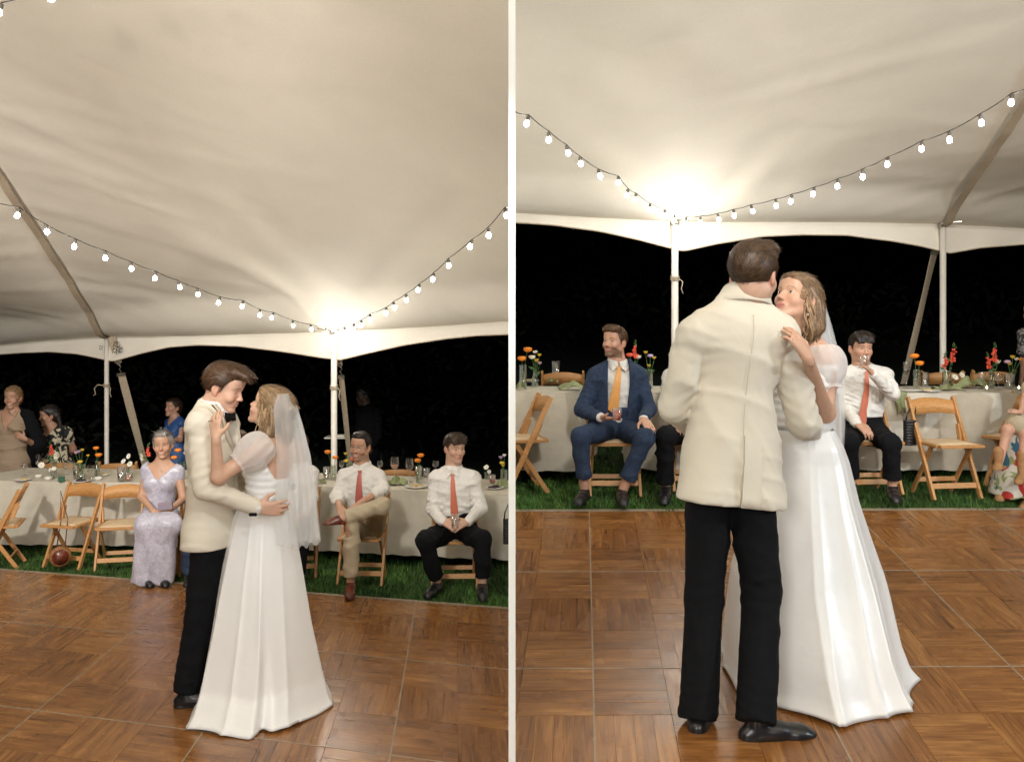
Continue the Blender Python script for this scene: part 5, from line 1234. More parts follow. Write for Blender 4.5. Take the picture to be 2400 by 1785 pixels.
def bloom(kind, c, r, rr, parent, base, mat):
    V = []; Fs = []; c = np.array(c, float)
    def petal(dirv, up, L, w, cupv):
        dirv = unit(dirv); side = unit(np.cross(dirv, up)); n = len(V)
        for t, ww, uu in ((0, .25, 0), (.45, 1, cupv * .25), (.8, .9, cupv * .65), (1, .3, cupv)):
            for q in (-1, 1): V.append(c + dirv * L * t + side * w * ww * q * .5 + up * L * uu)
        for k in range(3): Fs.append((n + 2 * k, n + 2 * k + 1, n + 2 * k + 3, n + 2 * k + 2))
    if kind == 'ball':
        nu, nv = 26, 14; ph = rr.random() * 6
        for i in range(nv):
            el = -math.pi / 2 + math.pi * (i / (nv - 1)) ** .9
            for j in range(nu):
                a = 2 * math.pi * j / nu; k = 1 + .13 * math.sin(a * 5 + i * 2.1 + ph) * math.cos(el) + .10 * (i % 2) * math.cos(el * .8) + .05 * math.sin(a * 9 - i * 1.3)
                V.append(c + V3(math.cos(a) * math.cos(el) * k, math.sin(a) * math.cos(el) * k, math.sin(el) * .72 * (1 - .35 * max(0, math.sin(el)) ** 3)) * r * .92)
        Fs = [tuple(q) for q in grid_faces(nv, nu, True)]
    elif kind == 'flat':
        ax = unit(V3(rr.uniform(-.5, .5), -1, rr.uniform(.1, .8))); x = unit(np.cross(ax, V3(0, 0, 1))); y = np.cross(ax, x)
        for k in range(8): a = 2 * math.pi * k / 8 + rr.random() * .2; petal(x * math.cos(a) + y * math.sin(a), ax, r, r * .8, .25)
    elif kind == 'cup':
        for k in range(7): a = 2 * math.pi * k / 7; petal(V3(math.cos(a), math.sin(a), .6), V3(0, 0, 1), r, r * .9, .55)
    elif kind == 'tuft':
        for k in range(14): v = V3(*[rr.gauss(0, 1) for _ in range(3)]); petal(v, unit(np.cross(v, V3(.3, .5, .8))), r * rr.uniform(.7, 1.1), r * .7, .3)
    return mesh_np('bloom', np.array(V), Fs, M[mat], parent, True, base=base)
def flower(name, kind, mat, px, py, d, foot, label, r=.03, cat='flower', group=None, leaves=0):
    """px, py, d of the bloom; foot = bottom of the stem inside its vase"""
    rr = random.Random(int(px * 7 + py)); top = W(px, py, d); foot = np.array(foot, float) + V3(rr.uniform(-.006, .006), rr.uniform(-.006, .006), .01); T = empty(name, foot, label, cat, group)
    mid = foot * .45 + top * .55 + V3((foot[0] - top[0]) * .25, 0, .01); pts = [foot * (1 - t) ** 2 + 2 * mid * t * (1 - t) + (top - V3(0, 0, .008)) * t * t for t in np.linspace(0, 1, 8)]
    m = MB(); m.tube(pts, .0022, 5); m.build('stem', M['stem'], T, True, foot)
    if kind == 'spike':
        V = []; m = None; n = 9
        for i in range(n):
            t = i / (n - 1); c = top + V3(rr.uniform(-.010, .010) + (top[0] - foot[0]) * .3 * (t - .5), rr.uniform(-.01, .01), (t - .5) * r * 3.4)
            bloom('tuft', c, r * (.62 - .36 * t), rr, T, foot, mat if t < .72 else 'stem')
    else:
        bloom(kind, top, r, rr, T, foot, mat)
        if kind == 'flat': m = MB(); m.lathe([(.001, -.004), (r * .22, 0), (r * .18, r * .16), (.001, r * .22)], 8, top + V3(0, -r * .15, 0)); m.build('flower_centre', M['yellow'], T, True, foot)
    for k in range(leaves):
        c = pts[3 + k % 3]; a = rr.uniform(0, 6.28); dv = V3(math.cos(a), .3 * math.sin(a), .5); s = unit(np.cross(dv, V3(0, 1, .2))); L = rr.uniform(.035, .06)
        mesh_np('leaf', np.array([c, c + dv * L * .5 + s * .012, c + dv * L, c + dv * L * .5 - s * .012]), [(0, 1, 2, 3)], M['leaf'], T, False, base=foot)
    return T
def plate(px, py, wpx, label, food=None):
    p, s = on_table(px, py); r = wpx / s / 2; T = empty('plate', p, label, 'plate', 'white dessert plates'); m = MB(); m.lathe([(r * .55, 0), (r * .6, .004), (r * .97, .013), (r, .016), (r * .96, .018), (r * .6, .009), (.001, .008)], 26); m.build('dish', M['ceramic'], T, True)
    if food:
        f = Field(); rr = random.Random(px)
        for k in range(5): f.ell(p + V3(rr.uniform(-.5, .5) * r, rr.uniform(-.4, .4) * r, .014), (r * .28, r * .22, .014), None, .008)
        P, Q = f.mesh(.005); mesh_np('food', P, Q, M[food], T, base=p)
def candle(px, py, wpx, label, tall=.028, lit=False):
    p, s = on_table(px, py); r = wpx / s / 2; T = empty('candle_dish', p, label, 'candle', 'small candle dishes'); m = MB(); m.lathe([(r * .75, 0), (r, tall * .4), (r, tall), (r * .88, tall), (r * .7, tall * .35), (.001, tall * .3)], 20); m.build('dish', M['ceramic'] if not lit else M['glass'], T, True)
    m = MB(); m.lathe([(r * .66, tall * .3), (r * .7, tall * .72), (.001, tall * .72)], 16); m.build('wax', M['cream'], T, True)
    if lit: m = MB(); m.lathe([(.001, tall * .7), (.006, tall * .9), (.004, tall * 1.2), (.0005, tall * 1.5)], 8); m.build('flame', M['flame'], T, True)
def napkin(px, py, wpx, hpx, label, seed, hang=False):
    p, s = on_table(px, py); w = wpx / s; h = hpx / s; r = np.random.default_rng(seed); nu, nv = 34, 24; V = []
    ph = r.uniform(0, 6, 6)
    for i in range(nu):
        for j in range(nv):
            u, v = -1 + 2 * i / (nu - 1), -1 + 2 * j / (nv - 1); e = max(0, 1 - .55 * (u * u + v * v))
            z = h * e * (.35 + .65 * abs(math.sin(u * 3.1 + v * 2.3 * math.sin(ph[0]) + ph[1])) * (.6 + .4 * math.sin(v * 4 + ph[2])))
            x = u * w / 2 * (1 + .12 * math.sin(v * 5 + ph[3])); y = v * w * .28 * (1 + .2 * math.sin(u * 4 + ph[4])) + .02 * math.sin(u * 5)
            if hang and v < -.2: y = y; 
            V.append((x, y, .004 + max(0, z)))
    V = np.array(V)
    if hang:
        m = V[:, 1] < -w * .12; V[m, 2] -= np.abs(V[m, 1] + w * .12) * 2.2; V[m, 1] = -w * .12 - .02
        V[:, 1] += w * .02
    V2 = V - V3(0, 0, .003); n = len(V); Fs = np.concatenate([grid_faces(nu, nv), grid_faces(nu, nv)[:, ::-1] + n])
    o = mesh_np('cloth_napkin', np.concatenate([V, V2]), Fs, M['napkin']); o.location = p; return tag(o, label, 'napkin', 'crumpled sage napkins')
# table on the far side of the two empty chairs
wine_glass(57, 1114, 1087, 'wine glass at the table end in front of the tan dress', 'wat', wpx=17)
plate(53, 1126, 40, 'plate of pale cake nearest the table end', 'cake')
wine_glass(89, 1111, 1065, 'tall champagne flute in front of the dark jacket', None, True)
candle(90, 1119, 16, 'white candle dish left of its twin by the small vase'); candle(113, 1124, 17, 'white candle dish right of its twin by the small vase')
v, p = vase(127, 1113, 1082, 'clear bud vase holding the coral snapdragon in front of the floral dress', 12)
flower('snapdragon', 'spike', 'coral', 119, 1048, p[1], p, 'coral snapdragon in front of the floral dress, above the white blossom', .034, leaves=3)
flower('snapdragon', 'spike', 'cream', 131, 1060, p[1] - .02, p, 'cream snapdragon beside the coral one in front of the floral dress', .030, leaves=2)
flower('anemone', 'flat', 'petal', 97, 1090, p[1] - .03, p, 'open white anemone leaning left beside the champagne flute', .030)
v, p = vase(124, 1120, 1100, 'short bud vase behind the white candle dishes', 14)
flower('cosmos', 'flat', 'petal', 119, 1101, p[1], p, 'white cosmos low in the short vase behind the candle dishes, left bloom', .022); flower('cosmos', 'flat', 'petal', 127, 1098, p[1], p, 'white cosmos low in the short vase behind the candle dishes, right bloom', .022)
wine_glass(154, 1112, 1082, 'round wine glass in front of the floral dress, right of the coral snapdragon', 'wat', wpx=16)
b = MB(); pb, sb = on_table(144, 1128); b.box(pb + V3(0, 0, .024), (.055, .04, .046), np.array(Matrix.Rotation(.4, 3, 'Z'))); bx = b.build('gift_box', pm('green_card', (.03, .12, .07), .5, noise=(40, .5)), None, base=pb, bevel=.004); bx.location = pb
tag(bx, 'small dark green box with white corners lying on the linen between candle and plate', 'gift box')
tumbler(181, 1123, 1085, 'tall tumbler left of the pink and yellow flowers', 'wat', 20)
v, p = vase(190, 1126, 1088, 'wide clear vase of pink and yellow flowers', 20)
flower('sweet_pea', 'cup', 'pink', 178, 1064, p[1], p, 'leftmost pink bloom in the wide clear vase', .024); flower('sweet_pea', 'cup', 'lilac', 185, 1061, p[1], p, 'lilac bloom beside the yellow ones in the wide clear vase', .022)
flower('buttercup', 'cup', 'yellow', 193, 1057, p[1], p, 'highest yellow bloom in the wide clear vase', .020, leaves=1); flower('buttercup', 'cup', 'yellow', 206, 1070, p[1], p, 'yellow bloom leaning far right from the wide clear vase', .018); flower('buttercup', 'ball', 'yellow', 188, 1081, p[1], p, 'low yellow bloom at the rim of the wide clear vase', .024, leaves=3)
plate(188, 1130, 42, 'plate with dark berries in front of the wide vase', 'darkfood')
wine_glass(213, 1127, 1090, 'wine glass of water left of the bottle vase with two orange blooms', 'wat', wpx=18)
v, p = vase(227, 1119, 1080, 'slender bottle vase holding two orange blooms beside the pole', 13, True)
flower('ranunculus', 'ball', 'orange', 225, 1049, p[1], p, 'higher orange ranunculus left of the corner pole', .027); flower('ranunculus', 'ball', 'orange', 231, 1065, p[1], p, 'lower orange ranunculus left of the corner pole', .031)
candle(230, 1124, 18, 'white candle dish right of the water glass by the bottle vase'); plate(243, 1114, 30, 'plate with a cake crumb behind the bottle vase', 'cake')
tumbler(283, 1128, 1093, 'tall tumbler left of the white cosmos group', 'wat', 16); tumbler(293, 1116, 1096, 'tumbler behind the lemon drink', 'wat', 15)
tumbler(301, 1127, 1108, 'short tumbler with a lemon drink left of the lavender dress', 'rose', 18)
v, p = vase(302, 1118, 1092, 'small vase holding the white cosmos left of the lavender dress', 12)
for x, y, l in ((290, 1081, 'left'), (302, 1069, 'highest'), (305, 1087, 'lowest')): flower('cosmos', 'flat', 'petal', x, y, p[1], p, '%s white cosmos of the three beside the lavender dress' % l, .027)
v, p = vase(340, 1112, 1085, 'bud vase behind the shoulder of the lavender dress', 12)
flower('snapdragon', 'spike', 'coral', 347, 1052, p[1], p, 'coral snapdragon behind the lavender shoulder', .034, leaves=2); flower('snapdragon', 'spike', 'cream', 333, 1066, p[1], p, 'cream bloom behind the lavender shoulder beside the coral one', .026)
v, p = vase(428, 1122, 1085, 'bud vase between the lavender dress and the white dinner jacket', 12)
flower('ranunculus', 'ball', 'orange', 417, 1054, p[1], p, 'higher orange ranunculus right of the grey haired woman', .031); flower('ranunculus', 'ball', 'orange', 408, 1071, p[1], p, 'lower orange ranunculus just right of the grey haired woman', .030)
flower('wilted_bloom', 'cup', 'cream', 435, 1066, p[1], p, 'pale cream bloom touching the edge of the white dinner jacket', .026, leaves=2)
# table behind the two men in ties
tumbler(765, 1122, 1094, 'tumbler left of the striped tie man, below the orange blooms', 'wat', 16); v, p = vase(781, 1124, 1090, 'clear vase of two orange blooms in front of the bright pole', 14)
flower('ranunculus', 'ball', 'orange', 768, 1058, p[1], p, 'orange ranunculus against the bright pole behind the bride', .031); flower('ranunculus', 'ball', 'orange', 786, 1071, p[1], p, 'orange ranunculus just right of the bright pole', .028)
napkin(752, 1132, 26, 14, 'sage napkin at the table beside the bride\'s veil', 2); wine_glass(801, 1112, 1079, 'wine glass behind the shoulder of the striped tie man', wpx=13)
v, p = vase(818, 1112, 1086, 'vase behind the striped tie man holding yellow and coral flowers', 13)
flower('buttercup', 'cup', 'yellow', 810, 1066, p[1], p, 'upper yellow bloom left of the striped tie man', .022); flower('buttercup', 'ball', 'yellow', 812, 1079, p[1], p, 'lower yellow bloom left of the striped tie man', .024, leaves=2); flower('snapdragon', 'spike', 'coral', 828, 1062, p[1], p, 'coral snapdragon by the ear of the striped tie man', .034)
wine_glass(891, 1112, 1080, 'empty glass behind the shoulder of the striped tie man', wpx=14)
wine_glass(925, 1126, 1071, 'large glass of rosé between the two men in ties', 'rose', wpx=20); wine_glass(960, 1129, 1074, 'large glass of red wine between the two men in ties', 'redwine', wpx=19)
tumbler(981, 1122, 1092, 'tumbler behind the orange blooms between the men in ties', 'wat', 18); tumbler(999, 1117, 1096, 'shorter tumbler next to the salmon tie man\'s shoulder', 'wat', 18)
v, p = vase(979, 1133, 1112, 'low vase whose single stem carries two orange blooms between the men in ties', 10)
flower('ranunculus', 'ball', 'orange', 986, 1066, p[1], p, 'upper right orange ranunculus between the two men in ties', .031); flower('ranunculus', 'ball', 'orange', 979, 1078, p[1], p, 'lower left orange ranunculus between the two men in ties', .031)
napkin(932, 1136, 46, 24, 'large crumpled sage napkin beside the striped tie man', 5); plate(976, 1142, 54, 'plate of cheese and fruit between the two men in ties', 'cake')
wine_glass(1021, 1112, 1080, 'empty glass just behind the shoulder of the salmon tie man', wpx=16)
v, p = vase(1141, 1122, 1106, 'vase hidden behind the right arm of the salmon tie man', 12)
flower('cosmos', 'flat', 'petal', 1140, 1095, p[1], p, 'upper white cosmos beside the salmon tie man', .026); flower('cosmos', 'flat', 'petal', 1146, 1105, p[1], p, 'lower white cosmos beside the salmon tie man', .020)
tumbler(1154, 1134, 1112, 'tumbler of red cocktail beside the salmon tie man', 'cocktail', 15, .5); plate(1160, 1145, 44, 'plate with dark crumbs beside the red cocktail', 'darkfood')
v, p = vase(1181, 1134, 1100, 'vase against the white partition holding lilac and yellow flowers', 16)
flower('sweet_pea', 'cup', 'lilac', 1174, 1075, p[1], p, 'lilac bloom beside the white partition', .024); flower('sweet_pea', 'cup', 'petal', 1182, 1070, p[1], p, 'white bloom highest beside the white partition', .022); flower('buttercup', 'ball', 'yellow', 1177, 1084, p[1], p, 'upper yellow bloom beside the white partition', .024, leaves=2); flower('buttercup', 'cup', 'yellow', 1179, 1093, p[1], p, 'lower yellow bloom beside the white partition', .022)
napkin(1176, 1142, 30, 22, 'sage napkin lying against the white partition', 8)
# table beside the blue suit
v, p = vase(1226, 906, 855, 'tall cylinder vase of orange blooms next to the white partition', 17)
flower('ranunculus', 'ball', 'orange', 1237, 818, p[1], p, 'large orange ranunculus leaning right beside the white partition', .036); flower('ranunculus', 'ball', 'orange', 1223, 839, p[1], p, 'flat orange ranunculus lowest beside the white partition', .036)
v, p = vase(1254, 906, 869, 'bottle vase of pastel flowers left of the blue suit', 16, True)
for x, y, k, m_, l, r_ in ((1254, 824, 'ball', 'cream', 'white', .020), (1264, 835, 'cup', 'yellow', 'yellow', .022), (1247, 836, 'ball', 'cream', 'cream and green', .028), (1257, 848, 'cup', 'yellow', 'lower pale yellow', .026), (1265, 854, 'cup', 'pink', 'pink', .022)):
    flower('garden_flower', k, m_, x, y, p[1], p, '%s bloom in the bottle vase left of the blue suit' % l, r_, leaves=1)
tumbler(1303, 895, 846, 'tall tumbler behind the sage napkin left of the blue suit', 'wat', 19); napkin(1220, 912, 26, 22, 'sage napkin at the foot of the cylinder vase by the partition', 11)
napkin(1294, 898, 30, 18, 'small sage napkin behind the tall tumbler', 12); napkin(1340, 914, 62, 28, 'large sage napkin draped over the table corner by the blue suit', 13)
plate(1245, 895, 40, 'plate of cake crumbs behind the pastel flowers', 'cake')
# long table on the groom's side
v, p = vase(1488, 905, 868, 'vase behind the blue suit holding the coral snapdragons', 16)
flower('snapdragon', 'spike', 'coral', 1489, 817, p[1], p, 'coral snapdragon standing tallest behind the blue suit', .038, leaves=3); flower('ranunculus', 'ball', 'coral', 1476, 831, p[1], p, 'coral bloom nearest the ear of the man in the blue suit', .030); flower('ranunculus', 'ball', 'cream', 1496, 836, p[1], p, 'cream bloom right of the coral ones behind the blue suit', .024, leaves=2)
v, p = vase(1521, 910, 866, 'vase of yellow and lilac flowers between the blue suit and the white sleeve', 18)
for x, y, k, m_, l, r_ in ((1513, 829, 'cup', 'yellow', 'left yellow', .022), (1524, 833, 'ball', 'lilac', 'lilac', .024), (1533, 842, 'cup', 'yellow', 'right yellow', .022), (1521, 860, 'cup', 'yellow', 'lowest yellow', .020)):
    flower('garden_flower', k, m_, x, y, p[1], p, '%s bloom between the blue suit and the white sleeve' % l, r_, leaves=1)
wine_glass(2124, 909, 848, 'goblet of red wine right of the drinking man', 'redwine', wpx=17)
v, p = vase(2148, 912, 866, 'cylinder vase of two orange blooms above the empty chair', 15)
flower('ranunculus', 'ball', 'orange', 2143, 833, p[1], p, 'left orange bloom in front of the slanting strap', .034); flower('ranunculus', 'ball', 'orange', 2155, 850, p[1], p, 'right orange bloom, tilted, near the slanting strap', .034)
tumbler(2168, 906, 872, 'pale green tumbler right of the orange blooms', 'wat', 18)
v, p = vase(2219, 907, 868, 'clear vase of coral snapdragons in front of the thin pole', 20)
flower('snapdragon', 'spike', 'coral', 2236, 824, p[1], p, 'right coral snapdragon in front of the thin pole', .040, leaves=3); flower('snapdragon', 'spike', 'coral', 2215, 843, p[1], p, 'left coral snapdragon overlapping the thin pole', .036, leaves=3)
flower('anemone', 'flat', 'petal', 2238, 884, p[1] - .05, p, 'round white anemone below the coral snapdragons', .028); flower('anemone', 'flat', 'petal', 2254, 879, p[1] - .05, p, 'second white anemone, right of the round one', .026)
napkin(2220, 914, 62, 16, 'sage napkin under the white anemones', 15); napkin(2275, 909, 72, 30, 'longest sage napkin twisted along the table', 16); pn, sn = on_table(2108, 921)
V = [(((i / 9 - .5) * .085 * (1 - .25 * (j / 13)) + .006 * math.sin(j * .7), -.035 - .02 * math.sin(i * 1.1 + j * .2) * (j / 13), .008 - max(0, j - 2) * .0125 * (1 + .15 * math.sin(i * .9)))) if j > 1 else ((i / 9 - .5) * .08, .03 - .03 * j, .008 + .006 * math.sin(i * 1.3)) for i in range(10) for j in range(14)]
V = np.array(V); nq = len(V); gq = grid_faces(10, 14); on = mesh_np('cloth_napkin', np.concatenate([V, V + V3(0, .003, -.001)]), np.concatenate([gq, gq[:, ::-1] + nq]), M['napkin']); on.location = pn
tag(on, 'sage napkin hanging over the table edge by the drinking man', 'napkin', 'crumpled sage napkins')
plate(2132, 918, 48, 'empty plate right of the drinking man', None); plate(2180, 919, 50, 'plate of cheese above the empty chair', 'cake')
b = MB(); pb, sb = on_table(2277, 905); b.lathe([(.001, 0), (.018, .008), (.022, .02), (.018, .034), (.001, .04)], 12); ob = b.build('orange_fruit', M['orange'], None, True); ob.location = pb; tag(ob, 'small orange fruit on the twisted sage napkin', 'fruit')
wine_glass(2301, 912, 871, 'wine glass left of the second coral snapdragon vase', 'wat', wpx=19)
v, p = vase(2324, 912, 868, 'vase holding the coral snapdragon at the far end of the table', 13)
flower('snapdragon', 'spike', 'coral', 2331, 824, p[1], p, 'tallest coral snapdragon near the floral skirt', .040, leaves=2); flower('snapdragon', 'spike', 'coral', 2317, 843, p[1], p, 'lower coral snapdragon near the floral skirt', .034, leaves=2); flower('calla_lily', 'cup', 'cream', 2338, 853, p[1], p, 'cream lily bloom below the tallest coral snapdragon', .030)
wine_glass(2340, 914, 874, 'wine glass between the lily and the pink flowers', 'wat', wpx=20); tumbler(2366, 911, 876, 'tumbler under the pink flowers at the table end', 'wat', 24)
v, p = vase(2371, 906, 872, 'vase of pink and yellow flowers at the table end', 14)
for x, y, k, m_, l, r_ in ((2361, 847, 'ball', 'pink', 'pink', .026), (2373, 840, 'cup', 'yellow', 'upper yellow', .024), (2382, 845, 'cup', 'cream', 'cream', .024), (2366, 856, 'cup', 'yellow', 'lower yellow', .022), (2391, 845, 'cup', 'orange', 'orange', .022)):
    flower('garden_flower', k, m_, x, y, p[1], p, '%s bloom in the vase at the far table end' % l, r_, leaves=1)
candle(2313, 917, 14, 'lit tealight left of the wine glasses by the coral snapdragon', .03, True); candle(2388, 917, 14, 'lit tealight beside the bare arm at the picture edge', .03, True)

# bags
def bag_round():
    p = W(141, 1303, 7.80); T = empty('wicker_bag', p, 'round brown wicker bag hanging from the empty chair by a long strap', 'bag'); R = np.array(Matrix.Rotation(.5, 3, 'Z') @ Matrix.Rotation(math.pi / 2, 3, 'X'))
    m = MB(); m.lathe([(.001, -.035), (.078, -.035), (.086, -.022), (.086, .022), (.078, .035), (.001, .035)], 26, (0, 0, 0), R); m.build('body', pm('wicker', (.24, .105, .035), .7, noise=(60, .4), bump=(140, .8, .003)), T, True)
    m = MB(); m.lathe([(.001, .036), (.064, .036), (.064, .040), (.001, .041)], 24, (0, 0, 0), R); m.build('leather_disc', M['brownshoe'], T, True)
    m = MB(); top = W(142, 1150, 7.98) - p; m.tube([(-.03, 0, .07), (-.02, .06, .3), tuple(top), (.035, .06, .3), (.04, 0, .07)], .005, 5); m.build('strap', M['brownshoe'], T, True)
bag_round()
def bag_woven(px0, px1, y0, y1, d, top, label, cut=None):
    a = W(px0, y0, d); b = W(px1, y1, d); p = (a + b) / 2; T = empty('woven_bag', p, label, 'bag', 'black woven handbags'); w = abs(b[0] - a[0]) / 2; h = abs(a[2] - b[2]) / 2; m = MB()
    for k in range(9):
        z = -h + 2 * h * (k + .5) / 9
        m.lathe([(w * .95, z - h / 9.1), (w * 1.0, z - h / 20), (w * 1.0, z + h / 20), (w * .95, z + h / 9.1)], 20, (0, 0, 0), np.diag([1, .6, 1.0]))
    m.lathe([(w * .5, -h), (w * .93, -h * .98), (w * .93, h)], 20, (0, 0, 0), np.diag([1, .6, 1.0])); m.build('basket', M['blackshoe'], T, True); t = W(*top) - p; m = MB(); m.tube([(-w * .6, 0, h * .95), (-w * .4, 0, h * 1.5), tuple(t), (w * .8, 0, h * 1.2), (w * .7, 0, h * .95)], .006, 5); m.build('handle', M['blackshoe'], T, True); return T
bag_woven(1179, 1194, 1215, 1274, 7.5, (1191, 1180, 7.55), 'black woven bag hanging beside the white partition, right of the salmon tie man')
bag_woven(2117, 2148, 984, 1043, 6.62, (2146, 938, 6.72), 'black woven bag hanging from the empty chair beside the drinking man')
# service stand in the dark behind the pole
pt = W(790, 1024, 10.6); T = empty('tray_stand', (pt[0], pt[1], ground(-1, 10.6)), 'pale tray on a thin dark stand in the night behind the bright pole', 'tray stand')
m = MB(); m.box((0, 0, pt[2] - T.location.z), (.26, .2, .016)); m.build('tray', M['ceramic'], T, bevel=.005); m = MB(); m.box((.03, 0, pt[2] - T.location.z + .02), (.12, .1, .018)); m.build('folded_paper', M['cream'], T)
m = MB(); m.bar((0, 0, 0), (0, 0, pt[2] - T.location.z - .01), .02, .02); m.box((0, 0, .01), (.3, .3, .02)); m.build('stand', M['blackcloth'], T)
# ------------------------------------------------------------------ the people
def rig(d0, **k):
    out = {}
    for n, v in k.items():
        if n in ('hf', 'hu') or n.startswith('hd'): out[n] = v
        else: out[n] = W(v[0], v[1], d0 + (v[2] if len(v) > 2 else 0))
    return out
def gbase(px, d): p = W(px, 800, d); return (p[0], p[1], ground(p[0], p[1]))

# ---- the groom in profile
d0 = 4.75
J = rig(d0, head=(526, 908), hf=V3(.92, -.12, -.33), neck=(496, 960, .0), pelvis=(500, 1255, 0), sR=(470, 998, -.165), sL=(526, 992, .165),
        eR=(482, 1142, -.235), wR=(604, 1190, -.26), eL=(545, 1130, .24), wL=(610, 1120, .20), hR=(492, 1270, -.085), hL=(508, 1268, .085),
        kR=(468, 1440, -.09), kL=(492, 1430, .09), aR=(437, 1607, -.08), aL=(462, 1600, .09), tR=(520, 1640, -.05), tL=(540, 1640, .1), hem=(493, 1272, 0),
        hdR=(V3(.9, .1, -.05), V3(.1, 1, .15), V3(0, .2, 1), .55), hdL=(V3(.8, .3, .1), V3(0, -1, 0), V3(0, 0, 1), .4))
def quiff(Fd, q, hs):
    for x in (-.045, -.015, .015, .045):
        Fd.cap(q(x, .050, .105), q(x * .8, .105, .100), .026 * hs, .014 * hs, .02)
        Fd.cap(q(x * .8, .105, .100), q(x * .7, .128, .072 + .01 * abs(x) * 20), .013 * hs, .006 * hs, .015)
    Fd.cap(q(-.01, .11, .098), q(.0, .150, .108), .010 * hs, .003 * hs, .012)
g = person('groom in ivory dinner jacket seen in profile, smiling down at the bride', gbase(440, 4.75), J, sc=.98, hs=.99, hh=.004, bh=.008, eye=.1, smile=.8, h=.0085,
           top='jacket', jacketmat='ivory', haircol=(.055, .030, .017), tipcol=(.17, .09, .045), hair='swept', strands=4500, hw=.0013, hextra=quiff, skin=(.60, .37, .27), cuffr=.064, cuff=-.025, flare=.95, vopen=.34, jfold=.013, tfold=.005,
           vprof=[.064, .062, .060, .010, .006, .05, .06], hL=.06, lift=.005)
T = g['T']; base = g['base']; BT = g['BT']; Nk = g['J']['neck']
rt, fw, up = BT.T
m = MB(); c = Nk + fw * .088 - up * .038
for s in (-1, 1): m.add([c + rt * s * .008 + up * .012, c + rt * s * .055 + up * .030, c + rt * s * .06 - up * .028, c + rt * s * .008 - up * .012, c + rt * s * .008 + up * .012 + fw * .02, c + rt * s * .05 + up * .026 + fw * .02, c + rt * s * .055 - up * .024 + fw * .02, c + rt * s * .008 - up * .012 + fw * .02], [(0, 1, 2, 3), (4, 7, 6, 5), (0, 4, 5, 1), (1, 5, 6, 2), (2, 6, 7, 3), (3, 7, 4, 0)])
m.box(c + fw * .012, (.03, .02, .026), BT); m.build('bow_tie', M['blackcloth'], T, True, base)
m = MB(); R_ = np.array(BT)
for t in (.16, .24, .34): m.lathe([(.001, 0), (.009, 0), (.009, .004), (.001, .005)], 10, W(596 + t * 10 - 18 + t * 50, 1205, d0 - .32), np.array(Matrix.Rotation(math.pi / 2, 3, 'X')))
m.build('cufflink', M['blackcloth'], T, True, base)

# ---- the bride in profile
d0 = 4.72
J = rig(d0, head=(634, 957), hf=V3(-.84, .22, .42), neck=(647, 1030, .0), pelvis=(617, 1225, 0), sL=(613, 1050, -.15), sR=(652, 1050, .13),
        eL=(511, 1118, -.27), wL=(506, 1026, -.31), eR=(600, 1110, .27), wR=(585, 1085, .22), hR=(612, 1240, .08), hL=(612, 1240, -.08), kR=(600, 1400, .08), kL=(600, 1400, -.08), aR=(600, 1600, .08), aL=(600, 1600, -.08),
        hdL=(V3(-.10, .22, .95), V3(.35, 1, -.1), V3(-.9, .2, 0) * -1, .35), hdR=(V3(-.9, -.1, .1), V3(0, -1, 0), V3(0, 0, 1), .4))
def bride_hair(Fd, q, hs):
    for x in (-.07, -.045, -.02, .02, .045, .07):
        Fd.cap(q(x, -.075, .0), q(x * 1.15, -.085, -.095), .026 * hs, .026 * hs, .02); Fd.cap(q(x * 1.15, -.085, -.095), q(x * 1.0, -.070, -.170 + abs(x) * .3), .026 * hs, .010 * hs, .02)
    for s in (-1, 1): Fd.cap(q(s * .075, -.045, .01), q(s * .080, -.052, -.12), .014 * hs, .012 * hs, .02)
    Fd.cap(q(0, -.085, .075), q(0, -.11, .045), .034 * hs, .030 * hs, .02)
b = person('bride in veil and satin gown seen from behind, hand on the groom\'s chest', gbase(610, 4.75), J, sex='f', sc=.98, hs=.97, hh=.004, bh=.007, eye=1.0, smile=.5, bare_arms=True, top='none', legs='none', shoes=None,
           hair='long', haircol=(.19, .115, .06), tipcol=(.50, .34, .19), strands=5000, hextra=bride_hair, hL=.085, hw=.0013, skin=(.62, .38, .265), iris=(.05, .03, .02), legless=True)
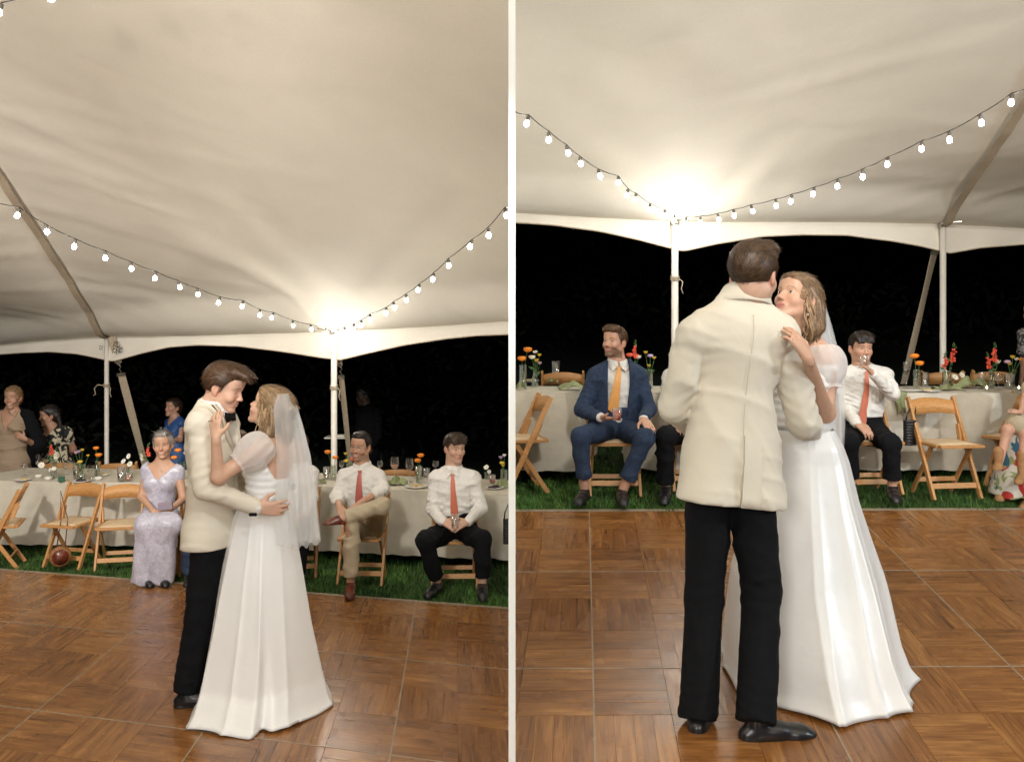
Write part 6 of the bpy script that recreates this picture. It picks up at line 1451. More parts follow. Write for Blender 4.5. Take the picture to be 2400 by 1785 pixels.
def gown(b, cx, waist, hemrow, zt, zb, nfold, seed, mat, lift, notch=None, bod=None, side=-1):
    """skirt: profile rows of (t, cx, cy, rx, ry); folds deepen towards the hem"""
    r = np.random.default_rng(int(seed)); nu, nv = 320, 70; rows = np.array(hemrow, float); V = []
    for i in range(nv):
        t = i / (nv - 1); c = [np.interp(t, rows[:, 0], rows[:, k]) for k in (1, 2, 3, 4)]; z = zt + (zb - zt) * t
        for j in range(nu):
            a = 2 * math.pi * j / nu; w = a * nfold + .9 * math.sin(a * 2 + seed) + .35 * math.sin(3 * a + t)
            s = math.sin(w); f = (1 - abs(math.sin(w * .5)) ** .7) * 1.1 - .45; f2 = math.sin(a * 4.0 + 1.7 * math.sin(2 * a + seed) + 1.3 + t * .6)
            amp = .012 + .088 * t ** .6; k = 1 + amp * (f * 1.0 + .30 * (1 - abs(f2)) ** 2) * (1.3 if mat == 'satin' else 1)
            x = c[0] + c[2] * k * math.cos(a); y = c[1] + c[3] * k * math.sin(a); zz = z
            if notch is not None:
                dn = (a - notch) % (2 * math.pi); dn = min(dn, 2 * math.pi - dn); e = math.exp(-(dn / .10) ** 2) * max(0, (t - .55) / .45) ** 1.4
                x -= c[2] * .22 * e * math.cos(a); y -= c[3] * .22 * e * math.sin(a)
            tb = max(0, (t - .93) / .07); zz += .018 * tb * (1 + math.sin(3 * a + seed)) * .8; x += tb ** 2 * .012 * math.cos(a); y += tb ** 2 * .012 * math.sin(a)
            gz = ground(side * 1.0, y) + .016; zz = max(zz, gz + (0 if t > .97 else .002)); V.append((x, y, zz))
    V = np.array(V).reshape(nv, nu, 3)
    for j in range(nu):   # let the hem rest on the floor
        e = V[-1, j, 2] - (ground(side, V[-1, j, 1]) + .020 + .012 * (1 + math.sin(j * .11 + seed)) * .5); tt = np.linspace(0, 1, nv) ** 2; V[:, j, 2] -= e * tt
    inner = V[-1] + np.array([0, 0, -.004]); ctr = inner.mean(0); inner = inner + (ctr - inner) * .05; inner[:, 2] = V[-1, :, 2] + .01
    V = np.concatenate([V, inner[None]]).reshape(-1, 3)
    return mesh_np('skirt', V, grid_faces(nv + 1, nu, True), M[mat], b['T'], base=b['base'])
def at(px, py, d): return W(px, py, d)
wz = at(610, 1180, 4.72)[2]; gz = ground(-1, 4.7)
xs = lambda px, d: (px - CX) * d / F
gown(b, 0, 0, [(0, xs(615, 4.72), 4.72, .118, .098), (.07, xs(615, 4.72), 4.72, .150, .135), (.14, xs(614, 4.72), 4.72, .168, .15), (.3, xs(613, 4.72), 4.72, .20, .19), (.6, xs(613, 4.72), 4.72, .25, .26), (.85, xs(615, 4.74), 4.74, .30, .34), (1, xs(620, 4.75), 4.72, .335, .45)], wz + .0, gz, 5, 3, 'satin', 0, notch=-1.25)
# bodice
def bodice(b, topR, topL, lowneck, mat='satin'):
    J = b['J']; Fs = Field(); torso(Fs, J, .98, .012, 'f', False, .045); BT = b['BT']; up = BT[:, 2]; fw = BT[:, 1]; P = J['pelvis']; L = np.linalg.norm(J['neck'] - P); rt = BT[:, 0]
    def post(d, x, y, z):
        c = (x - P[0]) * up[0] + (y - P[1]) * up[1] + (z - P[2]) * up[2]; f_ = (x - P[0]) * fw[0] + (y - P[1]) * fw[1] + (z - P[2]) * fw[2]
        lim = L * np.where(f_ > 0, .80, .80 - lowneck * np.clip(-f_ / .06, 0, 1)); d = np.maximum(d, c - lim); return np.maximum(d, (.03 - c))
    Fs.post.append(post); P_, Q = Fs.mesh(.008, disp=lambda x, y, z: .0022 * np.sin(z * 180 + 3 * np.sin(x * 9))); return mesh_np('bodice', P_, Q, M[mat], b['T'], base=b['base']), Fs
bo, FB = bodice(b, 0, 0, .22)
def curls(b, seed, n=110):
    r = np.random.default_rng(seed); c, B, hs = b['J']['head'], b['B'], b['o']['hs']; mb = MB(); cols = []; c0 = np.array(b['o']['haircol']); c1 = np.array(b['o']['tipcol'])
    for i in range(n):
        u = -1 + 2 * i / (n - 1); a = u * 2.0; x0 = math.sin(a) * .084; y0 = -math.cos(a) * .095 - .012; L = .17 + .05 * r.random() - .05 * abs(u) ** 3; ph = r.uniform(0, 6); am = r.uniform(.006, .013); P = []
        st = c + B @ (V3(x0, y0, r.uniform(-.03, .03)) * hs)
        for k in range(16):
            t = k / 15; ou = (B @ V3(x0, y0, 0)); ou = unit(ou * V3(1, 1, 0)); sd = np.cross(ou, V3(0, 0, 1)); P.append(st + ou * (.012 * math.sin(t * 2.5) - .022 * t * t) + V3(0, 0, -L * t) + (sd * math.cos(t * 9 + ph) + ou * math.sin(t * 9 + ph)) * am * t ** .6)
        rad = .0042 * (1 - np.linspace(0, 1, 16) ** 3 * .75) * r.uniform(.6, 1.1); mb.tube(P, rad, 5); tn = r.random(); cols.append(np.tile(c0 * (1 - tn) + c1 * tn, (16 * 5, 1)))
    for s in (-1, 1):   # twisted pieces drawn back from the temples
        for j in range(18):
            z = .078 - j * .0052; P = [c + B @ (V3(s * (.062 + .024 * math.sin(t * 2.6)) * (1 - .45 * t), (.050 - .3 * max(0, z - .05)) - .17 * t, z + .010 - .022 * t + .005 * math.sin(t * 11 + j)) * hs * 1.04) for t in np.linspace(0, 1, 14)]
            mb.tube(P, .0030, 5); tn = .3 + .6 * r.random(); cols.append(np.tile(c0 * (1 - tn) + c1 * tn, (14 * 5, 1)))
    mb.build('hair_curls', M['hair'], b['T'], True, b['base'], col=np.concatenate(cols))
def puff(b, s, e, r, seed):
    """gathered sheer sleeve: a swollen tube from the shoulder down the upper arm"""
    s = np.array(s); e = np.array(e); ax = e - s; L = np.linalg.norm(ax); ax = ax / L; x = unit(np.cross(ax, V3(0, 0, 1) + V3(.3, .1, 0))); y = np.cross(ax, x); V = []; nu, nv = 90, 26
    for i in range(nv):
        t = i / (nv - 1); rr = r * (.55 + .55 * math.sin(math.pi * min(1, t * 1.02)) ** .6) * (1 - .18 * t) if t < .93 else r * (.56 + (t - .93) * 2.2)
        for j in range(nu):
            a = 2 * math.pi * j / nu; k = 1 + .05 * math.sin(a * 11 + seed + 2 * t) * (.4 + abs(t - .5)) + .03 * math.sin(a * 5 + t * 4)
            V.append(s - ax * .03 + ax * (L + .03) * t + (x * math.cos(a) + y * math.sin(a)) * rr * k)
    return mesh_np('puff_sleeve', np.array(V), grid_faces(nv, nu, True), M['organza'], b['T'], base=b['base'])
Jb = b['J']; puff(b, Jb['sL'] + V3(.015, 0, .02), Jb['sL'] * .42 + Jb['eL'] * .58, .088, 1); puff(b, Jb['sR'], Jb['sR'] * .45 + Jb['eR'] * .55, .080, 2)
m = MB(); rt, fw, up = b['BT'].T; bk = Jb['neck'] - up * .085 - fw * .075
m.tube([bk + rt * u * .13 - fw * (.012 * (1 - u * u)) for u in np.linspace(-1, 1, 9)], .0045, 5)
for s in (-.7, .7): m.tube([bk + rt * s * .012, bk + rt * (s * .02) - up * .10 - fw * .01, bk + rt * (s * .03) - up * .22 - fw * .006], .003, 5)
for s in (-1, 1): m.tube([bk, bk + rt * s * .03 - up * .02 - fw * .02, bk + rt * s * .02 - up * .045 - fw * .015, bk], .004, 5)
m.build('back_tie', M['organza'], b['T'], True, b['base'])
def earring(b, s, base):
    c = b['J']['head']; B = b['B']; hs = b['o']['hs']; p = c + B @ (V3(s * .080, -.002, -.050) * hs); m = MB()
    for k in (0, .017): m.lathe([(.001, -.007), (.006, -.004), (.0075, 0), (.006, .004), (.001, .007)], 10, p - V3(0, 0, k))
    m.build('pearl_earring', M['ceramic'], b['T'], True, base)
earring(b, -1, b['base']); earring(b, 1, b['base']); curls(b, 3)
def veil(b, path, seed, name='veil', mat='tulle', back=V3(1, .35, 0)):
    """path rows: (centre xyz, half width vector, depth bow)"""
    n = len(path); nv, nu = 60, 90; C_ = np.array([p[0] for p in path]); Wd = np.array([p[1] for p in path]); bow = np.array([p[2] for p in path]); ts = np.linspace(0, 1, n); V = []
    for i in range(nv):
        t = i / (nv - 1); c = np.array([np.interp(t, ts, C_[:, k]) for k in range(3)]); w = np.array([np.interp(t, ts, Wd[:, k]) for k in range(3)]); bw = np.interp(t, ts, bow); nn = unit(np.cross(w, V3(0, 0, 1))); nn = nn if nn @ back > 0 else -nn
        for j in range(nu):
            u = -1 + 2 * j / (nu - 1); f = math.sin(u * 6.5 + seed + .6 * math.sin(t * 3)) * .6 + math.sin(u * 12 + 2 * seed + t) * .25 + math.sin(u * 3 + t * 2 + seed) * .4
            q = c + w * u * (1 + .02 * math.sin(t * 9 + seed)) + nn * (bw * (1 - u * u) + f * (.004 + .022 * t)); V.append(q + V3(0, 0, .012 * math.sin(u * 13 + seed) * t ** 4))
    return mesh_np(name, np.array(V), grid_faces(nv, nu), M[mat], b['T'], base=b['base'])
hd = Jb['head']
def vp(px0, px1, py, d): a = W(px0, py, d); c = W(px1, py, d); return (a + c) / 2, (c - a) / 2
for sd, dd_ in ((1, -.09), (2.7, .05), (5.2, .15)):
    rows = []
    for (x0, x1, y, bw, dp) in ((656, 676, 922, .01, 0), (646, 692, 955, .03, -.02), (648, 709, 1010, .03, -.05), (652, 724, 1070, .04, -.07), (652, 734, 1150, .05, -.09), (650, 741, 1220, .05, -.10), (655, 747, 1272 - 8 * dd_ * 5, .05, -.10)):
        c, w = vp(x0, x1, y, 4.74 + dp * .6 + dd_ * .9); rows.append((c, w + V3(0, .04, 0), bw))
    veil(b, rows, sd)
m = MB(); cmb = hd + b['B'] @ V3(0, -.105, .055); m.tube([cmb + V3(-.0, -.05, 0), cmb + V3(.012, 0, .01), cmb + V3(0, .05, 0)], .006, 6); m.build('comb', M['ceramic'], b['T'], True, b['base'])
def ring(b, p, r, axis):
    ax = unit(axis); x = unit(np.cross(ax, V3(.1, .2, 1))); y = np.cross(ax, x); m = MB(); m.tube([p + (x * math.cos(a) + y * math.sin(a)) * r for a in np.linspace(0, 6.2832, 15)], .0022, 5); m.build('ring', M['steel'], b['T'], True, b['base'])
ring(b, W(494, 986, 4.40), .0105, V3(-.2, .2, 1))

# ---- seated in lavender
d0 = 7.62
J = rig(d0, head=(382, 1042), hf=V3(.18, -1, .0), hu=V3(-.06, 0, 1), neck=(380, 1088), pelvis=(375, 1212), sR=(346, 1100), sL=(416, 1103), eR=(332, 1165, -.04), eL=(430, 1168, -.04), wR=(358, 1196, -.27), wL=(400, 1194, -.27),
        hR=(362, 1222, -.02), hL=(392, 1222, -.02), kR=(343, 1230, -.38), kL=(402, 1230, -.38), aR=(350, 1350, -.34), aL=(382, 1350, -.34), tR=(352, 1368, -.48), tL=(388, 1367, -.48),
        hdR=(V3(.85, -.35, -.25), V3(0, .3, -1), V3(.2, -1, 0), .35), hdL=(V3(-.85, -.35, -.2), V3(0, .3, -1), V3(-.2, -1, 0), .35))
def spiky(Fd, q, hs):
    for x, y in ((-.03, .05), (0, .06), (.03, .05), (-.045, .02), (.045, .02)): Fd.cap(q(x, y, .11), q(x * 1.2, y + .03, .128), .018 * hs, .006 * hs, .015)
lv = person('grey haired woman laughing in a lavender brocade dress, seated with folded hands', gbase(378, 7.5), J, sex='f', sc=.90, hs=.93, hair='short', haircol=(.22, .20, .18), tipcol=(.62, .58, .54), strands=1500, hL=.034, lift=.010, smile=.7, eye=.9, look=(.1, .1),
            skin=(.50, .29, .19), bare_arms=True, top='dress', topmat='lav', legs='none', shoes='blackshoe', capsleeve=.22, vneck=.125, vside=.125, dfold=.008, hh=.005)
Jv = lv['J']
def lapskirt(R_, mat, kneeL, kneeR, hem, hip, name='skirt', nf=7, seed=1, flare=1.0):
    """seated skirt: over the lap, then falling from the knees to the hem. hem = (centre, half width, half depth)"""
    J = R_['J']; Fd = Field(); w = R_['o']['sc']
    for s, k in (('R', kneeR), ('L', kneeL)): Fd.cap(J['h' + s], k, .095 * w, .085 * w, .06)
    Fd.cap(kneeR, kneeL, .083 * w, .083 * w, .06); Fd.cap(J['hR'], J['hL'], .11 * w, .11 * w, .05)
    hc, hw, hdp = hem; kc = (kneeR + kneeL) / 2
    hx = unit(kneeL - kneeR) ; 
    a = unit(hc - kc)
    for u in (-1, -.4, .2, .8):
        Fd.cap(kc + hx * u * np.linalg.norm(kneeL - kneeR) * .45, hc + hx * u * hw * .85, .080 * w, .065 * flare * w, .06)
    zb = hc[2]
    Fd.post.append(lambda d, x, y, z: np.maximum(np.maximum(d, (zb + .012 * np.sin(x * 40)) - z), np.where(z < zb + .25, -(np.sqrt(((x - hc[0]) / (hw * .9)) ** 2 + ((y - hc[1]) / (hdp * .7)) ** 2) * 0 + 1), -1)))
    P, Q = Fd.mesh(.009, disp=lambda x, y, z: np.where(z < kc[2], .010 * np.sin(x * 46 + seed + 2 * np.sin(z * 4)) * np.clip((kc[2] - z) / .3, 0, 1), .004 * np.sin(y * 60 + x * 20))); P = smooth_mesh(P, Q, 1, .4)
    return mesh_np(name, P, Q, M[mat], R_['T'], base=R_['base'])
lapskirt(lv, 'lav', Jv['kL'], Jv['kR'], (W(358, 1366, 7.22), .145, .17), 0, seed=2)
m = MB(); m.box(W(388, 1185, 7.30), (.115, .03, .062), np.array(Matrix.Rotation(-.12, 3, 'Y'))); o_ = m.build('clutch_bag', pm('mauve_leather', (.27, .22, .27), .6, bump=(80, .2, .002)), None, base=W(388, 1185, 7.30), bevel=.006); o_.location = W(388, 1185, 7.30)
tag(o_, 'mauve clutch bag on the lap of the woman in lavender', 'clutch bag')
m = MB(); m.lathe([(.001, 0), (.006, .002), (.001, .004)], 8, W(379, 1102, 7.50), np.array(Matrix.Rotation(math.pi / 2, 3, 'X'))); m.build('pendant', M['steel'], lv['T'], True, lv['base'])

# ---- standing blonde woman with a jacket round her shoulders
d0 = 9.9
J = rig(d0, head=(30, 932), hf=V3(.12, -1, .02), neck=(28, 962), pelvis=(28, 1075), sR=(-6, 977), sL=(62, 977), eR=(-18, 1040, 0), eL=(82, 1042, -.02), wR=(-5, 1090, -.1), wL=(58, 1028, -.20), hR=(14, 1085), hL=(42, 1085), kR=(15, 1160), kL=(40, 1160), aR=(15, 1225), aL=(40, 1225),
        hdL=(V3(-.75, -.2, .45), V3(0, 1, 0), V3(0, 0, 1), .9))
bl = person('blonde woman standing in a tan wrap dress with a dark jacket over her shoulders', gbase(28, 9.9), J, sex='f', sc=1.05, hs=1.0, hair='long', haircol=(.22, .13, .06), tipcol=(.40, .27, .14), strands=500, smile=.45, eye=.6, skin=(.46, .26, .17), bare_arms=True,
            top='dress', topmat='tan', legs='none', shoes=None, legless=True, vneck=.20, vside=.085, dfold=.022, w=1.12, belly=1.25, skirt=[(W(28, 1080, 9.9), W(28, 1180, 9.9), .19, .20), (W(28, 1180, 9.9), W(28, 1228, 9.9), .2, .22)])
Fd = Field(); Jx = bl['J']
for s, sx in (('R', -1), ('L', 1)):
    Fd.cap(Jx['s' + s] + V3(0, .01, .0), Jx['e' + s] + V3(sx * .02, .02, 0), .082, .088, .05); Fd.cap(Jx['e' + s] + V3(sx * .02, .02, 0), W(66 if sx > 0 else -22, 1082, 9.98), .085, .080, .05); Fd.cap(Jx['s' + s], Jx['neck'] + V3(sx * .07, .03, .01), .045, .032, .04)
    Fd.cap(Jx['s' + s] + V3(-sx * .01, .03, -.08), W(60 if sx > 0 else -8, 1085, 10.02), .07, .075, .05)
Fd.cap(Jx['sR'] + V3(.05, .08, -.1), Jx['sL'] + V3(-.05, .08, -.1), .06, .06, .06)
zc_ = W(0, 1090, 9.9)[2]; Fd.post.append(lambda d, x, y, z: np.maximum(d, zc_ - z))
Fd.ell(W(28, 1010, 9.72), (.115, .16, .22), None, .02, True)
P, Q = Fd.mesh(.013, disp=folds(.014, 8, .6)); mesh_np('jacket', P, Q, M['blackcloth'], bl['T'], base=bl['base'])
m = MB(); m.tube([W(19, 962, 9.80), W(24, 970, 9.76), W(30, 971, 9.75), W(37, 962, 9.80)], .0035, 5); m.build('necklace', M['steel'], bl['T'], True, bl['base'])

# ---- dark haired woman in floral dress
d0 = 10.3
J = rig(d0, head=(116, 974), hf=V3(-.85, -.55, -.08), neck=(122, 1003), pelvis=(132, 1100), sR=(104, 1015, .05), sL=(158, 1015, -.05), eR=(98, 1060, .1), eL=(172, 1052, .02), wR=(110, 1090, .15), wL=(152, 1078, .16), hR=(120, 1110), hL=(146, 1110), kR=(120, 1170), kL=(146, 1170), aR=(120, 1220), aL=(146, 1220))
fl_ = person('dark haired woman in a black and cream floral dress looking away to her side', gbase(130, 10.3), J, sex='f', sc=.98, hs=.98, hair='long', haircol=(.010, .007, .006), tipcol=(.03, .018, .012), strands=400, eye=.7, skin=(.42, .23, .15), bare_arms=True, belly=1.2, w=1.1,
             top='dress', topmat='floral_black', legs='none', shoes=None, legless=True, vneck=.09, vside=.085, capsleeve=.42, skirt=[(W(133, 1095, 10.3), W(133, 1215, 10.3), .18, .22)],
             hextra=lambda Fd, q, hs: [Fd.cap(q(x, -.08, 0), q(x * 1.3, -.10, -.17), .034, .022, .02) for x in (-.06, -.02, .02, .06)])
# ---- woman in blue standing behind
d0 = 11.2
J = rig(d0, head=(406, 955), hf=V3(-.60, -.80, .12), neck=(410, 979), pelvis=(410, 1070), sR=(396, 990, .08), sL=(426, 992, -.06), eR=(392, 1030, .1), eL=(422, 1030, -.08), wR=(400, 1028, -.02), wL=(398, 1030, -.22), hR=(402, 1080), hL=(420, 1080), kR=(402, 1150), kL=(420, 1150), aR=(402, 1200), aL=(420, 1200),
        hdL=(V3(-.9, 0, .1), V3(0, 1, 0), V3(0, 0, 1), .5))
person('woman in a strappy blue dress standing in the dark with one arm folded', gbase(410, 11.2), J, sex='f', sc=.92, hs=.93, hair='long', haircol=(.03, .016, .010), tipcol=(.09, .05, .03), strands=300, eye=.6, skin=(.46, .25, .17), bare_arms=True,
       top='dress', topmat='blue', legs='none', shoes=None, legless=True, vneck=.10, vside=.07, vback=.15, skirt=[(W(411, 1065, 11.2), W(413, 1190, 11.2), .15, .24)])

# ---- man in a striped tie, ankle on his knee
d0 = 7.38
J = rig(d0, head=(844, 1046), hf=V3(-.22, -1, -.02), hu=V3(.06, 0, 1), neck=(850, 1096), pelvis=(858, 1228), sR=(812, 1116), sL=(886, 1118, -.02), eR=(791, 1165, -.06), wR=(796, 1190, -.36), eL=(898, 1146, -.10), wL=(842, 1180, -.34),
        hR=(842, 1238, -.02), hL=(876, 1236, -.02), kR=(824, 1232, -.44), kL=(893, 1186, -.42), aR=(822, 1368, -.44), aL=(792, 1218, -.48), tR=(818, 1402, -.66), tL=(752, 1234, -.50),
        hdR=(V3(.30, -.45, -.45), V3(.2, .4, -1), V3(.9, 0, 0), .5), hdL=(V3(-.55, -.40, -.40), V3(.2, .4, -1), V3(-.5, -.6, .5), .5))
rm = person('man in glasses, white shirt and red striped tie smiling with one ankle on his knee', gbase(850, 7.38), J, sc=.93, hs=.94, haircol=(.016, .011, .009), tipcol=(.06, .04, .03), smile=.6, eye=.75, skin=(.52, .30, .20), beard=.35, top='shirt', sleeve=.22, botmat='khaki', shoes='brownshoe', strands=900, cuff=.06, cuffr=.062, look=(-.1, 0), hh=.005, jaw=.95)
Jm = rm['J']; rt, fw, up = rm['BT'].T
tie(rm['T'], rm['base'], rm['Ft0'], Jm['neck'] - up * .005, W(838, 1206, 7.2), fw, rt, .034, M['stripe_tie'], .010)
def glasses(R_):
    c, B, hs = R_['J']['head'], R_['B'], R_['o']['hs']; m = MB(); q = lambda x, y, z: c + B @ (V3(x, y, z) * hs)
    for s in (-1, 1):
        m.tube([q(s * .031 + .021 * math.cos(a), .097, .001 + .016 * math.sin(a)) for a in np.linspace(0, 6.283, 17)], .0013, 5); m.tube([q(s * .052, .095, .005), q(s * .072, .06, .006), q(s * .080, -.01, .004)], .0014, 5)
    m.tube([q(-.010, .099, .004), q(0, .103, .006), q(.010, .099, .004)], .0013, 5); m.build('glasses', M['steel'], R_['T'], True, R_['base'])
glasses(rm)

# ---- white shirted man mostly behind the veil
d0 = 7.6
J = rig(d0, head=(698, 1048), hf=V3(-.3, -1, 0), neck=(700, 1092), pelvis=(690, 1228), sR=(668, 1110), sL=(728, 1108), eR=(660, 1170, -.05), eL=(733, 1165, -.03), wR=(680, 1205, -.28), wL=(712, 1205, -.28), hR=(676, 1238, -.02), hL=(706, 1238, -.02), kR=(668, 1242, -.42), kL=(708, 1242, -.42), aR=(660, 1355, -.40), aL=(700, 1355, -.40), tR=(655, 1385, -.6), tL=(702, 1385, -.6), hdR=(V3(.6, -.5, -.3), V3(0, 0, -1), V3(.3, -1, 0), .5), hdL=(V3(-.6, -.5, -.3), V3(0, 0, -1), V3(-.3, -1, 0), .5))
person('seated man in a white shirt almost hidden by the bride\'s veil', gbase(700, 7.6), J, sc=.90, hs=.93, strands=200, skin=(.50, .30, .2), botmat='blackcloth', h=.012, bh=.012, hh=.008)
# ---- navy trousered man behind the groom
d0 = 7.7
J = rig(d0, head=(556, 1040), hf=V3(-.2, -1, 0), neck=(535, 1082), pelvis=(490, 1222), sR=(488, 1110), sL=(548, 1108), eR=(478, 1170, -.05), eL=(550, 1165, -.03), wR=(480, 1210, -.28), wL=(512, 1208, -.28), hR=(474, 1232, -.02), hL=(502, 1232, -.02), kR=(445, 1240, -.42), kL=(500, 1242, -.42), aR=(443, 1350, -.36), aL=(500, 1355, -.40), tR=(440, 1380, -.6), tL=(502, 1380, -.6), hdR=(V3(.6, -.5, -.3), V3(0, 0, -1), V3(.3, -1, 0), .5), hdL=(V3(-.6, -.5, -.3), V3(0, 0, -1), V3(-.3, -1, 0), .5))
person('seated guest in navy trousers whose knee and brown hair show round the groom', gbase(490, 7.7), J, sc=.90, hs=.93, strands=300, haircol=(.08, .04, .02), skin=(.50, .30, .2), botmat='navy', top='jacket', jacketmat='navy', h=.012, bh=.012, hh=.008, lapels=False)
# ---- man in a salmon tie
d0 = 7.30
J = rig(d0, head=(1066, 1050), hf=V3(.52, -.86, -.06), neck=(1062, 1104), pelvis=(1068, 1240), sR=(1024, 1122), sL=(1104, 1122), eR=(1014, 1192, -.06), eL=(1128, 1190, -.04), wR=(1038, 1222, -.30), wL=(1096, 1222, -.30),
        hR=(1048, 1250, -.02), hL=(1088, 1250, -.02), kR=(996, 1268, -.44), kL=(1132, 1262, -.42), aR=(1026, 1368, -.30), aL=(1130, 1372, -.44), tR=(1004, 1392, -.46), tL=(1132, 1402, -.66),
        hdR=(V3(.75, -.45, -.18), V3(.3, .5, -.6), V3(0, -.4, 1), .55), hdL=(V3(-.70, -.5, -.15), V3(-.3, .5, -.6), V3(0, -.4, 1), .55))
def fringe(Fd, q, hs):
    for x in (-.04, 0, .04): Fd.cap(q(x, .015, .098), q(x * 1.1, .070, .080), .030 * hs, .022 * hs, .02)
    for x in (-.055, -.03, -.005, .02, .045): Fd.cap(q(x, .055, .090), q(x * 1.05 + .006, .090, .054), .022 * hs, .008 * hs, .02)
sm_ = person('young man in a white shirt and salmon tie looking off to his left, hands clasped', gbase(1068, 7.3), J, sc=.95, hs=.95, haircol=(.030, .018, .012), tipcol=(.10, .06, .035), skin=(.54, .33, .235), hextra=fringe, strands=1100, eye=.7, look=(.2, -.2), botmat='blackcloth', hL=.055, cuff=.06, hh=.005)
Jm = sm_['J']; rt, fw, up = sm_['BT'].T
tie(sm_['T'], sm_['base'], sm_['Ft0'], Jm['neck'] - up * .005, W(1065, 1228, 7.1), fw, rt, .030, M['salmon'], .010)
T = empty('tumbler', W(1066, 1236, 6.93), 'clear tumbler held in the clasped hands of the salmon tie man', 'tumbler'); m = MB(); m.lathe([(.026, 0), (.03, .10), (.028, .10), (.024, .006)], 16, cap=False); m.build('glass_wall', M['glass'], T, True)
# ---- the man in the dark
d0 = 12.5
J = rig(d0, head=(852, 928), hf=V3(-.85, -.5, -.1), neck=(860, 955), pelvis=(865, 1065), sR=(846, 966, .1), sL=(884, 966, -.1), eR=(840, 1020, .1), eL=(886, 1022, -.1), wR=(838, 1060, .0), wL=(866, 1060, -.15), hR=(856, 1070), hL=(874, 1070), kR=(856, 1130), kL=(874, 1130), aR=(856, 1165), aL=(874, 1165))
person('dark figure of a man in a black shirt standing far back in the night', gbase(865, 12.5), J, sc=1.0, hs=1.0, strands=0, haircol=(.01, .008, .007), skin=(.10, .055, .035), top='shirt', topmat='blackcloth', h=.016, bh=.014, hh=.009)  # night shade is put into his skin colour

# ================= right side =================
# ---- the groom from behind
d0 = 3.55
J = rig(d0, head=(1768, 648), hf=V3(.62, .76, -.12), neck=(1744, 698, .03), pelvis=(1708, 1080, 0), sL=(1634, 785, -.02), sR=(1826, 782, .02), eL=(1578, 955, .02), wL=(1630, 1010, .32), eR=(1884, 985, .06), wR=(1905, 1015, .36), hL=(1665, 1090), hR=(1752, 1090),
        kL=(1650, 1400, -.06), kR=(1784, 1385, -.08), aL=(1638, 1662, -.19), aR=(1772, 1668, -.27), tL=(1662, 1640, .05), tR=(1890, 1722, -.25), hem=(1712, 1180, -.07),
        hdR=(V3(-.2, .9, .1), V3(-1, -.2, 0), V3(0, 0, 1), .5), hdL=(V3(.5, .8, .1), V3(1, 0, 0), V3(0, 0, 1), .5))
g2 = person('groom in an ivory dinner jacket seen from behind, black trousers and loafers', gbase(1715, 3.4), J, sc=1.02, hs=1.03, hh=.004, bh=.009, eye=.1, h=.009, top='jacket', jacketmat='ivory', haircol=(.045, .026, .016), tipcol=(.15, .085, .045), hair='swept', strands=5500, hw=.0013,
            skin=(.60, .37, .27), cuff=-.035, jfold=.014, hL=.045, lift=.003, lapels=False, cuffin=.97, cuffr=.072, vprof=[-.2] * 7, belly=.88, w=.93, hextra=lambda Fd, q, hs: [Fd.cap(q(x, .02, .112), q(x, .085, .112), .024 * hs, .016 * hs, .02) for x in (-.04, 0, .04)], tfold=.008)
# centre back seam and the flap of the back vent
Jg = g2['J']; rt, fw, up = g2['BT'].T; Fj = g2['Fj']; mb = MB(); pts = []; lo = Jg['hem'] + up * .015; hi = Jg['neck'] - up * .07
for i in range(24): t = i / 23; c = hi * (1 - t) + lo * t; pts.append(march(Fj, c - fw * .35, fw) - fw * .0005)
mb.tube(pts, .0020, 5); mb.build('back_seam', M['ivory'], g2['T'], True, g2['base'])
rows = []
for i in range(9):
    t = i / 8; c = lo + up * .25 * (1 - t) - up * .012 * t
    rows.append([march(Fj, c + rt * u - fw * .35, fw) - fw * (.004 + .007 * (u < .01) + .004 * t) for u in (.0, .004, .035, .07)])
V = np.array(rows).reshape(-1, 3); fq = grid_faces(9, 4); n = len(V); mb = MB(); mb.add(np.concatenate([V, V + fw * .008]), [tuple(q) for q in fq] + [tuple(q[::-1] + n) for q in fq] + [(i * 4, i * 4 + n, i * 4 + 4 + n, i * 4 + 4) for i in range(8)] + [(32 + j, 33 + j, 33 + j + n, 32 + j + n) for j in range(3)])
mb.build('vent_flap', M['ivory'], g2['T'], True, g2['base'])
# ---- the bride facing
d0 = 3.92
J = rig(d0, head=(1866, 704, -.02), hf=V3(-.78, -.50, .40), hu=V3(-.05, 0, 1), neck=(1886, 800, .02), pelvis=(1882, 1060, 0), sR=(1832, 835, .10), sL=(1938, 838, -.06), eL=(1936, 968, -.10), wL=(1892, 838, -.47), eR=(1800, 950, .2), wR=(1760, 850, .12), hR=(1860, 1070), hL=(1905, 1070), kR=(1870, 1300), kL=(1910, 1300), aR=(1870, 1600), aL=(1910, 1600),
        hdL=(V3(-.50, -.02, .84), V3(-.55, .75, -.25), V3(.4, .5, .6), .38), hdR=(V3(-.5, 0, .7), V3(0, -1, 0), V3(0, 0, 1), .4))
b2 = person('bride facing us over the groom\'s shoulder, white satin gown, puff sleeve and veil', gbase(1900, 3.92), J, sex='f', sc=1.0, hs=.95, hh=.004, bh=.007, eye=1.0, look=(-.35, .35), smile=.2, bare_arms=True, top='none', legs='none', shoes=None, hair='long', haircol=(.17, .10, .055), tipcol=(.45, .30, .17),
            strands=5000, hextra=bride_hair, hL=.085, hw=.0013, skin=(.60, .36, .25), lip=(.52, .18, .15), legless=True)
z1 = W(1900, 1005, 3.92)[2]; gz2 = ground(1, 3.8)
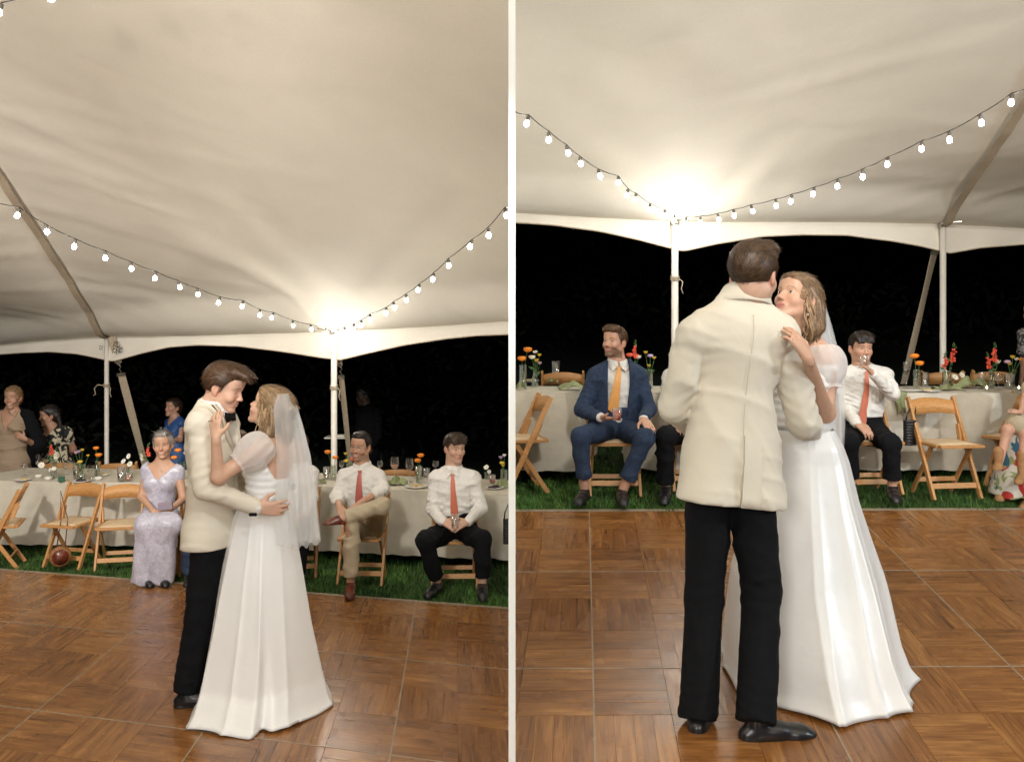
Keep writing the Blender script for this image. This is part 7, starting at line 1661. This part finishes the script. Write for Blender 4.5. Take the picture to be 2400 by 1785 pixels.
gown(b2, 0, 0, [(0, xs(1884, 3.92), 3.92, .125, .105), (.07, xs(1884, 3.92), 3.92, .16, .14), (.14, xs(1886, 3.92), 3.92, .18, .15), (.3, xs(1885, 3.9), 3.90, .215, .19), (.6, xs(1885, 3.86), 3.86, .305, .28), (.85, xs(1895, 3.80), 3.80, .335, .36), (1, xs(1908, 3.78), 3.78, .365, .41)], z1, gz2, 7, 2.1, 'satin', 0, notch=None, side=1)
bo2, FB2 = bodice(b2, 0, 0, .22)
Jb = b2['J']; puff(b2, Jb['sL'] + V3(-.02, 0, .02), Jb['sL'] * .45 + Jb['eL'] * .55 + V3(.0, 0, 0), .090, 4)
earring(b2, -1, b2['base']); curls(b2, 4)
for sd, dd_ in ((1.5, .12), (3.3, .20)):
    rows = []
    for (x0, x1, y, bw) in ((1895, 1915, 668, .01), (1904, 1944, 710, .02), (1914, 1964, 780, .03), (1928, 1990, 880, .04), (1934, 1994, 1000, .04), (1938, 1990, 1112 - dd_ * 60, .04)):
        c, w = vp(x0, x1, y, 3.98 + dd_); rows.append((c, w + V3(0, .06, 0), bw))
    veil(b2, rows, sd, back=V3(.4, 1, 0))
ring(b2, W(1866, 780, 3.60), .0105, V3(-.5, 0, .7))

# ---- man in the blue suit
d0 = 6.62
J = rig(d0, head=(1440, 802), hf=V3(-.62, -.78, .10), hu=V3(.04, 0, 1), neck=(1448, 856), pelvis=(1442, 998), sR=(1398, 882), sL=(1492, 882), eR=(1364, 958, -.05), eL=(1522, 958, -.04), wR=(1408, 978, -.30), wL=(1508, 980, -.36), hR=(1425, 1006, -.02), hL=(1462, 1006, -.02),
        kR=(1360, 1022, -.44), kL=(1510, 1026, -.44), aR=(1370, 1150, -.34), aL=(1458, 1152, -.36), tR=(1352, 1180, -.55), tL=(1462, 1182, -.58), hem=(1442, 1020, .0),
        hdR=(V3(.85, -.4, -.05), V3(.2, -.2, -.6) * -1, V3(0, -.3, 1), .55), hdL=(V3(.25, -.70, -.45), V3(0, .3, -1), V3(-1, 0, 0), .15))
bs = person('bearded man in a blue suit and orange tie seated with a drink, looking away', gbase(1440, 6.62), J, sc=.93, hs=.94, haircol=(.085, .042, .020), tipcol=(.20, .11, .05), beard=.75, smile=.3, eye=.6, look=(-.3, .1), skin=(.56, .31, .21), top='jacket', jacketmat='navy', botmat='navy', strands=1100,
            hextra=lambda Fd, q, hs: [Fd.cap(q(x, .05, .10), q(x, .09, .090), .026 * hs, .014 * hs, .02) for x in (-.045, -.015, .015, .045)], vprof=[.075, .082, .085, .075, .075, .085, .10], cuff=.10, cuffr=.055, hh=.005)
Jm = bs['J']; rt, fw, up = bs['BT'].T
tie(bs['T'], bs['base'], bs['Ft0'], Jm['neck'] - up * .005, W(1437, 968, 6.45), fw, rt, .036, M['orange_tie'], .010)
T = empty('tumbler', W(1446, 986, 6.22), 'tumbler of amber drink in the hand of the man in the blue suit', 'tumbler'); m = MB(); m.lathe([(.028, 0), (.032, .085), (.030, .085), (.026, .006)], 16, cap=False); m.build('glass_wall', M['glass'], T, True); m = MB(); m.lathe([(.027, .006), (.030, .066)], 16); m.build('drink', M['cocktail'], T, True)
# ---- white sleeve behind the groom
d0 = 6.75
J = rig(d0, head=(1652, 812), hf=V3(0, -1, 0), neck=(1640, 858), pelvis=(1632, 1000), sR=(1575, 884), sL=(1680, 884), eR=(1556, 952, -.04), eL=(1700, 955, -.03), wR=(1580, 978, -.30), wL=(1660, 985, -.28), hR=(1610, 1008, -.02), hL=(1650, 1008, -.02), kR=(1560, 1022, -.42), kL=(1660, 1025, -.42), aR=(1560, 1142, -.36), aL=(1640, 1145, -.38), tR=(1556, 1175, -.55), tL=(1645, 1175, -.55), hdR=(V3(.25, -.6, -.45), V3(0, 0, -1), V3(1, 0, 0), .5), hdL=(V3(-.6, -.5, -.3), V3(0, 0, -1), V3(-.3, -1, 0), .5))
person('seated man whose white sleeve and black trouser leg show beside the ivory jacket', gbase(1632, 6.75), J, sc=.95, hs=.93, strands=200, skin=(.50, .28, .19), h=.011, bh=.010, hh=.008)
# ---- the drinking man
d0 = 6.68
J = rig(d0, head=(2018, 816, -.05), hf=V3(.05, -1, -.05), neck=(2020, 866), pelvis=(2022, 1005), sR=(1982, 880), sL=(2072, 880), eR=(1982, 955, -.02), eL=(2092, 922, -.20), wR=(2008, 992, -.28), wL=(2046, 876, -.30), hR=(2002, 1014, -.02), hL=(2042, 1014, -.02), kR=(1990, 1036, -.40), kL=(2088, 1038, -.42), aR=(1996, 1136, -.30), aL=(2092, 1142, -.38), tR=(1982, 1160, -.46), tL=(2102, 1174, -.58),
        hdR=(V3(.40, -.6, -.40), V3(.2, .2, -1), V3(1, 0, 0), .5), hdL=(V3(-.62, -.10, .60), V3(-.7, .3, -.6), V3(.2, .8, .5), .6))
dm = person('young man in a white shirt and salmon tie raising a glass to his mouth', gbase(2020, 6.68), J, sc=.93, hs=.95, haircol=(.018, .012, .009), tipcol=(.05, .03, .02), skin=(.54, .31, .21), hextra=fringe, strands=1000, eye=.5, hL=.055, h=.009, hh=.005, cuff=.06)
Jm = dm['J']; rt, fw, up = dm['BT'].T
tie(dm['T'], dm['base'], dm['Ft0'], Jm['neck'] - up * .005, W(2026, 1010, 6.5), fw, rt, .030, M['salmon'], .010)
T = empty('tumbler', W(2022, 862, 6.38), 'tumbler raised to the mouth of the drinking man', 'tumbler'); m = MB(); m.lathe([(.024, 0), (.03, .09), (.028, .09), (.022, .006)], 16, (0, 0, 0), np.array(Matrix.Rotation(.5, 3, 'X')), cap=False); m.build('glass_wall', M['glass'], T, True)
# ---- woman in the floral skirt with a child on her lap, cut by the picture edge
d0 = 6.75
J = rig(d0, head=(2480, 800), hf=V3(-.8, -.6, 0), neck=(2480, 860), pelvis=(2450, 1010), sR=(2440, 885, -.05), sL=(2520, 885, .05), eR=(2450, 960, -.1), eL=(2530, 950, .05), wR=(2420, 985, -.25), wL=(2460, 990, -.2), hR=(2430, 1015, -.02), hL=(2470, 1015, -.02), kR=(2385, 1030, -.35), kL=(2420, 1036, -.42), aR=(2362, 1150, -.28), aL=(2410, 1175, -.42), tR=(2340, 1165, -.40), tL=(2392, 1196, -.60))
fw_ = person('woman at the picture edge in a white, red and green floral skirt and boots', gbase(2440, 6.7), J, sex='f', sc=.95, hs=.95, strands=200, hair='long', skin=(.50, .27, .17), bare_arms=True, top='dress', topmat='floral_multi', legs='none', shoes='tanboot', h=.011, bh=.010, hh=.008)
lapskirt(fw_, 'floral_multi', fw_['J']['kL'], fw_['J']['kR'], (W(2415, 1168, 6.32), .20, .16), 0, seed=4, flare=1.7)
d0 = 6.45
J = rig(d0, head=(2448, 850), hf=V3(-.8, -.6, 0), neck=(2440, 895), pelvis=(2425, 985), sR=(2410, 905, -.02), sL=(2460, 905, .05), eR=(2400, 945, -.06), eL=(2470, 950, 0), wR=(2392, 966, -.16), wL=(2430, 970, -.1), hR=(2410, 990, 0), hL=(2440, 990, 0), kR=(2362, 1006, -.14), kL=(2400, 1010, -.16), aR=(2340, 1092, -.16), aL=(2395, 1100, -.16), tR=(2326, 1124, -.28), tL=(2385, 1130, -.28),
        hdR=(V3(-.8, -.3, .15), V3(0, .5, -.8), V3(0, -.3, 1), .35))
person('child with bare legs and tan boots on the lap at the picture edge', gbase(2420, 6.4), J, sex='f', sc=.72, hs=.85, strands=150, hair='long', skin=(.58, .33, .23), bare_arms=True, bare_legs=True, top='dress', topmat='khaki', legs='none', shoes='tanboot', h=.010, bh=.008, hh=.008, skirt=[(W(2425, 985, 6.45), W(2385, 992, 6.33), .08, .075)])
# ---- standing guest at the upper edge
d0 = 8.9
J = rig(d0, head=(2420, 735), hf=V3(-.8, -.6, 0), neck=(2426, 765), pelvis=(2425, 900), sR=(2402, 785, -.05), sL=(2450, 785, .05), eR=(2400, 850, -.05), eL=(2460, 850, .05), wR=(2396, 880, -.18), wL=(2440, 895, -.1), hR=(2414, 905), hL=(2436, 905), kR=(2414, 1000), kL=(2436, 1000), aR=(2414, 1085), aL=(2436, 1085), tR=(2405, 1098, -.2), tL=(2430, 1098, -.2), hdR=(V3(-.4, -.4, -.6), V3(1, 0, 0), V3(0, -1, 0), .4))
person('standing guest in a patterned shirt just showing at the upper picture edge', gbase(2425, 8.9), J, sc=.95, hs=.98, strands=200, haircol=(.02, .012, .01), skin=(.40, .22, .14), top='shirt', topmat='pattern_shirt', sleeve=.0, h=.014, bh=.012, hh=.009)
